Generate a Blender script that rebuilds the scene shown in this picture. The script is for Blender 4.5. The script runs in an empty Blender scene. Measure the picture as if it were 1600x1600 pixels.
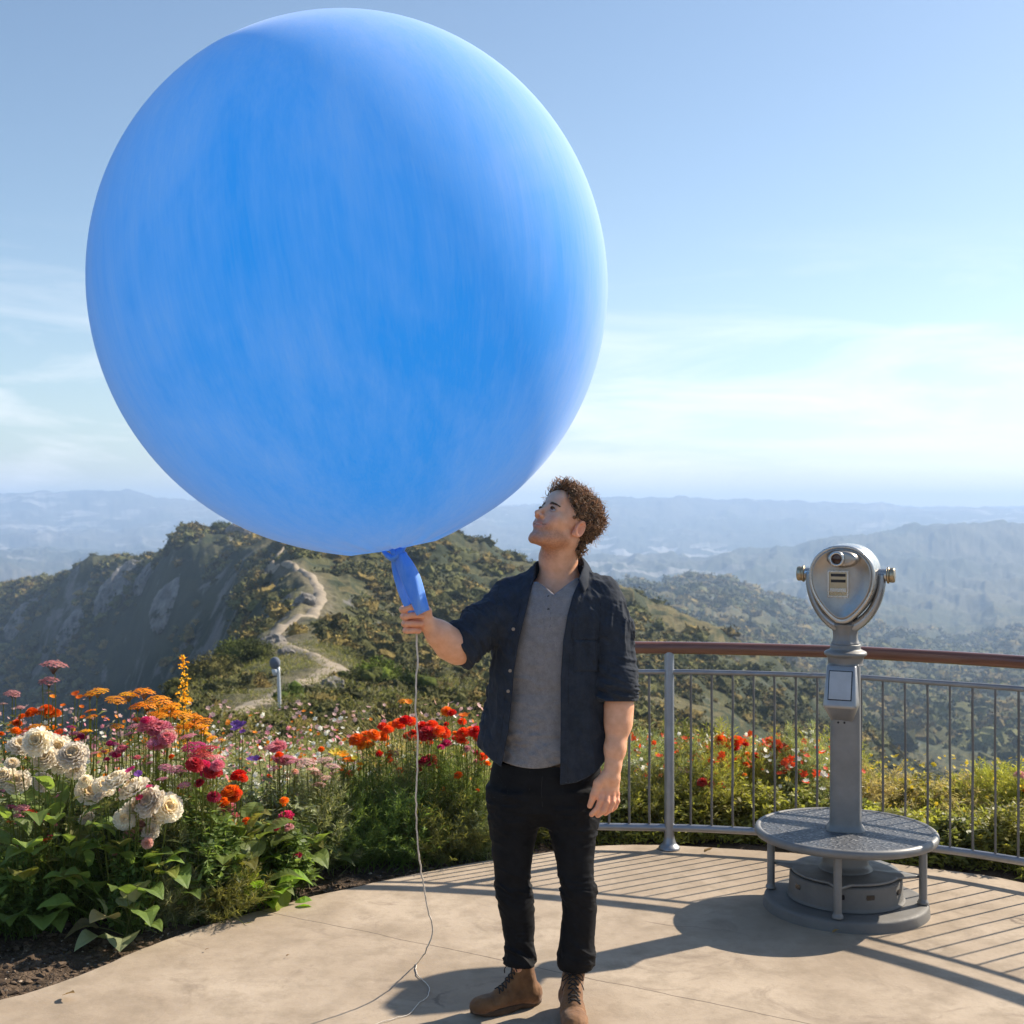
import bpy, math, random
import numpy as np
from mathutils import Vector, Matrix
R = math.radians
random.seed(7)
scene = bpy.context.scene
COL = scene.collection

# ------------------------------------------------------------------ camera, sky, sun, exposure
CAMZ, FPX = 1.65, 1950.0
cam_d = bpy.data.cameras.new("camera"); cam = bpy.data.objects.new("camera", cam_d); COL.objects.link(cam)
cam.location = (0, 0, CAMZ); cam.rotation_euler = (R(90), 0, 0)
cam_d.sensor_width = 36; cam_d.lens = 36 * FPX / 1600
cam_d.clip_start = 0.05; cam_d.clip_end = 60000
cam_d.dof.use_dof = True; cam_d.dof.focus_distance = 4.3; cam_d.dof.aperture_fstop = 7.1
scene.camera = cam

SUN_EL, SUN_AZ = R(37), R(60)          # azimuth measured from +Y towards +X
world = bpy.data.worlds.new("World"); scene.world = world; world.use_nodes = True
nt = world.node_tree; nt.nodes.clear()
w_out = nt.nodes.new('ShaderNodeOutputWorld'); w_bg = nt.nodes.new('ShaderNodeBackground')
sky = nt.nodes.new('ShaderNodeTexSky'); sky.sky_type = 'NISHITA'; sky.sun_disc = False
sky.sun_elevation = SUN_EL; sky.sun_rotation = SUN_AZ
sky.air_density = 1.0; sky.dust_density = 0.7; sky.ozone_density = 0.9; sky.altitude = 300
w_bg.inputs[1].default_value = 0.090
# thin high cloud streaks, laid out by sky direction
tc = nt.nodes.new('ShaderNodeTexCoord')
sep = nt.nodes.new('ShaderNodeSeparateXYZ'); nt.links.new(tc.outputs['Generated'], sep.inputs[0])
mp = nt.nodes.new('ShaderNodeMapping'); mp.inputs['Scale'].default_value = (3.2, 3.2, 17)
mp.inputs['Rotation'].default_value = (0, R(9), 0)
nt.links.new(tc.outputs['Generated'], mp.inputs[0])
ns = nt.nodes.new('ShaderNodeTexNoise'); ns.inputs['Scale'].default_value = 1.5; ns.inputs['Detail'].default_value = 9
ns.inputs['Roughness'].default_value = 0.6; ns.inputs['Distortion'].default_value = 0.5
nt.links.new(mp.outputs[0], ns.inputs['Vector'])
cr = nt.nodes.new('ShaderNodeMapRange'); cr.inputs[1].default_value = 0.44; cr.inputs[2].default_value = 0.78
nt.links.new(ns.outputs[0], cr.inputs[0])
band = nt.nodes.new('ShaderNodeMapRange'); band.inputs[1].default_value = 0.22; band.inputs[2].default_value = 0.03
nt.links.new(sep.outputs['Z'], band.inputs[0])
mul = nt.nodes.new('ShaderNodeMath'); mul.operation = 'MULTIPLY'
nt.links.new(cr.outputs[0], mul.inputs[0]); nt.links.new(band.outputs[0], mul.inputs[1])
mul2 = nt.nodes.new('ShaderNodeMath'); mul2.operation = 'MULTIPLY'; mul2.inputs[1].default_value = 1.0
nt.links.new(mul.outputs[0], mul2.inputs[0])
cmix = nt.nodes.new('ShaderNodeMix'); cmix.data_type = 'RGBA'
cmix.inputs[7].default_value = (10.5, 9.7, 9.4, 1)
nt.links.new(mul2.outputs[0], cmix.inputs[0]); nt.links.new(sky.outputs[0], cmix.inputs[6])
grade = nt.nodes.new('ShaderNodeMix'); grade.data_type = 'RGBA'; grade.blend_type = 'MULTIPLY'; grade.inputs[0].default_value = 1.0
grade.inputs[7].default_value = (.955, .985, .985, 1); nt.links.new(cmix.outputs[2], grade.inputs[6])
nt.links.new(grade.outputs[2], w_bg.inputs[0]); nt.links.new(w_bg.outputs[0], w_out.inputs[0])

sun_d = bpy.data.lights.new("sun", 'SUN'); sun_d.energy = 4.8; sun_d.angle = R(0.6); sun_d.color = (1.0, 0.90, 0.76)
sun = bpy.data.objects.new("sun", sun_d); COL.objects.link(sun)
SUNV = Vector((math.cos(SUN_EL) * math.sin(SUN_AZ), math.cos(SUN_EL) * math.cos(SUN_AZ), math.sin(SUN_EL)))
sun.rotation_euler = SUNV.to_track_quat('Z', 'Y').to_euler()
scene.view_settings.view_transform = 'Standard'; scene.view_settings.look = 'None'
scene.view_settings.exposure = 0.82; scene.view_settings.gamma = 1
scene.cycles.use_denoising = True
scene.cycles.max_bounces = 8; scene.cycles.diffuse_bounces = 4; scene.cycles.volume_bounces = 1
scene.cycles.transparent_max_bounces = 8
scene.cycles.sample_clamp_indirect = 6

# ------------------------------------------------------------------ helpers
def tag(o, label=None, cat=None, group=None, kind=None):
    if label: o["label"] = label
    if cat: o["category"] = cat
    if group: o["group"] = group
    if kind: o["kind"] = kind
    return o
def empty(name, loc, label=None, cat=None, group=None):
    o = bpy.data.objects.new(name, None); COL.objects.link(o); o.location = loc
    o.empty_display_size = 0.05
    return tag(o, label, cat, group)
def put(o, parent):
    """parent keeping world placement"""
    o.parent = parent
    m = Matrix.Translation(-parent.location) if parent.parent is None else None
    if m is not None and parent.type == 'EMPTY': o.location = o.location - parent.location
    return o
def W(px, py, Y):
    return Vector(((px - 800) / FPX * Y, Y, CAMZ - (py - 800) / FPX * Y))
def npW(px, py, Y):
    return np.array([(px - 800) / FPX * Y, Y, CAMZ - (py - 800) / FPX * Y])
def mesh_np(name, V, F, mat=None, smooth=True, cols=None, parent=None):
    """V (n,3); F list of (m,k) int arrays; cols (n,3)"""
    V = np.asarray(V, dtype=np.float32); F = [np.asarray(f, dtype=np.int32) for f in F if len(f)]
    me = bpy.data.meshes.new(name)
    me.vertices.add(len(V)); me.vertices.foreach_set('co', V.ravel())
    nl = sum(f.size for f in F); npol = sum(len(f) for f in F)
    me.loops.add(nl); me.polygons.add(npol)
    me.loops.foreach_set('vertex_index', np.concatenate([f.ravel() for f in F]))
    tot = np.concatenate([np.full(len(f), f.shape[1], np.int32) for f in F])
    st = np.concatenate([[0], np.cumsum(tot)[:-1]]).astype(np.int32)
    me.polygons.foreach_set('loop_start', st)
    try: me.polygons.foreach_set('loop_total', tot)
    except Exception: pass
    me.polygons.foreach_set('use_smooth', np.full(npol, smooth, dtype=bool))
    if cols is not None:
        a = me.color_attributes.new('tint', 'FLOAT_COLOR', 'POINT')
        c = np.ones((len(V), 4), np.float32); c[:, :3] = cols
        a.data.foreach_set('color', c.ravel())
    me.update(calc_edges=True); me.validate()
    if mat: me.materials.append(mat)
    o = bpy.data.objects.new(name, me); COL.objects.link(o)
    if parent: o.parent = parent
    return o
class MB:
    """collects pieces into one mesh (world or local coordinates)"""
    def __init__(s): s.V = []; s.F = {}; s.n = 0; s.C = []
    def add(s, V, F, col=None):
        V = np.asarray(V, float).reshape(-1, 3)
        if not isinstance(F, list): F = [F]
        for f in F:
            f = np.asarray(f, int)
            if f.size: s.F.setdefault(f.shape[1], []).append(f + s.n)
        s.V.append(V); s.n += len(V)
        c = np.ones((len(V), 3)) if col is None else np.broadcast_to(np.asarray(col, float), (len(V), 3))
        s.C.append(c); return s
    def build(s, name, mat, parent=None, smooth=True, origin=None, colors=False):
        V = np.concatenate(s.V)
        if origin is not None: V = V - np.asarray(origin, float)
        o = mesh_np(name, V, [np.concatenate(f) for f in s.F.values()], mat, smooth, np.concatenate(s.C) if colors else None)
        if parent is not None: o.parent = parent
        return o
def frame_along(P):
    P = np.asarray(P, float); n = len(P)
    T = np.gradient(P, axis=0); T /= np.linalg.norm(T, axis=1)[:, None] + 1e-12
    up = np.array([0, 0, 1.0]) if abs(T[0][2]) < 0.9 else np.array([1.0, 0, 0])
    A = np.zeros_like(P); a = np.cross(up, T[0]); a /= np.linalg.norm(a)
    for i in range(n):
        a = a - T[i] * a.dot(T[i]); a /= np.linalg.norm(a) + 1e-12; A[i] = a
    return T, A, np.cross(T, A)
def tube(P, r, seg=10, cap=True, flat=1.0):
    P = np.asarray(P, float); n = len(P); r = np.broadcast_to(np.asarray(r, float), (n,))
    T, A, B = frame_along(P)
    t = np.arange(seg) * 2 * math.pi / seg
    V = (P[:, None] + r[:, None, None] * (np.cos(t)[None, :, None] * A[:, None] + flat * np.sin(t)[None, :, None] * B[:, None])).reshape(-1, 3)
    i, j = np.meshgrid(np.arange(n - 1), np.arange(seg), indexing='ij'); j2 = (j + 1) % seg
    F = [np.stack([i * seg + j, i * seg + j2, (i + 1) * seg + j2, (i + 1) * seg + j], -1).reshape(-1, 4)]
    if cap:
        k = len(V); V = np.vstack([V, P[0], P[-1]]); jj = np.arange(seg); j3 = (jj + 1) % seg
        F.append(np.stack([np.full(seg, k), j3, jj], 1)); F.append(np.stack([np.full(seg, k + 1), (n - 1) * seg + jj, (n - 1) * seg + j3], 1))
    return V, F
def lathe(prof, seg=48, center=(0, 0, 0), radfun=None):
    """prof [(r,z)...] from top to bottom or reverse"""
    prof = np.asarray(prof, float); n = len(prof); t = np.arange(seg) * 2 * math.pi / seg
    rr = np.repeat(prof[:, :1], seg, 1)
    if radfun is not None: rr = rr * radfun(t)[None]
    V = np.stack([rr * np.cos(t), rr * np.sin(t), np.repeat(prof[:, 1:], seg, 1)], -1).reshape(-1, 3) + np.asarray(center, float)
    i, j = np.meshgrid(np.arange(n - 1), np.arange(seg), indexing='ij'); j2 = (j + 1) % seg
    F = [np.stack([i * seg + j, i * seg + j2, (i + 1) * seg + j2, (i + 1) * seg + j], -1).reshape(-1, 4)]
    return V, F
def round_prof(pts, r=0.003, n=3):
    """polyline with rounded corners"""
    out = [pts[0]]
    for k in range(1, len(pts) - 1):
        p = np.array(pts[k], float); a = np.array(pts[k - 1], float) - p; b = np.array(pts[k + 1], float) - p
        la, lb = np.linalg.norm(a), np.linalg.norm(b); q = min(r, la * .45, lb * .45)
        A, B = p + a / la * q, p + b / lb * q
        for s in np.linspace(0, 1, n + 1): out.append(tuple((1 - s) ** 2 * A + 2 * s * (1 - s) * p + s * s * B))
    out.append(pts[-1]); return out
def spline(pts, n=60):
    """Catmull-Rom through points, resampled uniformly by length"""
    P = np.asarray(pts, float); Q = np.vstack([2 * P[0] - P[1], P, 2 * P[-1] - P[-2]]); out = []
    for i in range(1, len(Q) - 2):
        t = np.linspace(0, 1, 16, endpoint=False)[:, None]
        a, b, c, d = Q[i - 1], Q[i], Q[i + 1], Q[i + 2]
        out.append(.5 * (2 * b + (c - a) * t + (2 * a - 5 * b + 4 * c - d) * t ** 2 + (3 * b - a - 3 * c + d) * t ** 3))
    out = np.vstack(out + [P[-1:]]); L = np.concatenate([[0], np.cumsum(np.linalg.norm(np.diff(out, axis=0), axis=1))])
    s = np.linspace(0, L[-1], n)
    return np.stack([np.interp(s, L, out[:, k]) for k in range(out.shape[1])], 1)
# numpy value noise -----------------------------------------------------------
_rs = np.random.RandomState(3); _perm = _rs.permutation(256); _perm = np.concatenate([_perm, _perm]).astype(np.int64)
_val = _rs.rand(256) * 2 - 1
def vnoise(p):
    p = np.asarray(p, float); i = np.floor(p).astype(np.int64); f = p - i; f = f * f * f * (f * (f * 6 - 15) + 10); i &= 255
    x, y, z = i[..., 0], i[..., 1], i[..., 2]; u, v, w = f[..., 0], f[..., 1], f[..., 2]
    def h(a, b, c): return _val[_perm[_perm[_perm[a & 255] + (b & 255)] + (c & 255)]]
    def L(a, b, t): return a + (b - a) * t
    return L(L(L(h(x, y, z), h(x + 1, y, z), u), L(h(x, y + 1, z), h(x + 1, y + 1, z), u), v),
             L(L(h(x, y, z + 1), h(x + 1, y, z + 1), u), L(h(x, y + 1, z + 1), h(x + 1, y + 1, z + 1), u), v), w)
def fbm(p, oct=5, gain=.5, ridged=False):
    p = np.asarray(p, float); s = 0; a = 1; t = 0
    for k in range(oct):
        n = vnoise(p * 2.03 ** k + 17.3 * k); n = (1 - 2 * np.abs(n)) if ridged else n
        s = s + a * n; t += a; a *= gain
    return s / t
# materials -------------------------------------------------------------------
def new_mat(name):
    m = bpy.data.materials.new(name); m.use_nodes = True; m.node_tree.nodes.clear()
    return m, m.node_tree
class NG:
    def __init__(s, name):
        s.m, s.t = new_mat(name); s.out = s.n('ShaderNodeOutputMaterial')
    def n(s, ty, **kw):
        x = s.t.nodes.new(ty)
        for k, v in kw.items():
            if k in ('sock',): continue
            setattr(x, k, v)
        return x
    def l(s, a, b): s.t.links.new(a, b)
    def val(s, node, idx, v):
        if hasattr(v, 'is_output') or hasattr(v, 'links'): s.l(v, node.inputs[idx])
        else: node.inputs[idx].default_value = v
    def noise(s, scale, detail=5, rough=.55, vec=None, dist=0, stretch=None):
        if vec is None: vec = s.coord()
        if stretch:
            mpn = s.n('ShaderNodeMapping'); mpn.inputs['Scale'].default_value = stretch; s.l(vec, mpn.inputs[0]); vec = mpn.outputs[0]
        x = s.n('ShaderNodeTexNoise'); s.l(vec, x.inputs['Vector']); x.inputs['Scale'].default_value = scale
        x.inputs['Detail'].default_value = detail; x.inputs['Roughness'].default_value = rough; x.inputs['Distortion'].default_value = dist
        return x.outputs[0]
    def coord(s):
        if not hasattr(s, '_g'): s._g = s.n('ShaderNodeTexCoord').outputs['Object']
        return s._g
    def rng(s, v, a, b, c=0., d=1.):
        x = s.n('ShaderNodeMapRange'); s.l(v, x.inputs[0])
        for i, q in enumerate((a, b, c, d)): x.inputs[i + 1].default_value = q
        return x.outputs[0]
    def math(s, op, a, b=0.):
        x = s.n('ShaderNodeMath', operation=op); s.val(x, 0, a); s.val(x, 1, b); return x.outputs[0]
    def mix(s, f, a, b, mode='MIX'):
        x = s.n('ShaderNodeMix', data_type='RGBA', blend_type=mode)
        s.val(x, 0, f)
        for i, q in ((6, a), (7, b)):
            if hasattr(q, 'links'): s.l(q, x.inputs[i])
            else: x.inputs[i].default_value = (*q, 1) if len(q) == 3 else q
        return x.outputs[2]
    def attr(s, name='tint'):
        x = s.n('ShaderNodeAttribute', attribute_name=name); return x.outputs['Color']
    def bump(s, h, strength=.3, dist=.01, prev=None):
        x = s.n('ShaderNodeBump'); s.l(h, x.inputs['Height']); x.inputs['Strength'].default_value = strength; x.inputs['Distance'].default_value = dist
        if prev is not None: s.l(prev, x.inputs['Normal'])
        return x.outputs[0]
    def bsdf(s, color, rough=.6, metal=0., nrm=None, spec=.5, **kw):
        b = s.n('ShaderNodeBsdfPrincipled')
        if hasattr(color, 'links'): s.l(color, b.inputs['Base Color'])
        else: b.inputs['Base Color'].default_value = (*color, 1)
        s.val(b, 'Roughness', rough); s.val(b, 'Metallic', metal); b.inputs['Specular IOR Level'].default_value = spec
        if nrm is not None: s.l(nrm, b.inputs['Normal'])
        for k, v in kw.items(): s.val(b, k.replace('_', ' '), v)
        return b
    def done(s, sh): s.l(sh.outputs[0] if hasattr(sh, 'outputs') else sh, s.out.inputs[0]); return s.m
def simple(name, color, rough=.6, metal=0, var=.15, scale=20, bumps=.1, bscale=60, bdist=.002):
    g = NG(name); nz = g.noise(scale, 4)
    c = g.mix(g.rng(nz, .3, .7), tuple(x * (1 - var) for x in color), tuple(min(1, x * (1 + var)) for x in color))
    nb = g.bump(g.noise(bscale, 5), bumps, bdist)
    return g.done(g.bsdf(c, rough, metal, nb))
def leafmat(name, color, trans=.35, var=.35, rough=.5, tcol=None):
    g = NG(name); c0 = g.attr(); oi = g.n('ShaderNodeObjectInfo')
    hv = g.n('ShaderNodeHueSaturation'); hv.inputs['Color'].default_value = (*color, 1)
    g.l(g.rng(oi.outputs['Random'], 0, 1, .485, .515), hv.inputs['Hue']); g.l(g.rng(oi.outputs['Random'], 0, 1, .85, 1.15), hv.inputs['Value'])
    c = g.mix(1.0, hv.outputs[0], c0, 'MULTIPLY')
    b = g.bsdf(c, rough, spec=.35); t = g.n('ShaderNodeBsdfTranslucent')
    tc_ = g.mix(1.0, c, tcol or (1.25, 1.3, .7), 'MULTIPLY'); g.l(tc_, t.inputs[0])
    mx = g.n('ShaderNodeMixShader'); mx.inputs[0].default_value = trans; g.l(b.outputs[0], mx.inputs[1]); g.l(t.outputs[0], mx.inputs[2])
    return g.done(mx.outputs[0])
HAZE_D = 0.00028
BCX, BCY, BR = 552, 453, .813
BALL_A, BALL_B = (.065, .48, 1.0), (.31, .58, 1.0)
BALL_TA, BALL_TB = (.13, .58, 1.0), (.42, .70, 1.0)
BALL_T = .66
# ------------------------------------------------------------------ terrain height model (plan position -> height)
PLAT = spline([(-9, -3), (-6.5, .3), (-4.2, 2.35), (-2.75, 3.58), (-1.74, 4.23), (-1.27, 4.95 - .02), (-.68, 5.52), (-.12, 5.92), (.47, 6.19), (.94, 6.16),
               (1.45, 6.02), (2.0, 5.76), (2.4, 5.47), (2.9, 4.98), (3.3, 4.4), (3.62, 3.6), (3.75, 2.4), (3.7, 0), (3.4, -3)], 160)
PLATPOLY = PLAT
def in_poly(x, y, P):
    x = np.asarray(x); y = np.asarray(y); c = np.zeros(x.shape, bool); n = len(P)
    for i in range(n):
        a, b = P[i], P[(i + 1) % n]
        m = ((a[1] > y) != (b[1] > y)); d = (b[1] - a[1]) or 1e-9
        c ^= m & (x < (b[0] - a[0]) * (y - a[1]) / d + a[0])
    return c
YR = np.array([1, 7, 10, 20, 35, 60, 100, 150, 200, 250, 300, 350, 400, 450, 500, 560, 700, 1000, 1300, 1800, 2600, 4000, 5200, 6500, 8500, 11000, 13500, 16000, 24000.])
CU = np.array([-500, 0, 150, 300, 400, 480, 600, 700, 800, 950, 1100, 1200, 1350, 1500, 1700, 2300.])
def colv(d):
    k = sorted(d); return np.interp(np.log(YR), np.log(k), [d[q] for q in k])
far_l = {1000: 1010, 1300: 1000, 1800: 960, 2600: 925, 4000: 888, 5200: 865, 6500: 862, 8500: 832, 11000: 812}
def prof(base, **kw): 
    d = dict(base); d.update({int(k[1:]): v for k, v in kw.items()}); return d
TAB = [
 {1: 800, 7: 1262, 10: 1230, 20: 1225, 60: 1330, 200: 1330, 400: 1230, 500: 1050, 560: 940, 700: 1010, **far_l, 13500: 778, 16000: 792, 24000: 800},
 {1: 800, 7: 1262, 10: 1222, 20: 1215, 60: 1320, 200: 1320, 400: 1220, 450: 1150, 500: 1015, 560: 925, 700: 1000, **far_l, 13500: 776, 16000: 790, 24000: 800},
 {1: 800, 7: 1262, 10: 1215, 20: 1200, 60: 1290, 200: 1290, 350: 1210, 400: 1180, 450: 1000, 500: 880, 560: 915, 700: 980, **far_l, 13500: 768, 16000: 790, 24000: 800},
 {1: 800, 7: 1262, 10: 1205, 20: 1150, 35: 1110, 60: 1082, 100: 1180, 200: 1160, 300: 1080, 350: 950, 400: 824, 450: 850, 560: 940, 700: 980, **far_l, 13500: 778, 16000: 790, 24000: 800},
 {1: 800, 7: 1262, 10: 1205, 20: 1150, 35: 1098, 60: 1032, 100: 995, 150: 975, 200: 950, 250: 920, 300: 885, 350: 855, 400: 838, 450: 870, 700: 980, **far_l, 13500: 786, 16000: 790, 24000: 800},
 {1: 800, 7: 1262, 10: 1205, 20: 1145, 35: 1092, 60: 1024, 100: 962, 150: 918, 200: 892, 250: 868, 300: 850, 350: 842, 400: 846, 500: 900, 700: 980, **far_l, 13500: 788, 16000: 792, 24000: 800},
 {1: 800, 7: 1262, 10: 1205, 20: 1150, 35: 1105, 60: 1060, 100: 1005, 150: 950, 200: 905, 250: 862, 300: 838, 350: 850, 500: 920, 700: 980, **far_l, 13500: 788, 16000: 792, 24000: 800},
 {1: 800, 7: 1262, 10: 1205, 20: 1150, 35: 1112, 60: 1080, 100: 1035, 150: 980, 200: 925, 250: 868, 290: 843, 350: 870, 500: 930, 700: 980, **far_l, 13500: 790, 16000: 792, 24000: 800},
 {1: 800, 7: 1262, 10: 1205, 20: 1150, 35: 1120, 60: 1098, 100: 1062, 150: 1010, 200: 950, 250: 895, 280: 876, 350: 905, 500: 940, 700: 980, **far_l, 13500: 790, 16000: 792, 24000: 800},
 {1: 800, 7: 1262, 10: 1212, 20: 1170, 35: 1150, 60: 1132, 100: 1100, 150: 1055, 200: 990, 250: 932, 300: 960, 400: 980, 700: 975, 1000: 930, 1300: 918, 1800: 935, 2600: 925, 4000: 890, 5200: 870, 6500: 880, 8500: 840, 11000: 800, 13500: 780, 16000: 792, 24000: 800},
 {1: 800, 7: 1262, 10: 1225, 20: 1215, 35: 1200, 60: 1190, 100: 1160, 150: 1100, 200: 1035, 235: 995, 300: 1040, 400: 1050, 700: 1000, 1000: 940, 1300: 910, 1800: 935, 2600: 915, 4000: 885, 5200: 868, 6500: 880, 8500: 840, 11000: 805, 13500: 780, 16000: 792, 24000: 800},
 {1: 800, 7: 1262, 10: 1240, 20: 1290, 35: 1300, 60: 1280, 100: 1230, 150: 1160, 200: 1095, 230: 1050, 300: 1100, 400: 1085, 700: 1030, 1000: 965, 1300: 936, 1800: 955, 2600: 920, 4000: 880, 5200: 861, 6500: 880, 8500: 840, 11000: 806, 13500: 785, 16000: 792, 24000: 800},
 {1: 800, 7: 1262, 10: 1262, 20: 1360, 35: 1400, 60: 1380, 100: 1340, 150: 1270, 200: 1200, 250: 1150, 300: 1170, 400: 1150, 700: 1060, 1000: 1015, 1300: 985, 1800: 960, 2600: 915, 4000: 870, 5200: 836, 6500: 860, 8500: 840, 11000: 808, 13500: 787, 16000: 792, 24000: 800},
 {1: 800, 7: 1262, 10: 1280, 20: 1390, 35: 1450, 60: 1430, 100: 1400, 150: 1350, 200: 1300, 300: 1240, 400: 1190, 560: 1110, 700: 1090, 1000: 1040, 1300: 1010, 1800: 965, 2600: 915, 4000: 862, 5200: 820, 6500: 850, 8500: 835, 11000: 812, 13500: 797, 16000: 795, 24000: 800},
 {1: 800, 7: 1262, 10: 1300, 20: 1420, 35: 1450, 60: 1440, 100: 1410, 150: 1370, 200: 1320, 300: 1260, 400: 1200, 560: 1130, 700: 1090, 1000: 1030, 1300: 1000, 1800: 960, 2600: 910, 4000: 862, 5200: 820, 6500: 850, 8500: 830, 11000: 812, 13500: 792, 16000: 795, 24000: 800},
 {1: 800, 7: 1262, 10: 1300, 20: 1420, 35: 1450, 60: 1440, 100: 1410, 150: 1370, 200: 1320, 300: 1260, 400: 1200, 560: 1130, 700: 1090, 1000: 1030, 1300: 1000, 1800: 960, 2600: 910, 4000: 862, 5200: 830, 6500: 850, 8500: 830, 11000: 812, 13500: 790, 16000: 795, 24000: 800},
]
_rm = {1800: 1700, 2600: 2150, 4000: 2550, 5200: 3000, 6500: 3600, 8500: 4400, 11000: 5200, 13500: 6100, 16000: 7400}
TAB = [{_rm.get(k, k): v for k, v in d.items()} for d in TAB]
YF = np.exp(np.linspace(math.log(1), math.log(24000), 700))
CUF = np.linspace(-500, 2300, 561)
def pchip(x, y, xn):
    """monotone cubic so crests stay where they are"""
    h = np.diff(x); d = np.diff(y) / h; m = np.zeros(len(x))
    s = (d[:-1] * d[1:] > 0); w1 = 2 * h[1:] + h[:-1]; w2 = h[1:] + 2 * h[:-1]
    with np.errstate(divide='ignore', invalid='ignore'):
        mm = (w1 + w2) / (w1 / d[:-1] + w2 / d[1:])
    m[1:-1] = np.where(s, mm, 0); m[0] = d[0]; m[-1] = d[-1]
    i = np.clip(np.searchsorted(x, xn) - 1, 0, len(x) - 2); t = (xn - x[i]) / h[i]; t2, t3 = t * t, t ** 3
    return (2*t3 - 3*t2 + 1) * y[i] + (t3 - 2*t2 + t) * h[i] * m[i] + (-2*t3 + 3*t2) * y[i+1] + (t3 - t2) * h[i] * m[i+1]
_T = np.array([pchip(np.log(sorted(d)), np.array([d[q] for q in sorted(d)], float), np.log(YF)) for d in TAB])
_T = np.array([pchip(CU, _T[:, j], CUF) for j in range(len(YF))]).T        # [u, Y]
def smooth(a, b, x): t = np.clip((x - a) / (b - a), 0, 1); return t * t * (3 - 2 * t)
_pp = PLAT[::2]
def plat_dist(x, y):
    """signed distance to platform outline: <0 inside"""
    x = np.asarray(x, float); y = np.asarray(y, float); d = np.full(x.shape, 1e9)
    for i in range(len(_pp) - 1):
        a, b = _pp[i], _pp[i + 1]; ab = b - a
        t = np.clip(((x - a[0]) * ab[0] + (y - a[1]) * ab[1]) / ab.dot(ab), 0, 1)
        d = np.minimum(d, np.hypot(x - a[0] - t * ab[0], y - a[1] - t * ab[1]))
    return np.where(in_poly(x, y, PLATPOLY), -d, d)
def height(x, y):
    x = np.asarray(x, float); y = np.asarray(y, float)
    th = np.arctan2(x, y); r = np.hypot(x, y) + 1e-6; thc = np.clip(th, -.62, .62)
    Y = np.maximum(r * np.cos(thc), 1.0); u = 800 + FPX * np.tan(thc)
    fi = np.clip((u - CUF[0]) / (CUF[1] - CUF[0]), 0, len(CUF) - 1.001); fj = np.clip(np.log(Y) / math.log(24000) * (len(YF) - 1), 0, len(YF) - 1.001)
    i = fi.astype(int); j = fj.astype(int); a = fi - i; b = fj - j
    v = _T[i, j] * (1 - a) * (1 - b) + _T[i + 1, j] * a * (1 - b) + _T[i, j + 1] * (1 - a) * b + _T[i + 1, j + 1] * a * b
    z = CAMZ - (v - 800) / FPX * Y
    # erosion: self-similar relief, gullies running down the far faces
    L = np.log(Y)
    q = np.stack([th * 26, L * 9 + th * 4, np.zeros_like(th)], -1)
    n1 = fbm(q, 5, .5, ridged=True); n2 = fbm(q * 3.1 + 40, 5, .55)
    amp = np.interp(L, np.log([8, 20, 50, 150, 400, 700, 1300, 2200, 3000, 6100, 9000]), [0, .002, .004, .006, .0055, .012, .012, .011, .0080, .0055, .004])
    z = z + Y * amp * (n1 * .75 + n2 * .6 - .25)
    # true-scale ground roughness near the viewer
    p3 = np.stack([x, y, np.zeros_like(x)], -1)
    mid = smooth(110, 220, r) * smooth(1200, 700, r)
    z = z + mid * (fbm(p3 * .028 + 3, 4, .55, True) * 3.2 + fbm(p3 * .11 + 7, 3, .55, True) * 1.5)
    near = smooth(90, 30, r)
    rough = fbm(p3 * .35, 4) * .35 * smooth(9, 25, r) * near + fbm(p3 * 2.2 + 9, 4) * .05 * smooth(60, 20, r)
    z = z + rough
    # garden soil round the platform lies level with it, then falls away
    bed = -.03 + fbm(p3 * 5 + 3, 5) * .035
    pd = plat_dist(x, y) if r.size < 5e6 else None
    k = smooth(8.0, 6.6, r)
    k = np.maximum(k, smooth(1.6, .3, pd) * smooth(14, 9, r))
    z = z * (1 - k) + bed * k
    z = np.where(pd < -.03, -.16, z)
    return z
def H(x, y): return float(height(np.array([x]), np.array([y]))[0])

# trail up the ridge, as plan polyline
TRAIL = spline([((u - 800) / FPX * Y, Y) for u, Y in [(330, 26), (400, 35), (470, 43), (527, 52), (492, 59), (452, 66), (430, 78), (440, 90), (478, 100), (494, 112), (500, 130),
               (492, 150), (462, 178), (424, 212), (416, 240), (436, 262), (470, 300), (440, 350), (385, 392)]], 500)
def trail_dist(x, y):
    x = np.asarray(x, float); d = np.full(x.shape, 1e9); m = (np.hypot(x, y) < 460) & (np.hypot(x, y) > 20)
    xs, ys = x[m], np.asarray(y)[m]; dd = np.full(xs.shape, 1e9)
    for p in TRAIL[::4]: dd = np.minimum(dd, np.hypot(xs - p[0], ys - p[1]))
    d[m] = dd; return d

# polar grid
th = np.concatenate([np.linspace(-math.pi, -R(33), 60)[:-1], np.linspace(-R(33), -R(24), 60)[:-1], np.linspace(-R(24), R(24), 900), np.linspace(R(24), R(33), 60)[1:], np.linspace(R(33), math.pi, 60)[1:]])
rr = np.concatenate([[.3, 1, 2], np.exp(np.linspace(math.log(3.0), math.log(9), 190))[:-1], np.exp(np.linspace(math.log(9), math.log(30), 90))[:-1], np.exp(np.linspace(math.log(30), math.log(700), 340))[:-1], np.exp(np.linspace(math.log(700), math.log(9000), 280))])
TH, RR = np.meshgrid(th, rr, indexing='ij')
X, Y = RR * np.sin(TH), RR * np.cos(TH)
Z = height(X, Y)
n_t, n_r = X.shape
i, j = np.meshgrid(np.arange(n_t - 1), np.arange(n_r - 1), indexing='ij')
F = np.stack([i * n_r + j, i * n_r + j + 1, (i + 1) * n_r + j + 1, (i + 1) * n_r + j], -1).reshape(-1, 4)[:, ::-1]
rad = np.hypot(X, Y)
cols = np.zeros((X.size, 3)); 
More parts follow.
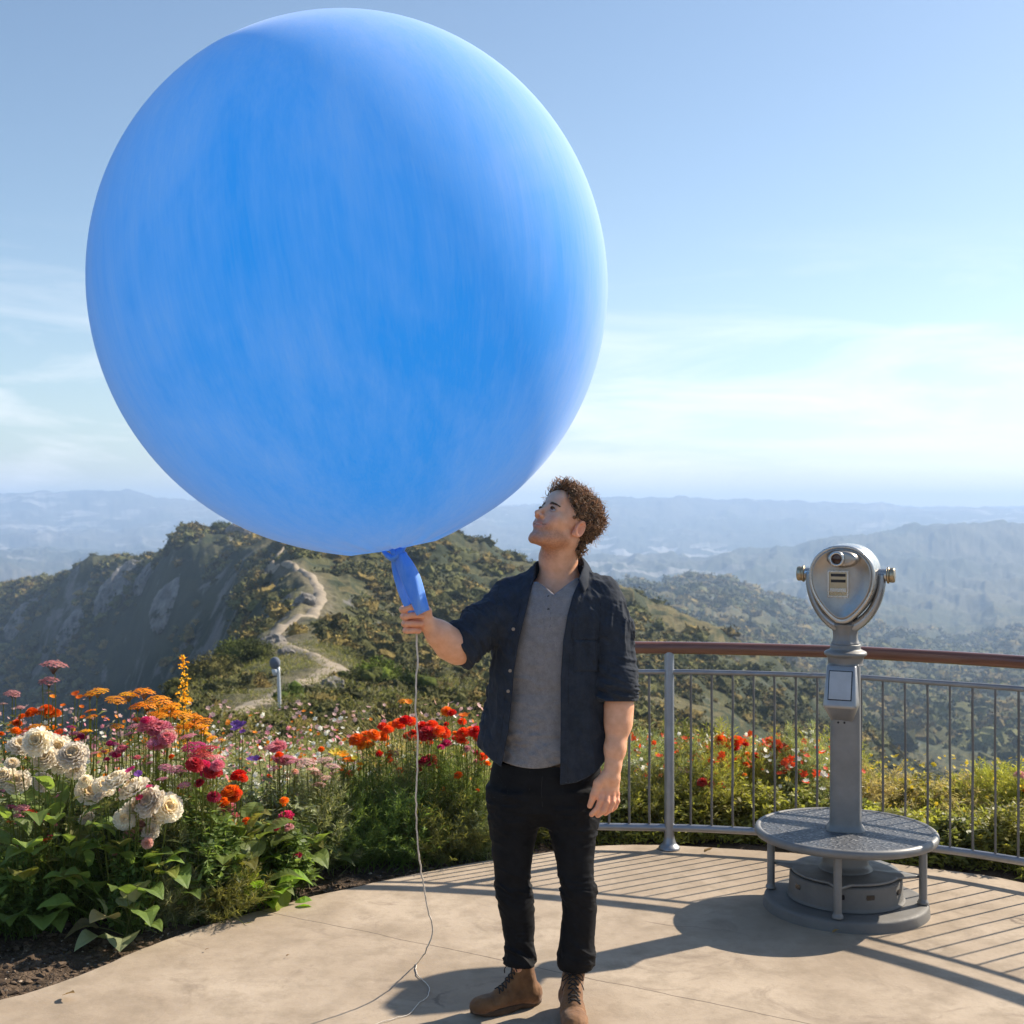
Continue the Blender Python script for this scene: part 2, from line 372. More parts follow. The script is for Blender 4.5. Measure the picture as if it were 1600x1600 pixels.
soil = smooth(8.5, 7.2, rad) * 1.0
soil = np.maximum(soil, smooth(1.9, .8, plat_dist(X, Y)) * smooth(14, 9, rad))
cols[:, 0] = soil.ravel()
td = trail_dist(X, Y); cols[:, 1] = (np.exp(-(td / 1.7) ** 2) * .55).ravel()
cols[:, 2] = smooth(1300, 2600, rad).ravel()
g = NG('hill ground'); at = g.n('ShaderNodeAttribute', attribute_name='tint'); sp = g.n('ShaderNodeSeparateColor'); g.l(at.outputs['Color'], sp.inputs[0])
geo = g.n('ShaderNodeNewGeometry'); sx = g.n('ShaderNodeSeparateXYZ'); g.l(geo.outputs['Normal'], sx.inputs[0])
nbig = g.noise(.012, 12, .62); nmid = g.noise(.09, 8, .6); nfine = g.noise(1.4, 6, .6)
dry = g.mix(g.rng(nfine, .35, .65), (.10, .088, .036), (.185, .15, .065))
scrub = g.mix(g.rng(nmid, .4, .6), (.036, .046, .018), (.095, .098, .036))
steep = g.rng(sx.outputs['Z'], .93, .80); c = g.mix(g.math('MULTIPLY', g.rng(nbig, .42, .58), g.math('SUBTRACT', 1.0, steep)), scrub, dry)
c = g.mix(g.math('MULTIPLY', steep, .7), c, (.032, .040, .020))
c = g.mix(g.rng(g.noise(.25, 6, .65), .5, .62), c, (.03, .04, .016))
rockc = g.mix(g.rng(g.noise(.2, 9, .7, stretch=(1, 1, .35)), .35, .65), (.08, .078, .075), (.21, .195, .175))
rk = g.math('MULTIPLY', g.rng(sx.outputs['Z'], .74, .60), g.rng(g.noise(.022, 7, .65), .56, .61))
c = g.mix(rk, c, rockc)
pk_ = g.math('MULTIPLY', g.math('MULTIPLY', g.rng(g.noise(.016, 8, .7, dist=.8), .57, .60), g.rng(sx.outputs['Z'], .95, .86)), .9); c = g.mix(pk_, c, rockc)
# far valley: fields, bare ground and pale built-up specks
vor = g.n('ShaderNodeTexVoronoi'); vor.inputs['Scale'].default_value = .012; g.l(g.coord(), vor.inputs['Vector'])
sv = g.n('ShaderNodeSeparateColor'); g.l(vor.outputs['Color'], sv.inputs[0])
town = g.math('MULTIPLY', g.rng(sv.outputs[0], .74, .8), g.rng(g.noise(.0007, 5, .6), .47, .58))
field = g.mix(g.rng(g.noise(.0016, 9, .65), .4, .62), (.035, .05, .032), (.115, .105, .075))
fc = g.mix(town, field, (.36, .34, .31))
c = g.mix(sp.outputs[2], c, fc)
c = g.mix(sp.outputs[1], c, g.mix(g.rng(nfine, .3, .7), (.26, .20, .13), (.38, .31, .22)))
soilc = g.mix(g.rng(g.noise(9, 8, .65), .32, .66), (.060, .040, .026), (.17, .118, .078))
soilc = g.mix(g.rng(g.noise(38, 5, .6), .62, .7), soilc, (.28, .21, .14))
c = g.mix(sp.outputs[0], c, soilc)
bm = g.bump(g.noise(.5, 9, .7), .8, .9)
bm = g.bump(g.noise(26, 7, .7), .7, .02, bm)
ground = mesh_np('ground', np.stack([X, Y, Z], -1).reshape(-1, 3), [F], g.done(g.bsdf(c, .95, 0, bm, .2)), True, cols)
tag(ground, 'scrubby brown and olive hills falling to a wide valley', kind='structure')

# trail ribbon draped on the ridge
mb = MB(); P = TRAIL; T = np.gradient(P, axis=0); T /= np.linalg.norm(T, axis=1)[:, None]; Nn = np.stack([-T[:, 1], T[:, 0]], 1)
wid = np.interp(np.linspace(0, 1, len(P)), [0, .12, .25, .6, 1], [.42, .5, .6, .62, .6]) * (1 + .35 * vnoise(np.stack([np.arange(len(P)) * .13, np.zeros(len(P)), np.zeros(len(P))], 1)))
k = np.linspace(-1, 1, 7); Q = P[:, None] + Nn[:, None] * (k[None, :, None] * wid[:, None, None])
zz = height(Q[..., 0], Q[..., 1]); rq = np.hypot(Q[..., 0], Q[..., 1])
zz = np.maximum(zz, zz.mean(1, keepdims=True) - .05 * rq / 50) + .10 * (rq / 50) * (1 - k[None] ** 2) + .02
V = np.concatenate([Q, zz[..., None]], -1).reshape(-1, 3)
i, j = np.meshgrid(np.arange(len(P) - 1), np.arange(6), indexing='ij')
F = np.stack([i * 7 + j, i * 7 + j + 1, (i + 1) * 7 + j + 1, (i + 1) * 7 + j], -1).reshape(-1, 4)
tr = mesh_np('path', V, [F], simple('trail dirt', (.26, .21, .145), .95, 0, .25, .8, .5, 4, .05))
tag(tr, 'pale dirt trail winding up the ridge to the summit', kind='structure')

# haze
def box(x0, x1, y0, y1, z0, z1):
    V = [(x, y, z) for x in (x0, x1) for y in (y0, y1) for z in (z0, z1)]
    return V, np.array([(0, 1, 3, 2), (4, 6, 7, 5), (0, 4, 5, 1), (2, 3, 7, 6), (0, 2, 6, 4), (1, 5, 7, 3)])
zlo = float(Z.min()) - 1.5; zhi = max(float(Z.max()), 6) + 12
hb = MB().add(*box(-9100, 9100, -9100, 9100, zlo, zhi))
m, t = new_mat('haze air'); o_ = t.nodes.new('ShaderNodeOutputMaterial'); pv = t.nodes.new('ShaderNodeVolumePrincipled')
pv.inputs['Color'].default_value = (.51, .70, 1.0, 1); pv.inputs['Density'].default_value = HAZE_D; pv.inputs['Anisotropy'].default_value = .15
t.links.new(pv.outputs[0], o_.inputs['Volume'])
if HAZE_D > 0:
    hz = hb.build('haze', m, smooth=False); tag(hz, 'pale blue haze in the air over the valley', kind='stuff')
    hz.display_type = 'WIRE'

# ------------------------------------------------------------------ platform
g = NG('sandy concrete')
n1 = g.noise(1.3, 9, .62); n2 = g.noise(7, 8, .65); n3 = g.noise(60, 5, .7)
c = g.mix(g.rng(n1, .40, .62), (.335, .26, .185), (.455, .365, .27))
c = g.mix(g.math('MULTIPLY', g.rng(n2, .46, .70), .7), c, (.25, .195, .135))
c = g.mix(g.math('MULTIPLY', g.rng(g.noise(3.1, 10, .72, dist=1.2), .55, .68), .65), c, (.21, .16, .115))
c = g.mix(g.math('MULTIPLY', g.rng(n3, .62, .75), .35), c, (.22, .17, .13))
wv = g.n('ShaderNodeVectorMath', operation='ADD'); g.l(g.coord(), wv.inputs[0])
nvv = g.n('ShaderNodeTexNoise'); nvv.inputs['Scale'].default_value = 2.2; nvv.inputs['Detail'].default_value = 7; g.l(g.coord(), nvv.inputs['Vector'])
sc_ = g.n('ShaderNodeVectorMath', operation='SCALE'); sc_.inputs['Scale'].default_value = .35; g.l(nvv.outputs['Color'], sc_.inputs[0]); g.l(sc_.outputs[0], wv.inputs[1])
vo = g.n('ShaderNodeTexVoronoi', feature='DISTANCE_TO_EDGE'); vo.inputs['Scale'].default_value = .55; g.l(wv.outputs[0], vo.inputs['Vector'])
crack = g.math('MULTIPLY', g.rng(vo.outputs['Distance'], .0030, .0008), g.rng(g.noise(1.1, 3), .56, .62))
c = g.mix(g.math('MULTIPLY', crack, .8), c, (.12, .09, .07))
sep_ = g.n('ShaderNodeSeparateXYZ'); g.l(g.coord(), sep_.inputs[0])
line = g.math('ADD', g.math('MULTIPLY', sep_.outputs[0], .572), g.math('ADD', sep_.outputs[1], g.math('MULTIPLY', g.noise(3, 6), .06)))
line = g.math('ABSOLUTE', g.math('SUBTRACT', line, 4.604))
c = g.mix(g.math('MULTIPLY', g.rng(line, .005, .002), .75), c, (.10, .075, .055))
c = g.mix(g.math('MULTIPLY', g.rng(g.noise(150, 3, .7), .60, .72), .4), c, (.16, .12, .085)); c = g.mix(g.math('MULTIPLY', g.rng(g.noise(24, 8, .75), .54, .66), .35), c, (.27, .21, .15))
bmp = g.bump(n2, .35, .012); bmp = g.bump(n3, .35, .002, bmp)
CONC = g.done(g.bsdf(c, .85, 0, bmp, .25))
o2 = PLAT; d = np.gradient(o2, axis=0); d /= np.linalg.norm(d, axis=1)[:, None]; nn = np.stack([-d[:, 1], d[:, 0]], 1)  # outward (left of travel)
wob = fbm(np.stack([o2[:, 0] * 6, o2[:, 1] * 6, o2[:, 0] * 0], 1), 4) * .018
outer = spline(o2 + nn * wob[:, None], 900); 
w2 = fbm(np.stack([outer[:, 0] * 25, outer[:, 1] * 25, outer[:, 0] * 0], 1), 3) * .006
d = np.gradient(outer, axis=0); d /= np.linalg.norm(d, axis=1)[:, None]; no = np.stack([-d[:, 1], d[:, 0]], 1)
outer = outer + no * w2[:, None]
import bmesh
bm_ = bmesh.new()
rings = []
for off, z in ((0.004, -.15), (0.004, -.012), (-.002, -.004), (-.012, 0.0)):
    rings.append([bm_.verts.new((*(p + q * off), z)) for p, q in zip(outer, no)])
for a, b in zip(rings, rings[1:]):
    for k in range(len(a) - 1): bm_.faces.new((a[k], b[k], b[k + 1], a[k + 1]))
bm_.faces.new(rings[-1][::-1])
bmesh.ops.triangulate(bm_, faces=[f for f in bm_.faces if len(f.verts) > 4])
bmesh.ops.recalc_face_normals(bm_, faces=bm_.faces)
me = bpy.data.meshes.new('platform'); bm_.to_mesh(me); me.materials.append(CONC)
plat = bpy.data.objects.new('pavement', me); COL.objects.link(plat); tag(plat, 'curved sandy concrete overlook platform', kind='structure')
# ------------------------------------------------------------------ railing
galv = simple('galvanised steel', (.30, .31, .33), .42, .75, .12, 14, .12, 70, .001)
galvd = simple('weathered steel bar', (.17, .165, .16), .5, .5, .25, 9, .3, 90, .001)
def rail_mat():
    g = NG('varnished rail'); nz = g.noise(6, 6, .6, stretch=(1, 1, 8))
    c = g.mix(g.rng(nz, .3, .7), (.115, .040, .022), (.20, .075, .042))
    return g.done(g.bsdf(c, .28, 0, g.bump(g.noise(90, 4), .06, .001), .6, Coat_Weight=.4, Coat_Roughness=.15))
RAILC = spline([(.30, 6.15), (.77, 6.11), (1.32, 5.99), (1.86, 5.79), (2.28, 5.50), (2.74, 5.03), (3.12, 4.45), (3.40, 3.75), (3.55, 2.9), (3.6, 1.9)], 400)
RL = np.concatenate([[0], np.cumsum(np.linalg.norm(np.diff(RAILC, axis=0), axis=1))])
def rpt(s): return np.array([np.interp(s, RL, RAILC[:, 0]), np.interp(s, RL, RAILC[:, 1])])
sag = fbm(np.stack([RAILC[:, 0] * 2, RAILC[:, 1] * 2, RAILC[:, 0] * 0], 1), 2)
railing = empty('railing', (.30, 6.15, 0), 'curved grey metal railing with brown handrail at the platform edge', 'railing')
ro = (.30, 6.15, 0)
def r3(z, wob=0): return np.column_stack([RAILC, z + sag * wob])
MB().add(*tube(r3(.986, .003), .0315, 18, flat=.95)).build('handrail', rail_mat(), railing, origin=ro)
MB().add(*tube(r3(.868, .006), .0125, 12)).build('upper_rail', galv, railing, origin=ro)
MB().add(*tube(r3(.105, .006), .0185, 12)).build('lower_rail', galv, railing, origin=ro)
s0 = float(np.interp(.77, RAILC[:80, 0], RL[:80]))
posts = [0.0, s0] + [s0 + 3.3 * k for k in range(1, 3)]
for s in posts:
    if s > RL[-1]: continue
    x, y = rpt(s)
    q = lathe(round_prof([(.0, .0), (.055, .0), (.052, .012), (.034, .028), (.0245, .06), (.0235, .97), (.0, .972)], .006), 20, (x, y, 0))
    MB().add(*q).build('post', galv, railing, origin=ro)
bal = []
s = s0 - .098
ss = []
while s > .05: ss.append(s); s -= .098
s = s0 + .105
while s < RL[-1] - .05:
    if all(abs(s - p) > .05 for p in posts): ss.append(s)
    s += .1
rs = np.random.RandomState(5)
for s in sorted(ss)[:95]:
    x, y = rpt(s); w = rs.randn(6, 2) * .0011
    Pp = np.array([[x + w[k][0], y + w[k][1], z] for k, z in enumerate(np.linspace(.105, .868, 6))])
    MB().add(*tube(spline(Pp, 10), .0052 + rs.rand() * .001, 8, cap=False)).build('baluster', galvd, railing, origin=ro)

# ------------------------------------------------------------------ coin operated viewer
VX, VY = 1.392, 5.21
vo_ = (VX, VY, 0)
viewer = empty('tower_viewer', vo_, 'silver coin operated viewer on a pedestal with round step', 'viewer')
def cast(name, col, rough, metal=.85, bs=.2):
    g = NG(name); n_ = g.noise(7, 7, .65); n3_ = g.noise(110, 4, .6)
    c = g.mix(g.rng(n_, .3, .7), tuple(x * .72 for x in col), col)
    r_ = g.rng(g.noise(16, 6, .7), .3, .7, rough - .09, rough + .12)
    return g.done(g.bsdf(c, r_, metal, g.bump(n3_, bs, .0012), .5))
silver = cast('cast silver', (.62, .59, .55), .27, .92, .25)
greyp = cast('grey pedestal paint', (.25, .245, .235), .5, .35)
dirtyp = cast('dirty grey paint', (.19, .18, .165), .7, .2, .5)
brass = cast('worn brass', (.52, .42, .28), .3, .9)
dark = simple('hole shade and dark trim', (.02, .018, .018), .12, 0, .1)  # near-black for trim, also painted shade inside holes and slots
V0 = np.array(vo_)
def pub(mb, name, mat, parent=viewer, smooth=True): return mb.build(name, mat, parent, smooth)
base = MB().add(*lathe(round_prof([(0, .046), (.316, .046), (.332, .040), (.338, .0), (.338, -.01)], .012), 72)); pub(base, 'base_plate', dirtyp)
drum = MB().add(*lathe(round_prof([(.17, .148), (.222, .146), (.228, .14), (.232, .06), (.24, .05)], .008), 64)); drum_o = pub(drum, 'drum', dirtyp)
# drum hand holes
for a0 in (-80, -110, -40, 200):
    a = R(a0); c0 = np.array([math.cos(a), math.sin(a), 0]) ; tn = np.array([-math.sin(a), math.cos(a), 0])
    Vh = []
    for dx, dz in [(-.016, -.009), (.016, -.009), (.018, .0), (.016, .011), (-.016, .011), (-.018, 0)]: Vh.append(c0 * (.2315) + tn * dx + np.array([0, 0, .108 + dz]))
    MB().add(Vh, np.array([[0, 1, 2, 3, 4, 5]])).build('hand_hole', dark, drum_o, False)  # flat dark patch stands for the shade inside the opening
# flange with four arms reaching the legs
LEGA = [R(-110.5 + 90 * k) for k in range(4)]
def flr(t):
    r = np.full(t.shape, .222)
    for a in LEGA:
        dd = (t - a + math.pi) % (2 * math.pi) - math.pi
        r = np.maximum(r, .308 - .35 * np.abs(dd) ** .62 * .62)
    return r / .25
fl = MB().add(*lathe(round_prof([(.02, .166), (.245, .163), (.25, .156), (.245, .15), (.1, .149)], .004), 180, radfun=lambda t: flr(t))); pub(fl, 'flange', greyp)
ped = MB().add(*lathe(round_prof([(.078, .30), (.083, .285), (.094, .185), (.108, .17), (.112, .162)], .01), 56)); pub(ped, 'pedestal', greyp)
for a in LEGA:
    x, y = .308 * math.cos(a), .308 * math.sin(a)
    MB().add(*lathe(round_prof([(.0, .30), (.0165, .30), (.0165, .068), (.023, .056), (.023, .05)], .004), 16, (x, y, 0))).build('leg', greyp, viewer)
# round step: rim and patterned tread
rim = MB().add(*lathe(round_prof([(.348, .3295), (.358, .334), (.370, .328), (.374, .315), (.370, .300), (.356, .294), (.05, .294)], .006), 96)); pub(rim, 'step_rim', greyp)
g = NG('patterned tread'); vv = g.n('ShaderNodeTexVoronoi', feature='SMOOTH_F1'); vv.inputs['Scale'].default_value = 46; vv.inputs['Smoothness'].default_value = .4; vv.inputs['Randomness'].default_value = .75
mpn = g.n('ShaderNodeMapping'); mpn.inputs['Rotation'].default_value = (0, 0, R(24)); mpn.inputs['Scale'].default_value = (1, 1.9, 1); g.l(g.coord(), mpn.inputs[0]); g.l(mpn.outputs[0], vv.inputs['Vector'])
hh = g.rng(vv.outputs['Distance'], .16, .46, 1, 0)
tread_m = g.done(g.bsdf(g.mix(g.math('MULTIPLY', hh, .75), (.10, .105, .115), g.mix(g.noise(6, 6), (.36, .37, .38), (.55, .55, .55))), g.rng(g.noise(20, 5), .3, .7, .45, .62), .45, g.bump(hh, 1.0, .02), .4))  # hollows of the tread also darkened in the colour, as shade
tread = MB().add(*lathe([(.05, .3285), (.20, .3285), (.349, .3285)], 96)); pub(tread, 'step_tread', tread_m)
# column: rounded-square section, turned a little
def sqsec(w, d, cz, rot, rc=.2, n=40, cx=0, cy=0):
    t = np.arange(n) * 2 * math.pi / n; e = 5.0
    r_ = (np.abs(np.cos(t)) ** e + np.abs(np.sin(t)) ** e) ** (-1 / e)
    x, y = r_ * np.cos(t) * w, r_ * np.sin(t) * d; c_, s_ = math.cos(rot), math.sin(rot)
    return np.stack([cx + x * c_ - y * s_, cy + x * s_ + y * c_, np.full(n, cz)], 1)
def loft(secs, cap=True):
    n = len(secs[0]); V = np.vstack(secs); i, j = np.meshgrid(np.arange(len(secs) - 1), np.arange(n), indexing='ij'); j2 = (j + 1) % n
    F = [np.stack([i * n + j, i * n + j2, (i + 1) * n + j2, (i + 1) * n + j], -1).reshape(-1, 4)]
    if cap:
        k = len(V); V = np.vstack([V, secs[0].mean(0), secs[-1].mean(0)]); jj = np.arange(n); m_ = (len(secs) - 1) * n
        F.append(np.stack([np.full(n, k), (jj + 1) % n, jj], 1)); F.append(np.stack([np.full(n, k + 1), m_ + jj, m_ + (jj + 1) % n], 1))
    return V, F
ROT = R(-14)
colz = [(.327, .078), (.333, .076), (.345, .067), (.36, .064), (.60, .0625), (.86, .061), (1.01, .0605), (1.022, .058)]
pub(MB().add(*loft([sqsec(w, w, z, ROT) for z, w in colz])), 'column', greyp)
# collar and neck
pub(MB().add(*lathe(round_prof([(.0, 1.10), (.062, 1.10), (.062, 1.078), (.086, 1.068), (.088, 1.056), (.074, 1.046), (.071, 1.02), (.074, 1.012), (.0, 1.012)], .006), 40)), 'collar', greyp)
def rr_(t): return 1 + .05 * np.cos(8 * t)
pub(MB().add(*lathe(round_prof([(.0, 1.19), (.062, 1.185), (.053, 1.165), (.049, 1.14), (.051, 1.115), (.06, 1.098), (.0, 1.098)], .008), 40, radfun=rr_)), 'neck', greyp)
# frame of the head: faces camera-left
HD = R(24)                                   # yaw towards the left of the photo
fx = np.array([math.cos(HD), -math.sin(HD), 0])        # towards photo right along face
fy = np.array([-math.sin(HD), -math.cos(HD), 0])       # outwards from the face, to the camera
fz = np.array([0, 0, 1.0])
def hp(a, b, c): return fx * a + fy * b + fz * c
# coin box: sloping front, inverted-wedge underside
BX = R(24); bx_ = np.array([math.cos(BX), -math.sin(BX), 0]); by_ = np.array([-math.sin(BX), -math.cos(BX), 0])
def bp(a, b, c): return bx_ * a + by_ * b + fz * c
secs = []
for z, b0, b1, hw in [(1.018, .03, .066, .056), (1.012, .02, .074, .060), (.86, .02, .118, .068), (.852, .02, .120, .068), (.845, .02, .116, .066), (.79, .02, .062, .046), (.786, .02, .055, .044)]:
    n = 32; t = np.arange(n) * 2 * math.pi / n; e = 9.; r_ = (np.abs(np.cos(t)) ** e + np.abs(np.sin(t)) ** e) ** (-1 / e)
    secs.append(np.array([bp(hw * a * q, (b0 + b1) / 2 + (b1 - b0) / 2 * b * q, z) for a, b, q in zip(np.cos(t), -np.sin(t), r_)]) + [-.006, 0, 0])
cb = pub(MB().add(*loft(secs[::-1])), 'coin_box', cast('coin box paint', (.42, .41, .40), .38, .7))
def plate(cx, cz, w, h, thick, off0, off1, rim_=0):
    """plate on sloping box front between (z=1.012,b=.074) and (z=.86,b=.118)"""
    out = []
    for sx_, sz_ in ((-1, -1), (1, -1), (1, 1), (-1, 1)):
        z = cz + sz_ * h / 2; b = np.interp(z, [.86, 1.012], [.118, .074])
        out.append((cx + sx_ * w / 2, b, z))
    nrm = np.array([0, .96, .28]); V = [bp(a, b + nrm[1] * o, c + nrm[2] * o) + [-.006, 0, 0] for o in (off0, off1) for a, b, c in out]
    return V, np.array([(0, 1, 2, 3)[::-1], (4, 5, 6, 7), (0, 1, 5, 4), (1, 2, 6, 5), (2, 3, 7, 6), (3, 0, 4, 7)])
dl = plate(0, .937, .096, .118, 0, -.002, .0015); MB().add(*dl).build('coin_door_seal', dark, cb, False)
dl = plate(0, .937, .088, .110, 0, -.002, .004); MB().add(*dl).build('coin_door', cast('coin door', (.50, .50, .50), .5, .35), cb, False)
# yoke
yk = []
prof_y = [(-.147, .232), (-.147, .205), (-.140, .155), (-.120, .10), (-.088, .052), (-.045, .016), (0, .004), (.045, .016), (.088, .052), (.120, .10), (.140, .155), (.147, .205), (.147, .232)]
C = spline([(a, b + 1.165) for a, b in prof_y], 60)
secs = []
d = np.gradient(C, axis=0); d /= np.linalg.norm(d, axis=1)[:, None]; nn = np.stack([-d[:, 1], d[:, 0]], 1)
for k in range(60):
    t = np.arange(16) * 2 * math.pi / 16; e = 3.; r_ = (np.abs(np.cos(t)) ** e + np.abs(np.sin(t)) ** e) ** (-1 / e)
    s_ = abs(k / 59 - .5) * 2; th_ = .026 + .016 * (1 - s_) ** 2; dp = .030 + .012 * (1 - s_)
    secs.append(np.array([hp(C[k, 0] + nn[k, 0] * th_ * .62 * math.cos(a) * q, dp * math.sin(a) * q, C[k, 1] + nn[k, 1] * th_ * .62 * math.cos(a) * q) for a, q in zip(t, r_)]))
pub(MB().add(*loft(secs)), 'yoke', cast('yoke paint', (.40, .42, .45), .3, .85))
# trunnions and knobs
PZ = 1.165 + .225
def cyl_along(axis, c, r, a0, a1, name, mat, bulge=.0):
    T_, A_, B_ = axis, fz, np.cross(axis, fz)
    pf = round_prof([(0, a0), (r, a0), (r, a1), (0, a1)], r * .25)
    V, F = lathe(pf, 28); V = np.array([c + A_ * v[0] + B_ * v[1] + T_ * v[2] for v in V])
    return V, F
for s_ in (-1, 1):
    c0 = hp(0, 0, PZ)
    MB().add(*cyl_along(fx * s_, c0, .026, .105, .172, '', None)).build('pivot', silver, viewer)
    MB().add(*cyl_along(fx * s_, c0, .035, .168, .178, '', None)).add(*cyl_along(fx * s_, c0, .031, .176, .200, '', None)).build('knob', brass, viewer)
# head housing: shield outline lofted from front to back
def shield(t, s=1.0):
    """t angle; returns (x,z) of the shield outline, centre near the pivots"""
    x, z = np.cos(t), np.sin(t)
    r = (np.abs(x) ** 2.4 + np.abs(z) ** 2.4) ** (-1 / 2.4)
    X_ = x * r * .134; Z_ = z * r
    Zz = np.where(z > 0, Z_ * .128, Z_ * .195)
    X_ = X_ * np.where(z > 0, 1 - .12 * np.clip(Z_, 0, 1) ** 2, 1 - .50 * np.clip(-Z_, 0, 1) ** 2.0)
    return X_ * s, Zz * s
t = np.arange(72) * 2 * math.pi / 72
secs = []
for b, s_, dz in [(.098, .90, 0), (.103, .955, 0), (.100, .985, 0), (.09, 1.0, 0), (.0, 1.02, .0), (-.08, 1.0, .004), (-.13, .92, .01), (-.16, .78, .015), (-.175, .5, .02), (-.18, .2, .02)]:
    X_, Z_ = shield(t, s_)
    secs.append(np.array([hp(a, b, PZ - .005 + dz + c_) for a, c_ in zip(X_, Z_)]))
hn = pub(MB().add(*loft(secs, True)), 'viewer_head', silver)
# raised rim line and inset face
X_, Z_ = shield(t, .93); X2, Z2 = shield(t, .87)
secs = [np.array([hp(a, b, PZ - .005 + c_) for a, c_ in zip(*shield(t, q))]) for q, b in ((.905, .100), (.885, .1065), (.86, .1085), (.84, .1045), (.4, .1045), (.02, .1045))]
facem = cast('face casting', (.46, .42, .375), .36, .8, .6)
fo = MB().add(*loft(secs, False)).build('face_plate', facem, hn)
# eyepiece hood (wide, ribbed) and lens ring
ez = PZ + .068; ex = -.004
secs = []
for q, b in ((1.0, .100), (.98, .112), (.92, .117), (.94, .122), (.85, .127), (.86, .133), (.74, .138), (.5, .139)):
    secs.append(np.array([hp(ex + .012 + .067 * q * math.cos(a), b, ez + .036 * q * math.sin(a)) for a in np.arange(40) * 2 * math.pi / 40]))
MB().add(*loft(secs)).build('eyepiece_hood', facem, hn)
def ring_to(c, pf, n=32):
    V, F = lathe(pf, n); return np.array([c + fx * v[0] + fz * v[1] + fy * v[2] for v in V]), F
MB().add(*ring_to(hp(ex - .008, .128, ez), round_prof([(.033, .0), (.033, .018), (.029, .026), (.021, .026), (.0205, .012), (.019, .004)], .003))).build('eyepiece', silver, hn)
MB().add(*ring_to(hp(ex - .008, .128, ez), [(.0208, .0145), (.012, .016), (.0, .0165)])).build('lens', simple('lens glass', (.06, .02, .012), .08, 0, .3, 60), hn)
# coin slot panel
def hbox(x0, x1, b0, b1, z0, z1): 
    V, F = box(x0, x1, b0, b1, z0, z1); return np.array([hp(*v) for v in V]), F
px_ = -.012
fr = MB()
zc = PZ - .035; w_, h_, tk = .042, .054, .006
for q in (hbox(px_ - w_, px_ + w_, .103, .113, zc + h_ - tk, zc + h_), hbox(px_ - w_, px_ + w_, .103, .113, zc - h_, zc - h_ + tk),
          hbox(px_ - w_, px_ - w_ + tk, .103, .1128, zc - h_ + tk, zc + h_ - tk), hbox(px_ + w_ - tk, px_ + w_, .103, .1128, zc - h_ + tk, zc + h_ - tk)): fr.add(*q)
slot = fr.build('coin_slot_frame', silver, hn, False)
MB().add(*hbox(px_ - w_ + tk, px_ + w_ - tk, .1, .1062, zc - h_ + tk, zc + h_ - tk)).build('slot_panel', brass, slot, False)
for k, zz_ in enumerate((.030, .006)):
    MB().add(*hbox(px_ - w_ + .012, px_ + w_ - .012, .1055, .1072, zc + zz_, zc + zz_ + .012)).build('coin_slot', dark, slot, False)  # dark bars give the shade inside the slots
MB().add(*hbox(px_ - w_ + .010, px_ + w_ - .010, .105, .114, zc - .032, zc - .018)).build('coin_lip', silver, slot, False)
# screws on the column
for a_, z_ in ((-.03, .815), (-.005, .815)):
    c0 = np.array([math.cos(ROT) * 0 , 0, 0]); fyr = np.array([math.sin(ROT), -math.cos(ROT), 0]); fxr = np.array([math.cos(ROT), math.sin(ROT), 0])
    V, F = lathe([(0, .0035), (.003, .003), (.0045, 0)], 12); V = np.array([fxr * (a_ + v[0]) + fz * (z_ + v[1] - .035) + fyr * (.0618 + v[2]) for v in V])
    MB().add(V, F).build('screw', dark, viewer)

# ------------------------------------------------------------------ balloon
BY = 4.0
bc = npW(BCX, BCY, BY); knot = npW(616, 862, 3.985)
ax = knot - bc; ax /= np.linalg.norm(ax)
balloon = empty('balloon', tuple(bc), 'giant matte blue balloon held up by the man, with long flat neck tail', 'balloon')
up = -ax; a1 = np.cross(up, [0, 1, 0]); a1 /= np.linalg.norm(a1); a2 = np.cross(up, a1)
Rr = BR; Ln = np.linalg.norm(knot - bc)
pf = []
for k in range(73):
    ph = math.pi * k / 72 * .985
    sn = math.sin(ph); r = Rr * (sn if ph < math.pi / 2 else sn ** .87); z = Rr * (1.03 if ph < math.pi / 2 else 1.06) * math.cos(ph)
    pf.append((r, z))
pf = [p for p in pf if not (p[1] < 0 and p[0] < .13)]
rl, zl = pf[-1]
for s in np.linspace(0, 1, 22)[1:]:
    h0 = 3 * s * s - 2 * s ** 3
    r = rl * (1 - s) ** 1.55 + .016 * s; z = zl + (-Ln - zl) * (s ** 1.0 * .35 + .65 * s ** 2.2)
    pf.append((r, z))
seg = 160; tt = np.arange(seg) * 2 * math.pi / seg; prs = np.array(pf); Vb = []
RX_, RZ_ = Rr, Rr * 1.036
i0 = next(k for k, p_ in enumerate(pf) if p_ == (rl, zl)); Vb = []; Vw = []
def ell_pt(dv):   # point of the upright ellipsoid in direction dv
    return dv / np.sqrt((dv[:, 0] / RX_) ** 2 + (dv[:, 1] / RX_) ** 2 + (dv[:, 2] / RZ_) ** 2)[:, None]
kn_ = knot - bc
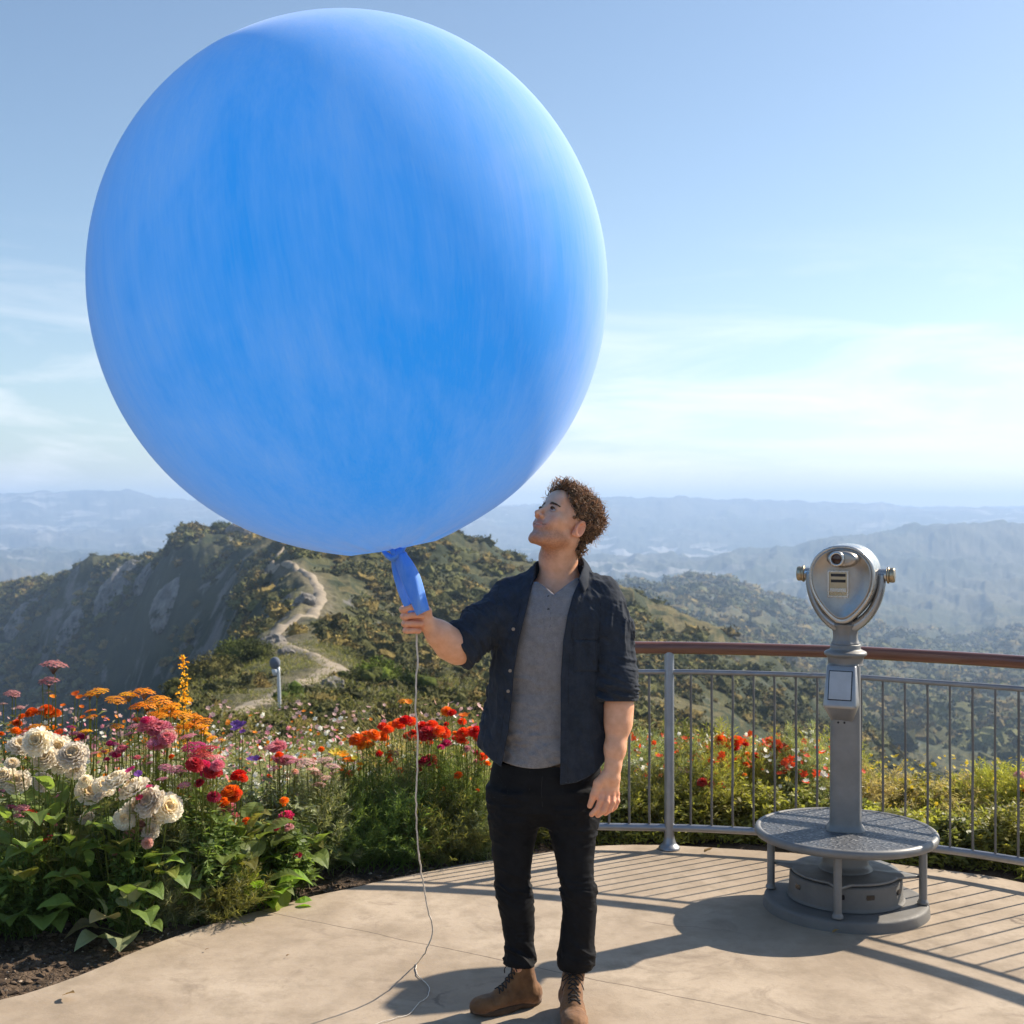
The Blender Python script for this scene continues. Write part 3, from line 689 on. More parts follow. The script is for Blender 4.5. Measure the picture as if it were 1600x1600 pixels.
for k, (r, z) in enumerate(pf):
    if k <= i0:
        dl = np.stack([r * np.cos(tt), r * np.sin(tt), np.full(seg, z)], 1); dw = dl[:, :1] * a1 + dl[:, 1:2] * a2 + dl[:, 2:] * up; pw_ = ell_pt(dw / np.linalg.norm(dw, axis=1)[:, None])
        if r < .34 and z < 0:      # skin drawn in towards the neck: shallow pleats
            g_ = 1 - r / .34; nrm_ = pw_ / np.linalg.norm(pw_, axis=1)[:, None]; pw_ = pw_ + nrm_ * (.016 * g_ ** 2 + .0045 * g_ * np.sin(11 * tt + 1) + .003 * g_ * np.sin(23 * tt))[:, None]
        last = pw_
    else:
        s_ = (k - i0) / (len(pf) - 1 - i0); c_ = kn_ + up * .004; e_ = last - c_; pl = 1 + .16 * s_ * np.sin(9 * tt + 1) + .10 * s_ * np.sin(17 * tt + 2); al = (e_ @ up)[:, None] * up
        pw_ = c_ + (e_ - al) * ((1 - s_) ** 1.5 * pl)[:, None] + (e_ - al) / np.linalg.norm(e_ - al, axis=1)[:, None] * .014 * s_ + al * (1 - s_ ** 1.2)
    Vw.append(pw_)
Vw = np.vstack(Vw); Vb = np.stack([Vw @ a1, Vw @ a2, Vw @ up], 1)
i, j = np.meshgrid(np.arange(len(pf) - 1), np.arange(seg), indexing='ij'); j2 = (j + 1) % seg
F = np.stack([i * seg + j, i * seg + j2, (i + 1) * seg + j2, (i + 1) * seg + j], -1).reshape(-1, 4)[:, ::-1]
g = NG('chalky blue rubber')
# streaks run along meridians from the neck: use the balloon's own axis frame stored as colour (angle, latitude)
at = g.n('ShaderNodeAttribute', attribute_name='tint')
v1 = g.n('ShaderNodeMapping'); v1.inputs['Scale'].default_value = (7, 7, 1.0); g.l(at.outputs['Color'], v1.inputs[0])
s1 = g.n('ShaderNodeTexNoise'); s1.inputs['Scale'].default_value = 2.2; s1.inputs['Detail'].default_value = 8; s1.inputs['Roughness'].default_value = .65; s1.inputs['Distortion'].default_value = .3; g.l(v1.outputs[0], s1.inputs['Vector'])
v2 = g.n('ShaderNodeMapping'); v2.inputs['Scale'].default_value = (40, 40, 2.0); g.l(at.outputs['Color'], v2.inputs[0])
s2 = g.n('ShaderNodeTexNoise'); s2.inputs['Scale'].default_value = 3.0; s2.inputs['Detail'].default_value = 5; g.l(v2.outputs[0], s2.inputs['Vector'])
s3 = g.noise(1.7, 5, .5, dist=.6)
dust = g.math('ADD', g.math('MULTIPLY', s1.outputs[0], .36), g.math('ADD', g.math('MULTIPLY', s2.outputs[0], .14), g.math('MULTIPLY', s3, .70)))
base_c = g.mix(g.rng(dust, .46, .74), BALL_A, BALL_B)
nb_ = g.bump(s2.outputs[0], .04, .01)
b = g.bsdf(base_c, .72, 0, nb_, .15, Sheen_Weight=1.0, Sheen_Roughness=.35); b.inputs['Sheen Tint'].default_value = (.75, .85, 1, 1)
tr_ = g.n('ShaderNodeBsdfTranslucent'); g.l(g.mix(g.rng(dust, .46, .74), BALL_TA, BALL_TB), tr_.inputs[0])
mx = g.n('ShaderNodeMixShader'); mx.inputs[0].default_value = BALL_T; g.l(b.outputs[0], mx.inputs[1]); g.l(tr_.outputs[0], mx.inputs[2])
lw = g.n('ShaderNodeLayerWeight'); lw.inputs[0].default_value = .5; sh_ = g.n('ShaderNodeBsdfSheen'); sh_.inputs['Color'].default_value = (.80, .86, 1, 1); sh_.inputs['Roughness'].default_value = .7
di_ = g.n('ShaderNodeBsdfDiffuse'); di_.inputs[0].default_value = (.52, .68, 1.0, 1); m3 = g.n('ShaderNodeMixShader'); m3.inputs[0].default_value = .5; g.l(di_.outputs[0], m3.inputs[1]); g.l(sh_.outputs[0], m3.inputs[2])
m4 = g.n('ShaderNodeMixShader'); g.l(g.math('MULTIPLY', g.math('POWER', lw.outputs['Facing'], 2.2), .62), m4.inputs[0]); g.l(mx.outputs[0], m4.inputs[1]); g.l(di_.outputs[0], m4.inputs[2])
RUB = g.done(m4.outputs[0])
nrm = Vb / (np.linalg.norm(Vb, axis=1)[:, None] + 1e-9)
hr = np.hypot(Vb[:, 0], Vb[:, 1]) + 1e-9
cc = np.stack([Vb[:, 0] / hr * np.sqrt(np.clip(hr / Rr, 0, 1)), Vb[:, 1] / hr * np.sqrt(np.clip(hr / Rr, 0, 1)), Vb[:, 2]], 1)
mesh_np('envelope', Vw, [F], RUB, True, cc, balloon)
# knot: wrapped rolls of rubber
mb = MB(); kc = knot - bc
g = NG('blue rubber neck'); c = g.mix(g.rng(g.noise(26, 6, .65, stretch=(1, 1, .3)), .35, .7), (.06, .27, .86), (.20, .42, .90))
b = g.bsdf(c, .5, 0, g.bump(g.noise(60, 4, stretch=(1, 1, .2)), .2, .003), .4, Sheen_Weight=.3)
tr_ = g.n('ShaderNodeBsdfTranslucent'); tr_.inputs[0].default_value = (.05, .25, .85, 1); mx = g.n('ShaderNodeMixShader'); mx.inputs[0].default_value = .15; g.l(b.outputs[0], mx.inputs[1]); g.l(tr_.outputs[0], mx.inputs[2])
NECK = g.done(mx.outputs[0])
def pw(px, py, Y): return npW(px, py, Y) - bc
mb.add(*tube(spline([pw(597, 860, 3.97), pw(604, 866, 3.958), pw(612, 871, 3.953), pw(622, 866, 3.952), pw(630, 856, 3.958), pw(632, 851, 3.975)], 30), np.interp(np.linspace(0, 1, 30), [0, .3, .7, 1], [.006, .013, .015, .008]), 14, flat=.7))
mb.add(*tube(spline([pw(609, 853, 3.955), pw(613, 860, 3.948), pw(618, 867, 3.95), pw(626, 868, 3.96)], 20), np.interp(np.linspace(0, 1, 20), [0, .5, 1], [.006, .010, .007]), 12))
mb.add(*tube(spline([pw(630, 850, 3.97), pw(626, 858, 3.958), pw(619, 868, 3.952), pw(616, 873, 3.955)], 20), np.interp(np.linspace(0, 1, 20), [0, .5, 1], [.01, .014, .009]), 12))
mb.add(*tube(spline([pw(604, 868, 3.98), pw(614, 874, 3.965), pw(626, 872, 3.965), pw(633, 864, 3.98)], 20), .008, 12))
mb.build('knot', NECK, balloon)
# flat tail of the neck: two folds with rolled edges
def strip(L, Rt, Ys, thick, name, curl):
    n = 26; L = spline(L, n); Rt = spline(Rt, n); Ys = np.interp(np.linspace(0, 1, n), np.linspace(0, 1, len(Ys)), Ys); m = 13
    secs = []
    for k in range(n):
        front = []; 
        for q in np.linspace(0, 1, m):
            p = L[k] * (1 - q) + Rt[k] * q; yy = Ys[k] - curl * math.sin(q * math.pi) + .004 * math.sin(q * 9 + k * .35) * .5
            front.append((p[0], p[1], yy))
        f_ = [npW(*q) - bc for q in front]; bk = [v + np.array([0, thick, 0]) for v in f_][::-1]
        e1 = (f_[-1] + bk[0]) / 2 + np.array([thick * .4, 0, 0]); e0 = (f_[0] + bk[-1]) / 2 - np.array([thick * .4, 0, 0])
        secs.append(np.array(f_ + [e1] + bk + [e0]))
    MB().add(*loft(secs)).build(name, NECK, balloon)
strip([(619, 869), (620, 884), (630, 912), (643, 942), (652, 962)], [(631, 861), (645, 880), (656, 902), (664, 930), (670, 953)], [3.953, 3.938, 3.930, 3.925, 3.922], .006, 'neck_flap', .016)
strip([(612, 873), (614, 893), (621, 920), (632, 948), (639, 959)], [(622, 870), (630, 890), (640, 915), (648, 940), (651, 956)], [3.967, 3.966, 3.966, 3.964, 3.962], .006, 'neck_flap', .004)
# string
sp_ = [(650, 968, 3.992), (650, 984, 3.988), (651, 998, 3.978), (652, 1040, 3.98), (650, 1100, 4.0), (653, 1170, 4.03), (650, 1250, 4.07), (653, 1320, 4.12), (661, 1380, 4.18), (670, 1425, 4.24), (675, 1455, 4.29), (665, 1487, 4.36)]
g_pts = [(652, 1505), (651, 1520), (662, 1532), (671, 1543), (668, 1557), (652, 1570), (640, 1584), (618, 1591), (594, 1598), (570, 1608)]
S = [npW(*p) for p in sp_] + [np.array([(x - 800) / FPX * (CAMZ - .004) * FPX / (y - 800), (CAMZ - .004) * FPX / (y - 800), .004]) for x, y in g_pts]
S = spline(S, 320); S = S + np.stack([fbm(np.stack([np.arange(320) * .23, np.zeros(320) + q, np.zeros(320)], 1), 3) * .0035 for q in (0, 5.5, 9.1)], 1)
S[:, 2] = np.maximum(S[:, 2], .0035)
MB().add(*tube(S - bc, np.interp(np.arange(320), [0, 180, 230, 319], [.0030, .0027, .0018, .0013]), 7)).build('string', simple('pale cotton string', (.62, .55, .46), .9, 0, .2, 60, .5, 300, .001), balloon)
# ------------------------------------------------------------------ implicit surfaces (for the man)
def surface_nets(fn, lo, hi, h, margin=2.2, B=8):
    """fn(P[n,3])->d. Evaluates only near the surface. Returns V,F"""
    lo = np.asarray(lo, float); hi = np.asarray(hi, float)
    nb = np.ceil((hi - lo) / (h * B)).astype(int); n = nb * B + 1
    bx, by, bz = np.meshgrid(*[np.arange(k) for k in nb], indexing='ij'); bl = np.stack([bx, by, bz], -1).reshape(-1, 3)
    cen = lo + (bl + .5) * B * h; dc = fn(cen); keep = np.abs(dc) < h * B * .87 * margin
    G = np.empty(n, np.float32); S = np.sign(dc).reshape(nb)
    big = np.repeat(np.repeat(np.repeat(S, B, 0), B, 1), B, 2); G[:] = 1.0; G[:-1, :-1, :-1] = big; G[-1] = 1; G[:, -1] = 1; G[:, :, -1] = 1
    o = np.stack(np.meshgrid(*[np.arange(B + 1)] * 3, indexing='ij'), -1).reshape(-1, 3)
    kb = bl[keep]
    for s in range(0, len(kb), 400):
        idx = (kb[s:s + 400, None] * B + o[None]).reshape(-1, 3)
        G[idx[:, 0], idx[:, 1], idx[:, 2]] = fn(lo + idx * h)
    I = (G < 0); 
    c = np.zeros(tuple(n - 1), np.uint8)
    for a in (0, 1):
        for b in (0, 1):
            for d in (0, 1): c += I[a:n[0] - 1 + a, b:n[1] - 1 + b, d:n[2] - 1 + d]
    cx, cy, cz = np.nonzero((c > 0) & (c < 8)); ids = np.full(tuple(n - 1), -1, np.int32); ids[cx, cy, cz] = np.arange(len(cx))
    base = np.stack([cx, cy, cz], 1); acc = np.zeros((len(cx), 3)); cnt = np.zeros(len(cx))
    cor = [(a, b, d) for a in (0, 1) for b in (0, 1) for d in (0, 1)]
    for p in cor:
        for ax_ in range(3):
            if p[ax_] == 1: continue
            q = list(p); q[ax_] = 1
            g0 = G[cx + p[0], cy + p[1], cz + p[2]].astype(float); g1 = G[cx + q[0], cy + q[1], cz + q[2]].astype(float)
            m = (g0 < 0) != (g1 < 0); t = np.where(m, g0 / np.where(m, g0 - g1, 1), 0); t = np.clip(t, 0, 1)
            pt = np.array(p, float)[None] + np.zeros((len(cx), 3)); pt[:, ax_] += t
            acc += pt * m[:, None]; cnt += m
    V = lo + (base + acc / cnt[:, None]) * h
    F = []
    for ax_ in range(3):
        a1_, a2_ = (ax_ + 1) % 3, (ax_ + 2) % 3
        sl0 = [slice(None)] * 3; sl1 = [slice(None)] * 3; sl0[ax_] = slice(0, -1); sl1[ax_] = slice(1, None)
        D = I[tuple(sl0)] != I[tuple(sl1)]; e = np.stack(np.nonzero(D), 1)
        ok = (e[:, a1_] > 0) & (e[:, a2_] > 0) & (e[:, a1_] < n[a1_] - 1) & (e[:, a2_] < n[a2_] - 1); e = e[ok]
        inside0 = I[e[:, 0], e[:, 1], e[:, 2]]
        def cid(d1, d2):
            k = e.copy(); k[:, a1_] -= d1; k[:, a2_] -= d2; return ids[k[:, 0], k[:, 1], k[:, 2]]
        q = np.stack([cid(1, 1), cid(0, 1), cid(0, 0), cid(1, 0)], 1); q[~inside0] = q[~inside0][:, ::-1]
        q = q[(q >= 0).all(1)]; F.append(q)
    return V, [np.concatenate(F)]
def relax(V, F, it=2, lam=.5):
    F = F[0]; e = np.concatenate([F[:, [0, 1]], F[:, [1, 2]], F[:, [2, 3]], F[:, [3, 0]]]); e = np.concatenate([e, e[:, ::-1]])
    cnt = np.bincount(e[:, 0], minlength=len(V))[:, None]
    for k in range(it):
        for l in (lam, -lam * .98) if it > 1 else (lam,):
            s = np.stack([np.bincount(e[:, 0], V[e[:, 1], a], minlength=len(V)) for a in range(3)], 1) / np.maximum(cnt, 1); V = V + l * (s - V)
    return V
def smin(a, b, k): h = np.clip(.5 + .5 * (b - a) / k, 0, 1); return b + (a - b) * h - k * h * (1 - h)
def smax(a, b, k): return -smin(-a, -b, k)
def cap_(P, a, b, ra, rb=None):
    rb = ra if rb is None else rb; a = np.asarray(a, float); b = np.asarray(b, float); ab = b - a
    t = np.clip(((P - a) @ ab) / ab.dot(ab), 0, 1); return np.linalg.norm(P - a - t[:, None] * ab, axis=1) - (ra + (rb - ra) * t)
def ell(P, c, r, M=None):
    q = P - np.asarray(c, float)
    if M is not None: q = q @ M
    r = np.asarray(r, float); k = np.linalg.norm(q / r, axis=1); k2 = np.linalg.norm(q / (r * r), axis=1) + 1e-9
    return k * (k - 1) / k2
def chain(P, pts, rs, k=.012):
    d = cap_(P, pts[0], pts[1], rs[0], rs[1])
    for i in range(1, len(pts) - 1): d = smin(d, cap_(P, pts[i], pts[i + 1], rs[i], rs[i + 1]), k)
    return d
def zloft(P, zs, cx, cy, a, b, yaw=0., e=2.0):
    """tube whose elliptical sections stack along z (zs ascending)"""
    z = P[:, 2]; zc = np.clip(z, zs[0], zs[-1]); f = lambda v: np.interp(zc, zs, v)
    x = P[:, 0] - f(cx); y = P[:, 1] - f(cy); 
    if yaw: c_, s_ = math.cos(yaw), math.sin(yaw); x, y = x * c_ + y * s_, -x * s_ + y * c_
    A, B_ = f(a), f(b); k = ((np.abs(x) / A) ** e + (np.abs(y) / B_) ** e) ** (1 / e)
    d = (k - 1) * (np.abs(x) * B_ + np.abs(y) * A + 1e-6) / (np.abs(x) + np.abs(y) + 1e-6) * .92
    ov = np.maximum(zs[0] - z, z - zs[-1]); return np.where(ov > 0, np.where(d > 0, np.hypot(d, ov), np.maximum(ov, d)), np.maximum(d, ov - .0))
YM = 4.15
def J(px, py, dy=0.): return npW(px, py, YM + dy)
def zz(py, dy=0.): return CAMZ - (py - 800) / FPX * (YM + dy)
def xx(px, dy=0.): return (px - 800) / FPX * (YM + dy)
def proj(P): return 800 + FPX * P[:, 0] / P[:, 1], 800 - FPX * (P[:, 2] - CAMZ) / P[:, 1]

# ---- head in its own frame: x across, y forward, z up, origin between the eyes' level and the ears
HC = J(881, 819, .02)
HYAW, HPITCH = R(126), R(34)      # turned towards the left of the photo, chin lifted
Mh = (Matrix.Rotation(HYAW, 3, 'Z') @ Matrix.Rotation(HPITCH, 3, 'X'))   # local y forward
Mh = np.array(Mh)                  # world = Mh @ local
HS = 1.0
def to_head(P): return (P - HC) @ Mh / HS
def from_head(L): return np.asarray(L) * HS @ Mh.T + HC
def head_sdf(P):
    q = to_head(P); s = q.copy(); s[:, 0] = np.abs(s[:, 0])
    d = ell(s, (0, -.012, .036), (.073, .094, .083))
    d = smin(d, ell(s, (0, .028, -.02), (.061, .066, .088)), .02)
    d = smin(d, cap_(s, (.047, -.005, -.055), (.026, .064, -.100), .016, .016), .026)
    d = smin(d, ell(s, (0, .074, -.100), (.024, .020, .019)), .016)
    d = smin(d, ell(s, (.043, .054, -.022), (.021, .024, .02)), .022)
    d = smin(d, cap_(s, (.008, .084, .019), (.040, .070, .019), .0085, .008), .014)
    d = smin(d, ell(s, (0, .072, .05), (.046, .022, .036)), .02)
    # eye sockets
    d = smax(d, -ell(s, (.031, .101, .001), (.0165, .0185, .0115)), .010)
    # nose
    d = smin(d, chain(s, [(0, .088, .012), (0, .101, -.012), (0, .1135, -.030)], [.0065, .0068, .0095], .006), .010)
    d = smin(d, ell(s, (.0125, .1005, -.0345), (.0075, .0095, .0075)), .006)
    d = smax(d, -ell(s, (.0068, .1075, -.0425), (.0036, .0055, .0042)), .003)
    # muzzle and lips
    d = smin(d, ell(s, (0, .075, -.060), (.028, .019, .022)), .016)
    d = smin(d, chain(s, [(0, .0940, -.0570), (.012, .0905, -.0562), (.0325, .0725, -.0565)], [.0036, .0036, .0016], .004), .004)
    d = smin(d, chain(s, [(0, .0920, -.0670), (.013, .0885, -.0655), (.0305, .0725, -.0590)], [.0050, .0044, .0016], .004), .005)
    d = smax(d, -chain(s, [(0, .0975, -.0612), (.013, .0935, -.0602), (.0355, .0725, -.0565)], [.0022, .0024, .0020], .003), .0025)
    d = smin(d, ell(s, (.034, .070, -.048), (.014, .016, .014)), .014)
    # eyelids round the eyeballs
    lid = ell(s, (.0305, .0755, .0015), (.0150, .0145, .0130))
    slit = np.maximum(np.abs((s[:, 2] - .0010) - .000 - 6 * (s[:, 0] - .031) ** 2 * -1) - .0033, np.abs(s[:, 0] - .031) - .0112)
    lid = smax(lid, -np.maximum(slit, .080 - s[:, 1]), .0015)
    d = smin(d, lid, .003)
    # ears
    e0 = ell(s, (.0745, -.012, -.012), (.0075, .0175, .030), None)
    rim_ = np.hypot(np.hypot((s[:, 1] + .014) / .9, (s[:, 2] + .010) / 1.55) - .0165, (s[:, 0] - .0800) * 1.0) - .0036
    e0 = smax(e0, -ell(s, (.0825, -.010, -.010), (.0085, .0095, .0185)), .004)
    ear = smin(e0, rim_, .005)
    ear = smin(ear, ell(s, (.0755, -.003, -.036), (.006, .008, .009)), .006)
    d = smin(d, ear, .006)
    return d * .95
# ---- hands
def finger(P, pts, r0, r1, k=.003): 
    n = len(pts); rs = np.linspace(r0, r1, n); return chain(P, pts, rs, k)
GY = 3.985 - YM
def G_(px, py, y): return npW(px, py, 3.985 + y)
def fist(P):
    """right hand, palm towards the camera, fingers closed round the neck and string"""
    w = G_(669, 975, .01); d = cap_(P, w, G_(651, 966, .018), .026, .027)
    d = smin(d, ell(P, G_(646, 966, .016), (.030, .018, .040)), .012)
    d = smin(d, cap_(P, G_(668, 972, -.006), G_(666, 956, -.012), .0165, .0135), .014)
    rows = [(952, 948, 656, 0.0110), (963, 961, 659, .0113), (974.5, 974, 658, .0110), (985, 985, 655, .0098)]
    for k, (py, py2, xt, r) in enumerate(rows):
        o = .002 * k
        f = finger(P, [G_(640 + k * 1.0, py - 1, .030), G_(629 + k * 1.6, py, .008), G_(632 + k * 1.4, py + .5, -.014), G_(643 + k * .6, py2 + .5, -.024), G_(xt, py2 + 1, -.018)], r * 1.04, r * .86)
        d = smin(d, f, .0028)
    # thumb: leaves the side of the palm near the wrist, lies up along the neck
    th = finger(P, [G_(669, 968, -.004), G_(668, 955, -.016), G_(661, 944, -.024), G_(652, 938, -.024)], .0150, .0092, .006)
    return smin(d, th, .006)
def L_(px, py, y): return npW(px, py, 4.02 + y)
def lhand(P):
    """left hand hanging, back of the hand to the camera"""
    w = L_(958, 1196, .004)
    d = cap_(P, w, L_(955, 1213, -.002), .0265, .028)
    pl = chain(P, [L_(948, 1216, -.004), L_(944, 1236, -.010)], [.017, .0155], .008)
    pl = smin(pl, chain(P, [L_(957, 1216, .0), L_(953, 1238, -.006)], [.0175, .0155], .008), .012)
    pl = smin(pl, chain(P, [L_(961, 1218, .010), L_(961, 1238, .004)], [.016, .0135], .008), .012)
    d = smin(d, pl, .014)
    F_ = [([(941, 1236, -.014), (939.0, 1250, -.028), (933.5, 1264, -.032), (924.5, 1272.5, -.028)], .0112, .0085),
          ([(949, 1239, -.012), (948.0, 1254, -.030), (943.0, 1267, -.034), (934, 1274, -.026)], .0112, .0086),
          ([(957.0, 1240, -.004), (957.5, 1254, -.022), (953.0, 1265, -.026), (946, 1271, -.016)], .0106, .0080),
          ([(963.5, 1240, .008), (964.5, 1252, -.008), (961.0, 1261, -.012), (956, 1266, -.004)], .0094, .0070)]
    for pts, r0, r1 in F_:
        f = finger(P, [L_(*p) for p in pts], r0, r1); 
        f = smin(f, ell(P, L_(*pts[0]) + np.array([0, -.003, 0]), (.0105, .0105, .0105)), .004)
        d = smin(d, f, .0028)
    th = finger(P, [L_(949, 1210, -.004), L_(934.5, 1224, -.018), L_(928, 1242, -.026), L_(921.5, 1259, -.026)], .0180, .0088, .006)
    d = smin(d, th, .009)
    # knuckle tendons
    return d
# ---- arms, neck, trunk, legs under the clothes
ELB_R, SH_R = J(716, 1016, -.085), J(800, 937, .03)
ELB_L, SH_L = J(967, 1078, -.06), J(940, 950, -.02)
def body_sdf(P):
    d = head_sdf(P)
    nk = chain(P, [from_head((0, -.030, -.045)), J(872, 872, .045), J(874, 905, .055)], [.056, .0585, .066], .03)
    d = smin(d, nk, .022)
    tr = zloft(P, [zz(1240), zz(1180), zz(1080), zz(980), zz(925), zz(903)], [xx(852), xx(856), xx(862), xx(868), xx(872), xx(873)], [YM, YM + .01, YM + .02, YM + .03, YM + .045, YM + .05],
               [.120, .125, .135, .150, .130, .06], [.06, .07, .085, .095, .075, .05], R(-14), 2.3)
    tr = smin(tr, cap_(P, SH_R, SH_L, .036), .03)
    d = smin(d, tr, .035)
    d = smin(d, chain(P, [SH_R, ELB_R], [.036, .040], .02), .03)
    d = smin(d, chain(P, [SH_L, ELB_L], [.036, .040], .02), .03)
    # right forearm: bulges below the elbow, narrows to the wrist
    fr_ = chain(P, [ELB_R, J(703, 1006, -.105), J(686, 990, -.135), G_(669, 975, .012)], [.0460, .0475, .0385, .0250], .03)
    d = smin(d, smin(fr_, fist(P), .012), .02)
    fl_ = chain(P, [ELB_L, L_(967, 1105, .052), L_(966, 1130, .040), L_(961, 1170, .018), L_(958, 1196, .004)], [.040, .0420, .0395, .0300, .0250], .03)
    d = smin(d, smin(fl_, lhand(P), .012), .02)
    d = smin(d, zloft(P, LZ, LX, LY, LA * .6, LA * .6), .03); d = smin(d, zloft(P, RZ, RX, RY, RA * .6, RA * .6), .03)
    return d
# ---- leg outlines taken off the photograph: rows (py, left, right)
def legtab(rows, dys):
    rows = np.array(rows, float); rows = rows[np.argsort(-rows[:, 0])]; dy = np.interp(rows[:, 0], dys[0], dys[1])
    z = np.array([zz(p, q) for p, q in zip(rows[:, 0], dy)]); x = np.array([xx((l + r) / 2, q) for (p, l, r), q in zip(rows, dy)])
    a = -.0035 + np.array([(r - l) / 2 / FPX * (YM + q) for (p, l, r), q in zip(rows, dy)]); return z, x, YM + dy, a
LZ, LX, LY, LA = legtab([(1230, 761, 858), (1260, 761, 851), (1290, 764, 842), (1320, 767, 836), (1350, 770, 831), (1378, 773, 828), (1398, 776, 831), (1420, 779, 835), (1450, 784, 836), (1475, 788, 835), (1497, 788, 838), (1510, 790, 838), (1524, 795, 835)], ([1230, 1380, 1524], [.02, -.01, .0]))
RZ, RX, RY, RA = legtab([(1230, 846, 940), (1260, 850, 939), (1290, 856, 935), (1320, 862, 931), (1350, 868, 928), (1378, 874, 929), (1400, 877, 933), (1425, 878, 933), (1460, 875, 930), (1490, 873, 928), (1512, 875, 925), (1526, 871, 921), (1543, 875, 918)], ([1230, 1380, 1543], [.0, -.05, -.04]))
def folds(P, sc, amp, seed=0, ridged=True, oct=3):
    return amp * fbm(P * np.asarray(sc, float) + seed, oct, .5, ridged)
def trousers_sdf(P):
    z = P[:, 2]; px, py = proj(P)
    l = zloft(P, LZ, LX, LY, LA, LA * 1.04); r = zloft(P, RZ, RX, RY, RA, RA * 1.04)
    w = .0075 * np.exp(-((py - 1393) / 24) ** 2) + .009 * np.exp(-((py - 1503) / 26) ** 2) + .003
    tilt = P[:, 2] * 30 + P[:, 0] * 14 + P[:, 1] * 9 + vnoise(P * 6) * 1.6
    q = np.stack([P[:, 0] * 9, P[:, 1] * 9, tilt], 1)
    fw = w * (fbm(q + 3, 3, .5, True) + .2)
    l = l - fw; r = r - fw
    hip = zloft(P, [zz(1285), zz(1262), zz(1235), zz(1205), zz(1170)], [xx(850), xx(850), xx(850), xx(853), xx(856)], [YM + .015] * 5,
                [.148, .180, .1865, .183, .172], [.07, .10, .108, .108, .10], R(-8), 2.5)
    d = smin(l, r, .018); d = smin(d, hip, .022)
    # whiskers at the hip and fly seam
    d = d - folds(P, (12, 10, 40), .006, 4) * np.exp(-((py - 1275) / 45) ** 2)
    d = d + .0012 * np.exp(-((px - 826) / 1.3) ** 2) * (py < 1240) * (P[:, 1] < YM)
    hemL = np.where(px < 855, zz(1524) - .0, zz(1543)); return np.maximum(d, hemL - z)
def tee_sdf(P):
    px, py = proj(P)
    zs = [zz(1205), zz(1185), zz(1150), zz(1100), zz(1050), zz(1000), zz(960), zz(930), zz(905), zz(888)]
    d = zloft(P, zs, [xx(q) for q in (848, 850, 853, 857, 861, 864, 867, 868, 870, 872)], [YM + q for q in (.005, .005, .01, .015, .015, .015, .02, .03, .04, .05)],
              [.176, .172, .166, .163, .168, .172, .172, .150, .105, .078], [.108, .106, .103, .106, .113, .121, .122, .112, .09, .072], R(-12), 2.35)
    fw = folds(P, (9, 9, 16), .014, 8) * (.3 + .7 * smooth(960, 1180, py)) + folds(P + np.stack([P[:, 2], P[:, 2] * 0, P[:, 0]], 1) * .5, (14, 8, 22), .008, 2) * smooth(1080, 1170, py)
    d = d - fw
    # neckline: cut along a V-ish henley collar
    dx = np.abs(px - 866); vneck = 909 + 17 * (1 - np.clip(dx / 30, 0, 1) ** 1.15) ; vneck = np.where(px < 866, 909 + 20 * (1 - np.clip((866 - px) / 26, 0, 1) ** .9), 903 + 26 * (1 - np.clip((px - 866) / 34, 0, 1) ** .95))
    cut = np.where(P[:, 1] < YM + .06, (vneck - py) / FPX * YM, (900 - py) / FPX * YM)
    band = np.exp(-(((py - vneck) - 4) / 3.5) ** 2); d = d - .0015 * band
    d = d + .0022 * (np.exp(-((px - 853 + (py - 925) * .1) / 1.2) ** 2) + np.exp(-((px - 862 + (py - 925) * .1) / 1.2) ** 2)) * (py > 922) * (py < 985) * (P[:, 1] < YM)
    d = smax(d, cut, .003)
    hem = 1196 + 5 - ((px - 835) / 42.) ** 2 * 8; hemc = (py - hem) / FPX * YM
    return smax(d, hemc, .003)
OPL = (np.array([880, 905, 930, 960, 1000, 1050, 1090, 1140, 1200, 1230.]), np.array([838, 834, 828, 821, 811, 803, 800, 795, 783, 778.]))
OPR = (np.array([880, 905, 930, 960, 1000, 1060, 1120, 1230.]), np.array([912, 906, 895, 887, 880, 876, 876, 875.]))
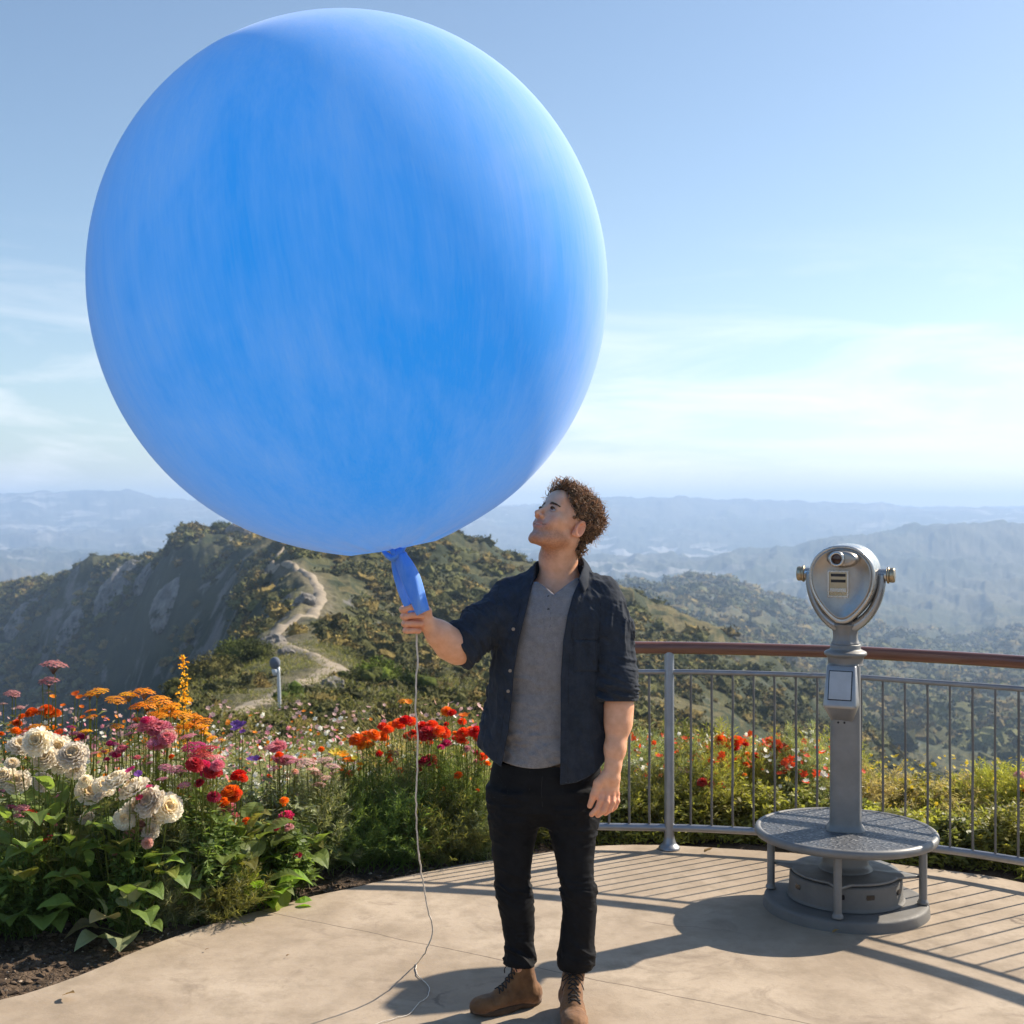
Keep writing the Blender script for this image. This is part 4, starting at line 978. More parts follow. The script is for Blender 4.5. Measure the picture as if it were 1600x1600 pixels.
def shirt_sdf(P):
    px, py = proj(P)
    zs = [zz(1235), zz(1195), zz(1150), zz(1100), zz(1050), zz(1000), zz(960), zz(930), zz(912), zz(898), zz(885)]
    d = zloft(P, zs, [xx(q) for q in (846, 847, 850, 853, 857, 860, 864, 868, 871, 874, 875)], [YM + q for q in (.005, .005, .005, .01, .015, .02, .025, .035, .045, .05, .055)],
              [.212, .208, .200, .190, .184, .184, .186, .172, .140, .105, .075], [.138, .136, .131, .130, .133, .137, .134, .122, .105, .09, .07], R(-12), 2.4)
    d = smin(d, cap_(P, J(800, 928, .05), J(943, 926, .0), .043, .046), .035)
    fw = folds(P, (13, 9, 4), .013, 21) + folds(P + np.stack([P[:, 2] * .6, P[:, 2] * 0, P[:, 2] * 0], 1), (24, 14, 10), .006, 5)
    # right sleeve (photo left), pushed up to the elbow
    a = chain(P, [J(797, 943, .03), J(757, 977, -.025), J(716, 1014, -.083)], [.066, .065, .0635], .02)
    u_ = J(716, 1014, -.083) - J(797, 943, .03); L = np.linalg.norm(u_); u_ /= L; s_ = (P - J(797, 943, .03)) @ u_
    ring = fbm(np.stack([s_ * 34, P[:, 0] * 7 + 3, P[:, 1] * 7], 1), 3, .5, True)
    a = a - ring * .013 * smooth(.02, .16, s_) - .004 * smooth(L - .05, L - .02, s_)
    cutd = s_ - (L + .0 + .004 * fbm(P * 30, 2)); a = smax(a, cutd - .012, .006)
    d = smin(d, a, .022)
    # left sleeve (photo right)
    b = chain(P, [J(945, 941, -.01), J(957, 985, -.04), J(963, 1040, -.062), J(966, 1088, -.078)], [.063, .062, .060, .061], .02)
    ring = fbm(np.stack([P[:, 2] * 40 + P[:, 0] * 12, P[:, 0] * 8 + 30, P[:, 1] * 8], 1), 3, .5, True)
    long_ = fbm(np.stack([P[:, 0] * 26, P[:, 2] * 5 + 7, P[:, 1] * 26], 1), 3, .5, True)
    b = b - ring * (.014 * smooth(1030, 1070, py) + .004) - long_ * .012 * smooth(1075, 960, py) * smooth(920, 950, py) - .004 * smooth(1052, 1062, py) - .003 * np.exp(-((py - 1088) / 5) ** 2)
    b = smax(b, (py - 1096) / FPX * YM, .006)
    crease = np.minimum(d, 0.02)
    d = smin(d - fw, b, .010)
    d = d - 0 * crease
    # armhole seam line and pocket, placket edges
    def groove(q, w): return np.exp(-(q / w) ** 2)
    pk = (py > 998) & (py < 1052) & (px > 893) & (px < 937) & (P[:, 1] < YM + .02)
    e_ = np.minimum(np.minimum(np.abs(py - 1000), np.abs(py - 1050 + .0)), np.minimum(np.abs(px - 895), np.abs(px - 934)))
    d = d + .003 * groove(e_, 1.5) * pk - .0018 * pk * (e_ > 2)
    ol = np.interp(py, *OPL); orr = np.interp(py, *OPR)
    front = P[:, 1] < YM + .075
    d = d - .0022 * (((px > ol - 11) & (px < ol + 3)) | ((px < orr + 12) & (px > orr - 3))) * front * (py > 925)
    # opening
    wedge = np.maximum(np.maximum(ol - px, px - orr) / FPX * YM, P[:, 1] - (YM + .045))
    d = smax(d, -wedge, .004)
    # curved hem
    hem = np.where(px < 840, np.interp(px, [745, 752, 768, 784, 800], [1166, 1172, 1188, 1199, 1200]), np.interp(px, [872, 880, 900, 920, 935, 946], [1226, 1226, 1223, 1214, 1203, 1188]))
    hem = np.where(P[:, 1] > YM + .03, np.interp(px, [750, 790, 900, 950], [1166, 1192, 1195, 1180]), hem)
    d = smax(d, (py - hem) / FPX * YM, .004)
    # neck hole
    nk = chain(P, [from_head((0, -.030, -.060)), J(871, 876, .035), J(870, 908, .02)], [.060, .064, .068], .03)
    return smax(d, -nk, .006)

# ------------------------------------------------------------------ materials for the man
def skinmat():
    g = NG('skin'); at = g.attr(); n_ = g.noise(40, 6, .6); n2_ = g.noise(600, 3, .6)
    c = g.mix(g.rng(n_, .3, .7), (.72, .345, .19), (.85, .45, .27)); c = g.mix(1.0, c, at, 'MULTIPLY')
    b = g.bsdf(c, g.rng(n_, .3, .7, .42, .55), 0, g.bump(n2_, .18, .0006, g.bump(g.noise(120, 4), .12, .001)), .4)
    b.inputs['Subsurface Weight'].default_value = .18; b.inputs['Subsurface Radius'].default_value = (.012, .005, .003); b.inputs['Subsurface Scale'].default_value = .6
    return g.done(b)
def cloth(name, c1, c2, rough=.9, sheen=.15, weave=900, wb=.25, mott=30):
    g = NG(name); n_ = g.noise(mott, 7, .65); c = g.mix(g.rng(n_, .35, .65), c1, c2)
    n2_ = g.noise(weave, 2, .5); c = g.mix(g.math('MULTIPLY', g.rng(n2_, .4, .65), .35), c, tuple(min(1, x * 1.9 + .01) for x in c2))
    b = g.bsdf(c, rough, 0, g.bump(n2_, wb, .0008, g.bump(g.noise(70, 5, .6), .12, .003)), .12, Sheen_Weight=sheen, Sheen_Roughness=.5)
    return g.done(b)
SKIN = skinmat()
NAVY = cloth('navy linen', (.016, .020, .028), (.030, .035, .045), .9, .04)
GREY = cloth('heather grey jersey', (.150, .140, .138), (.215, .200, .196), .9, .12, 700, .2, 45)
BLK = cloth('black denim', (.0035, .0035, .004), (.0095, .0095, .0105), .72, .0, 1100, .25, 20)

# ------------------------------------------------------------------ build the man
V, F = surface_nets(body_sdf, J(600, 1600, -.3) , J(1010, 740, .3), .0025)
# skin tints: lips, stubble, darker eye rims, pale teeth, dark mouth corners, knuckles
q = to_head(V); s = np.abs(q[:, 0]); tint = np.ones((len(V), 3))
def blend(m, c): 
    global tint
    m = m[:, None]; tint = tint * (1 - m) + np.array(c) * m
near_ = (np.linalg.norm(q, axis=1) < .2)
jaw = smooth(-.040, -.062, q[:, 2] + .25 * np.maximum(0, .03 - q[:, 1])) * smooth(-.035, .0, q[:, 1]) * near_
must = np.exp(-(((q[:, 2] + .049) / .007) ** 2)) * (s < .028) * (q[:, 1] > .07)
st = np.clip(np.maximum(jaw * .8, must * .7), 0, 1) * (.72 + .5 * fbm(V * 260, 3)) * smooth(-.155, -.125, q[:, 2])
blend(np.clip(st, 0, 1), (.50, .40, .34))
cheek = np.exp(-(((q[:, 2] + .028) / .018) ** 2) - (((s - .042) / .016) ** 2)) * (q[:, 1] > .03); blend(cheek * .5, (1.02, .78, .74))
nosec = np.exp(-(((q[:, 2] + .034) / .012) ** 2) - ((s / .016) ** 2)) * (q[:, 1] > .09); blend(nosec * .2, (1.0, .74, .70))
ld = np.minimum(chain(np.stack([s, q[:, 1], q[:, 2]], 1), [(0, .0940, -.0570), (.012, .0905, -.0562), (.0315, .0725, -.0565)], [.0036, .0036, .0014]), chain(np.stack([s, q[:, 1], q[:, 2]], 1), [(0, .0920, -.0670), (.013, .0885, -.0655), (.0295, .0725, -.0590)], [.0050, .0044, .0014]))
blend(smooth(.0020, .0, ld) * near_ * .8, (.88, .62, .60))
gap = np.exp(-(((q[:, 2] + .0610 - 3.5 * s * s) / .0017) ** 2)) * (s < .036) * (q[:, 1] > .06); blend(gap * .85 * smooth(.016, .022, s), (.33, .2, .18)); blend(gap * .8 * smooth(.021, .015, s), (1.05, 1.25, 1.5))
eyel = np.exp(-((np.hypot((s - .031) / 1.35, q[:, 2] - .0015) - .0085) / .0022) ** 2) * (q[:, 1] > .07); blend(eyel * .55, (.55, .42, .40))
earm = smooth(.068, .078, s) * near_; blend(earm * .5, (1.05, .72, .66))
px_, py_ = proj(V)
kn = ((py_ > 1236) & (px_ > 912) & (px_ < 972)) | ((px_ < 663) & (py_ > 940)); blend(kn * .45, (1.0, .80, .76))
person = mesh_np('person', V, F, SKIN, True, np.clip(tint, 0, 1.3))
tag(person, 'man in open navy shirt and black jeans looking up at the balloon he holds', 'person')
for nm, fn, lo, hi, mt in (('overshirt', shirt_sdf, J(690, 1240, -.25), J(1010, 870, .25), NAVY), ('tee_shirt', tee_sdf, J(745, 1215, -.2), J(975, 880, .25), GREY), ('trousers', trousers_sdf, J(735, 1550, -.25), J(960, 1170, .25), BLK)):
    V, F = surface_nets(fn, lo, hi, .0028); V = relax(V, F, 1, .35)
    mesh_np(nm, V, F, mt, True, None, person)
# collars of the overshirt
def sheet(rows, thick, name, mat, parent):
    """rows: list of point rows (grid) -> thin solid"""
    A = np.array(rows, float); n, m = A.shape[:2]
    du = np.gradient(A, axis=0); dv = np.gradient(A, axis=1); N = np.cross(du, dv); N /= np.linalg.norm(N, axis=2)[..., None] + 1e-9
    V = np.concatenate([(A + N * thick / 2).reshape(-1, 3), (A - N * thick / 2).reshape(-1, 3)]); k = n * m
    i, j = np.meshgrid(np.arange(n - 1), np.arange(m - 1), indexing='ij'); q0 = np.stack([i * m + j, i * m + j + 1, (i + 1) * m + j + 1, (i + 1) * m + j], -1).reshape(-1, 4)
    F = [q0, q0[:, ::-1] + k]
    b = [a for a in range(m)] + [r * m + m - 1 for r in range(1, n)] + [(n - 1) * m + a for a in range(m - 2, -1, -1)] + [r * m for r in range(n - 2, 0, -1)]
    b = np.array(b); b2 = np.roll(b, -1); F.append(np.stack([b, b2, b2 + k, b + k], 1)[:, ::-1])
    return mesh_np(name, V, F, mat, True, None, parent)
def collar(inner, outer, name='collar'):
    """inner: fold line, outer: free edge; both polylines of world points"""
    a = spline(inner, 24); b = spline(outer, 24); rows = []
    for t in np.linspace(0, 1, 7):
        r = a * (1 - t) + b * t; r = r + np.array([0, 0, 1.]) * (.006 * math.sin(t * math.pi)) + fbm(r * 30, 2)[:, None] * .0015; rows.append(r)
    return sheet(rows, .0035, name, NAVY, person)
# photo-right collar leaf (from the nape round to the point), then the photo-left one
collar([J(901, 866, .10), J(909, 872, .06), J(912, 882, .00), J(909, 893, -.045), J(903, 906, -.075)],
       [J(908, 880, .125), J(922, 888, .085), J(925, 900, .02), J(920, 914, -.05), J(912, 926, -.088)])
collar([J(845, 880, .125), J(839, 882, .09), J(837, 888, .05), J(836, 897, .0), J(832, 912, -.045)],
       [J(838, 892, .14), J(829, 892, .11), J(823, 898, .06), J(820, 910, .01), J(822, 932, -.05)])
collar([J(840, 878, .11), J(858, 872, .145), J(880, 868, .15), J(903, 868, .11)], [J(832, 890, .13), J(856, 884, .18), J(884, 882, .18), J(916, 884, .12)])
# grey tee collar band
# shirt buttons
for px0, py0 in ((804, 983), (799, 1048), (796, 1080)):
    c0 = J(px0 - 2, py0, -.112)
    V, F = lathe(round_prof([(0, .0018), (.0052, .0018), (.0058, 0), (.0, -.001)], .0008), 14)
    V = np.array([c0 + np.array([v[0], -v[2], v[1]]) for v in V]); MB().add(V, F).build('button', simple('bone button', (.26, .20, .15), .4), person)
# seams, plackets, pocket: stitched lines lying on the cloth
def snap(px, py, fn_, y0=-.30, y1=.1):
    ys_ = np.linspace(YM + y0, YM + y1, 130); Pq = np.stack([(px - 800) / FPX * ys_, ys_, CAMZ - (py - 800) / FPX * ys_], 1); dq = fn_(Pq); k = np.argmax(dq < 0)
    return Pq[k] if (dq < 0).any() else None
def seam(pts, fn_, mat, r=.0011, name='seam'):
    C = spline([(a, b, 0.) for a, b in pts], 40)[:, :2]; Q = [snap(a, b, fn_) for a, b in C]; Q = [q_ for q_ in Q if q_ is not None]
    if len(Q) > 4: MB().add(*tube(np.array(Q), r, 5)).build(name, mat, person)
THR = simple('dark thread', (.004, .005, .009), .9, 0); TG = simple('grey thread', (.075, .070, .070), .9, 0); TB = simple('edge thread', (.05, .06, .075), .9, 0)
seam([(896, 1000), (896, 1030), (898, 1050), (915, 1053), (931, 1050), (934, 1030), (934, 1001)], shirt_sdf, THR); seam([(895, 1000), (914, 999), (935, 1001)], shirt_sdf, THR, .0018)
seam([(a + 12, b) for a, b in ((899, 925), (888, 960), (880, 1000), (876, 1060), (876, 1120), (875, 1222))], shirt_sdf, THR)
seam([(a - 11, b) for a, b in ((828, 930), (821, 960), (811, 1000), (803, 1050), (800, 1090), (795, 1140), (786, 1190))], shirt_sdf, THR)
seam([(929, 905), (937, 930), (938, 960), (936, 1000), (935, 1030)], shirt_sdf, THR, .0015)
seam([(783, 905), (777, 930), (776, 965), (779, 1005)], shirt_sdf, THR, .0013)
seam([(883, 1223), (900, 1221), (920, 1212), (934, 1201)], shirt_sdf, TB, .0012)
seam([(754, 1170), (768, 1184), (780, 1194)], shirt_sdf, TB, .0012)
seam([(853, 926), (850, 950), (848, 978), (852, 983), (858, 982), (860, 975), (861, 950), (863, 928)], tee_sdf, TG, .0011)
for b_ in (932, 952): 
    q_ = snap(857, b_, tee_sdf)
    if q_ is not None: MB().add(*lathe([(0, .0012), (.004, .0008), (.0045, 0)], 10)).build('button', TG, person).matrix_local = Matrix.Translation(Vector(q_)) @ Matrix.Rotation(R(90), 4, 'X')
seam([(795, 1189), (815, 1196), (840, 1199), (862, 1197), (873, 1195)], tee_sdf, TG, .0010)
TJ = simple('jeans seam', (.022, .021, .020), .9, 0)
seam([(828, 1205), (827, 1225), (829, 1243), (835, 1252)], trousers_sdf, TJ, .0010); seam([(848, 1205), (846, 1235), (848, 1262)], trousers_sdf, TJ, .0010); seam([(772, 1206), (785, 1222), (793, 1240), (772, 1246)], trousers_sdf, TJ, .0010)
# eyes
def ball(c, r, n=20):
    t = np.linspace(0, math.pi, n); return lathe([(r * math.sin(a), r * math.cos(a)) for a in t], n * 2, c)
white = simple('eye white', (.46, .36, .28), .3, 0, .05); iris = simple('brown iris', (.05, .022, .010), .15, 0, .3)
for s_ in (-1, 1):
    c0 = np.array([.0305 * s_, .0758, .0010]); V, F = ball((0, 0, 0), .0122); Vw = from_head(V + c0)
    eb = mesh_np('eye', Vw, F, white, True, None, person)
    gz = np.array([0, .955, .30]); gz /= np.linalg.norm(gz); a_ = np.cross(gz, [0, 0, 1]); a_ /= np.linalg.norm(a_); b_ = np.cross(gz, a_)
    V = [from_head(c0 + gz * .0119 + gz * .0012)] ; n = 16
    for k in range(n): t = k * 2 * math.pi / n; V.append(from_head(c0 + gz * .0112 + (a_ * math.cos(t) + b_ * math.sin(t)) * .0060))
    mesh_np('iris', np.array(V), [np.array([[0, 1 + k, 1 + (k + 1) % n] for k in range(n)])], iris, True, None, eb)
# hair: dark cap plus many curls
def hairmask_pt(rs):
    """random point on the scalp (head frame) with outward normal"""
    while True:
        v = rs.randn(3); v /= np.linalg.norm(v); p = np.array([0, -.012, .036]) + v * np.array([.073, .094, .083])
        x, y, z = p; ax_ = abs(x)
        hl = .055 + .0 * ax_ if True else 0
        if y > .02:   # front hairline: high over the forehead, down the temples
            lim = np.interp(ax_, [0, .03, .05, .062, .075], [.083, .080, .066, .040, .012])
            if y > .02 and z < lim: continue
        if -.03 <= y <= .02:  # above and round the ears
            if z < np.interp(y, [-.03, -.012, .008, .02], [-.012, .022, .018, -.004]): continue
        if y < -.03 and z < -.058: continue
        n = v / np.array([.073, .094, .083]); n /= np.linalg.norm(n); return p, n
def hairmat():
    g = NG('brown hair'); at = g.attr(); c = g.mix(1.0, (.27, .172, .100), at, 'MULTIPLY')
    b = g.bsdf(c, .55, 0, None, .3); t_ = g.n('ShaderNodeBsdfTranslucent'); g.l(g.mix(1.0, c, (1.9, 1.5, 1.05), 'MULTIPLY'), t_.inputs[0])
    mx = g.n('ShaderNodeMixShader'); mx.inputs[0].default_value = .30; g.l(b.outputs[0], mx.inputs[1]); g.l(t_.outputs[0], mx.inputs[2]); return g.done(mx.outputs[0])
HAIR = hairmat()
def hair_sdf(P):
    q = to_head(P); s = np.abs(q[:, 0]); d = ell(q, (0, -.016, .040), (.080, .098, .086))
    d = d - .006 * fbm(q * 60, 3, .5, True)
    lim = np.interp(s, [0, .03, .05, .062, .085], [.086, .083, .070, .044, .016]); c1 = np.where(q[:, 1] > .02, lim - q[:, 2], -.05)
    c2 = np.where((q[:, 1] <= .02) & (q[:, 1] > -.03), np.interp(q[:, 1], [-.03, -.012, .008, .02], [-.014, .022, .018, .012]) - q[:, 2], -.05)
    c3 = np.where(q[:, 1] <= -.03, -.060 - q[:, 2], -.05)
    nape = ell(q, (0, -.058, -.040), (.052, .036, .042)) - .005 * fbm(q * 60, 3, .5, True)
    d = np.maximum(d, np.maximum(np.maximum(c1, c2), c3)); return smin(d, nape, .012)
V, F = surface_nets(hair_sdf, HC - .17, HC + .17, .0030); V = relax(V, F, 1, .3)
cc_ = np.full((len(V), 3), .22); hair = mesh_np('hair', V, F, HAIR, True, cc_, person)
rs = np.random.RandomState(11); mb = MB(); ncurl = 2100; nseg = 11
Pc = []; 
for k in range(ncurl):
    p, n = hairmask_pt(rs)
    if rs.rand() < .14: p = np.array([0, -.058, -.040]) + n * np.array([.052, .036, .042]) if n[1] < 0 and n[2] < .2 else p
    top = smooth(.0, .09, p[2]); cl = vnoise(p[None] * 55)[0]; ln = (.012 + .022 * top + .012 * smooth(0, -.06, p[1])) * (.75 + .5 * rs.rand() + .45 * cl); R0 = (.0038 + .0045 * rs.rand()) * (.8 + .5 * top)
    t1 = np.cross(n, rs.randn(3)); t1 /= np.linalg.norm(t1); t2 = np.cross(n, t1); drift = t1 * .45 + np.array([0, .55 if p[1] > .02 else -.12, .10]); w = (1.6 + 1.5 * rs.rand()) * math.pi; ph = rs.rand() * 6.3
    s = np.linspace(0, 1, nseg)[:, None]
    c = p + n * (.002 + ln * s * .62) + drift * ln * s * .8 + (t1 * np.cos(w * s + ph) + t2 * np.sin(w * s + ph)) * R0 * np.minimum(1, s * 2.5)
    wd = (.0021 + .0016 * rs.rand()) * (1 - .75 * s[:, 0]); Vt, Ft = tube(from_head(c), wd, 4, False)
    v_ = (.35 + 1.0 * rs.rand()) * (.8 + .5 * cl); mb.add(Vt, Ft, (v_ * 1.06, v_, v_ * .92))
mb.build('curls', HAIR, hair, colors=True)
# fine flyaways
mb = MB()
for k in range(420):
    p, n = hairmask_pt(rs); ln = .034 + .022 * rs.rand(); t1 = np.cross(n, rs.randn(3)); t1 /= np.linalg.norm(t1); t2 = np.cross(n, t1)
    s = np.linspace(0, 1, 10)[:, None]; w = 7 + 4 * rs.rand()
    c = p + n * ln * s + t1 * .006 * np.sin(w * s) + t2 * .006 * np.cos(w * s) * s
    Vt, Ft = tube(from_head(c), .00055 * (1 - .6 * s[:, 0]), 3, False); mb.add(Vt, Ft, (1.3, 1.15, 1.0))
mb.build('flyaway_hair', HAIR, hair, colors=True)
# eyebrows and lashes
for s_ in (-1, 1):
    mb = MB()
    for k in range(140):
        u = rs.rand(); x = .012 + .034 * u; zc = .0205 + .0045 * math.sin(u * 2.4) - .003 * u * u; yc = .0945 - .022 * u ** 1.7 - .0
        zb = zc - .002 - .003 * math.sin(u * 3) * .6 + (rs.rand() - .5) * .0080 * (1 - .6 * u); ys_ = np.linspace(.115, .05, 60); PP = from_head(np.stack([np.full(60, x * s_), ys_, np.full(60, zb)], 1))
        p = np.array([x * s_, ys_[np.argmax(head_sdf(PP) < .0006)], zb])
        dr = np.array([s_ * (.5 + .5 * u), -.15 - .3 * u, .55 - .75 * u]); dr /= np.linalg.norm(dr); s = np.linspace(0, 1, 4)[:, None]
        c = p + dr * .0075 * s + np.array([0, .0012, 0]) * np.sin(s * 2); Vt, Ft = tube(from_head(c), .0005 * (1 - .5 * s[:, 0]), 3, False); mb.add(Vt, Ft, (.62, .56, .5))
    for k in range(26):
        u = k / 25; x = .0205 + .021 * u; zc = .0058 - 55 * (x - .031) ** 2 * .6
        p = np.array([x * s_, .0885 - 40 * (x - .031) ** 2, zc]); s = np.linspace(0, 1, 4)[:, None]
        c = p + np.array([s_ * (u - .4) * .004, .0065, 0]) * s + np.array([0, 0, .0025]) * s * s; Vt, Ft = tube(from_head(c), .0004, 3, False); mb.add(Vt, Ft, (.3, .3, .3))
    mb.build('eyebrow', HAIR, person, colors=True)
# boots
LEA = NG('tan nubuck'); n_ = LEA.noise(22, 7, .65); c = LEA.mix(LEA.rng(n_, .3, .7), (.13, .058, .022), (.24, .115, .046)); c = LEA.mix(LEA.math('MULTIPLY', LEA.rng(LEA.noise(9, 6), .55, .7), .5), c, (.14, .07, .035))
LEA = LEA.done(LEA.bsdf(c, .75, 0, LEA.bump(LEA.noise(90, 6), .3, .002), .25, Sheen_Weight=.15))
SOLE = simple('boot sole', (.065, .036, .018), .8, 0, .3, 30, .3, 80, .002); LACE = simple('dark lace', (.018, .014, .012), .8)
def boot(origin, yaw, pitch, name, shaft, lab):
    """local frame: y towards the toe"""
    o = np.asarray(origin, float); M = np.array(Matrix.Rotation(yaw, 3, 'Z') @ Matrix.Rotation(pitch, 3, 'X')); fw = lambda L: np.asarray(L) @ M.T + o
    SC = lab; fw = lambda L: np.asarray(L) @ M.T * SC + o
    top = (np.asarray(shaft) - o) @ M / SC
    def f(P):
        q = (P - o) @ M / SC; s = q.copy()
        wob_ = .0016 * fbm(q * 55, 3, .5, True) + .004 * np.exp(-((q[:, 1] - .075) / .03) ** 2) * fbm(np.stack([q[:, 0] * 12, q[:, 1] * 75 - q[:, 2] * 40, q[:, 2] * 10], 1), 2, .5, True) * (q[:, 2] > .03)
        d = cap_(s, (0, -.048, .047), (.004, .075, .046), .036, .040)
        d = smin(d, ell(s, (.004, .135, .037), (.0455, .070, .034)), .022)
        d = smin(d, ell(s, (.004, .178, .034), (.0385, .036, .030)), .015)
        d = smin(d, cap_(s, (.002, .075, .062), (.0, .012, .118), .027, .031), .025)
        d = smin(d, cap_(s, (0, -.034, .06), top, .038, .038), .022)
        d = smin(d, ell(s, (0, -.052, .045), (.035, .034, .045)), .012)
        d = d - wob_
        d = smax(d, .012 - s[:, 2], .004)
        # collar and toe-cap seams
        d = d + .0011 * np.exp(-((s[:, 1] - .118 + .3 * np.abs(s[:, 0])) / .0022) ** 2) + .001 * np.exp(-((s[:, 1] + .005 + (s[:, 2] - .06) * .25) / .0022) ** 2) * (s[:, 2] < .12)
        lim = top[2] + .004; return np.maximum(d, s[:, 2] - lim) * SC
    V, F = surface_nets(f, o - .30, o + .30, .0030); V = relax(V, F, 1, .3)
    b = mesh_np('boot', V, F, LEA, True, None, person)
    # sole: outline offset of the upper, with a heel
    t = np.arange(72) * 2 * math.pi / 72; yy = .062 + .150 * np.cos(t); w_ = np.interp(yy, [-.090, -.06, .0, .06, .13, .18, .213], [.028, .036, .035, .038, .047, .042, .02])
    oxy = np.stack([np.sin(t) * np.minimum(1, 1.0) * w_ + .003, yy], 1); secs = []
    for z_, g_ in ((.0, .985), (.004, 1.02), (.020, 1.03), (.0225, 1.01), (.026, .97)):
        arch = .010 * np.exp(-((yy - .012) / .022) ** 2) * (z_ < .005); toe = .010 * smooth(.15, .215, yy) * (1 if z_ < .03 else 0)
        secs.append(fw(np.stack([oxy[:, 0] * g_, .062 + (oxy[:, 1] - .062) * g_, z_ + arch + toe], 1)))
    MB().add(*loft(secs)).build('sole', SOLE, b)
    # laces
    mb = MB()
    def on(x, y):   # top surface height by marching
        zs_ = np.linspace(.17, .03, 90); P = fw(np.stack([np.full(90, x), np.full(90, y), zs_], 1)); k = np.argmax(f(P) < 0); return zs_[k]
    rows = [.096, .080, .066, .053, .041, .030]
    for k, y_ in enumerate(rows):
        w0 = .021 - .0012 * k
        for s_ in (-1, 1):
            pts = []
            for u in np.linspace(-1, 1, 9): x = w0 * u; y2 = y_ + s_ * u * .0065; pts.append((x, y2, on(x, y2) + .0025))
            mb.add(*tube(fw(spline(pts, 16)), .0021, 6))
    for s_ in (-1, 1):
        y_ = .026; z0 = on(0, y_) + .004
        lp = [(0, y_, z0), (s_ * .014, y_ + .012, z0 + .009), (s_ * .032, y_ + .016, z0 - .002), (s_ * .036, y_ + .010, z0 - .020), (s_ * .022, y_ + .010, z0 - .010), (0, y_, z0)]
        mb.add(*tube(fw(spline(lp, 26)), .0018, 6))
        lp = [(0, y_, z0), (s_ * .012, y_ + .020, z0 - .004), (s_ * .030, y_ + .030, z0 - .026), (s_ * .037, y_ + .026, z0 - .046)]
        mb.add(*tube(fw(spline(lp, 16)), .0017, 6))
    mb.build('lace', LACE, b)
    return b
def gp(px, py): return np.array([(px - 800) / FPX * CAMZ * FPX / (py - 800), CAMZ * FPX / (py - 800), 0.])
bl_ = boot(np.array([xx(814, .02), YM + .005, 0.002]), R(117), 0, 'boot', J(816, 1500, .0), .86)
br_ = boot(np.array([xx(893, -.06), YM - .06, 0.002]), R(183), 0, 'boot', J(897, 1518, -.045), .95)
# ------------------------------------------------------------------ vegetation helpers
def rhomb(P, D, S, L, Wd, N=None, droop=0.):
    """leaf quads folded a little: base, right, tip, left; P base (n,3), D direction, S side"""
    n = len(P); L = np.broadcast_to(L, (n,))[:, None]; Wd = np.broadcast_to(Wd, (n,))[:, None]
    N = np.cross(D, S) if N is None else N
    tip = P + D * L + np.array([0, 0, -1.]) * L * droop; mid = P + D * L * .48 + N * L * .06
    V = np.stack([P, mid + S * Wd, tip, mid - S * Wd], 1).reshape(-1, 3); F = np.arange(n * 4).reshape(-1, 4); return V, F
def unit(v): return v / (np.linalg.norm(v, axis=-1, keepdims=True) + 1e-9)
def side_of(D, rs): return unit(np.cross(D, unit(rs.randn(*D.shape))))
def bigleaf(p, d, L, Wd, curl, rs):
    """broad leaf, 5x3 grid, arching"""
    d = unit(np.asarray(d, float)); s = unit(np.cross(d, [0, 0, 1.0]) + 1e-6); up_ = np.cross(s, d); rows = []
    ph = rs.rand() * 6
    for k, t in enumerate(np.linspace(0, 1, 9)):
        c = np.asarray(p) + d * L * t + up_ * (math.sin(t * 2.2) * .16 * L) - np.array([0, 0, 1]) * (curl * L * t ** 2.1)
        w = Wd * (math.sin(min(1, t * 1.02) ** .72 * math.pi) ** .8 + .03)
        for q in (-1, -.5, 0, .5, 1): rows.append(c + s * w * q + up_ * (abs(q) * w * .30 + w * .14 * math.sin(8 * t + 3 * q + ph) * abs(q)))
    i, j = np.meshgrid(np.arange(8), np.arange(4), indexing='ij'); F = np.stack([i * 5 + j, i * 5 + j + 1, (i + 1) * 5 + j + 1, (i + 1) * 5 + j], -1).reshape(-1, 4)
    return np.array(rows), F
def dome_targets(n, h, r, rs, low=.25):
    a = rs.rand(n) * 2 * math.pi; q = np.sqrt(rs.rand(n)) * r; z = h * (low + (1 - low) * np.sqrt(np.clip(1 - (q / r) ** 2, 0, 1))) * (.55 + .45 * rs.rand(n)) 
    return np.stack([q * np.cos(a), q * np.sin(a), z], 1)
def stems_to(T, r0, rs, base_r=.05, n=7, mb=None, col=(1, 1, 1)):
    out = []
    for t in T:
        b = np.array([rs.randn() * base_r, rs.randn() * base_r, 0]); m = b * .4 + t * .6 + np.array([rs.randn() * .015, rs.randn() * .015, t[2] * .08])
        s = np.linspace(0, 1, n)[:, None]; c = (1 - s) ** 2 * b + 2 * s * (1 - s) * m + s * s * t; out.append(c)
        if mb is not None: mb.add(*tube(c, np.linspace(r0, r0 * .45, n), 4, False), col)
    return out
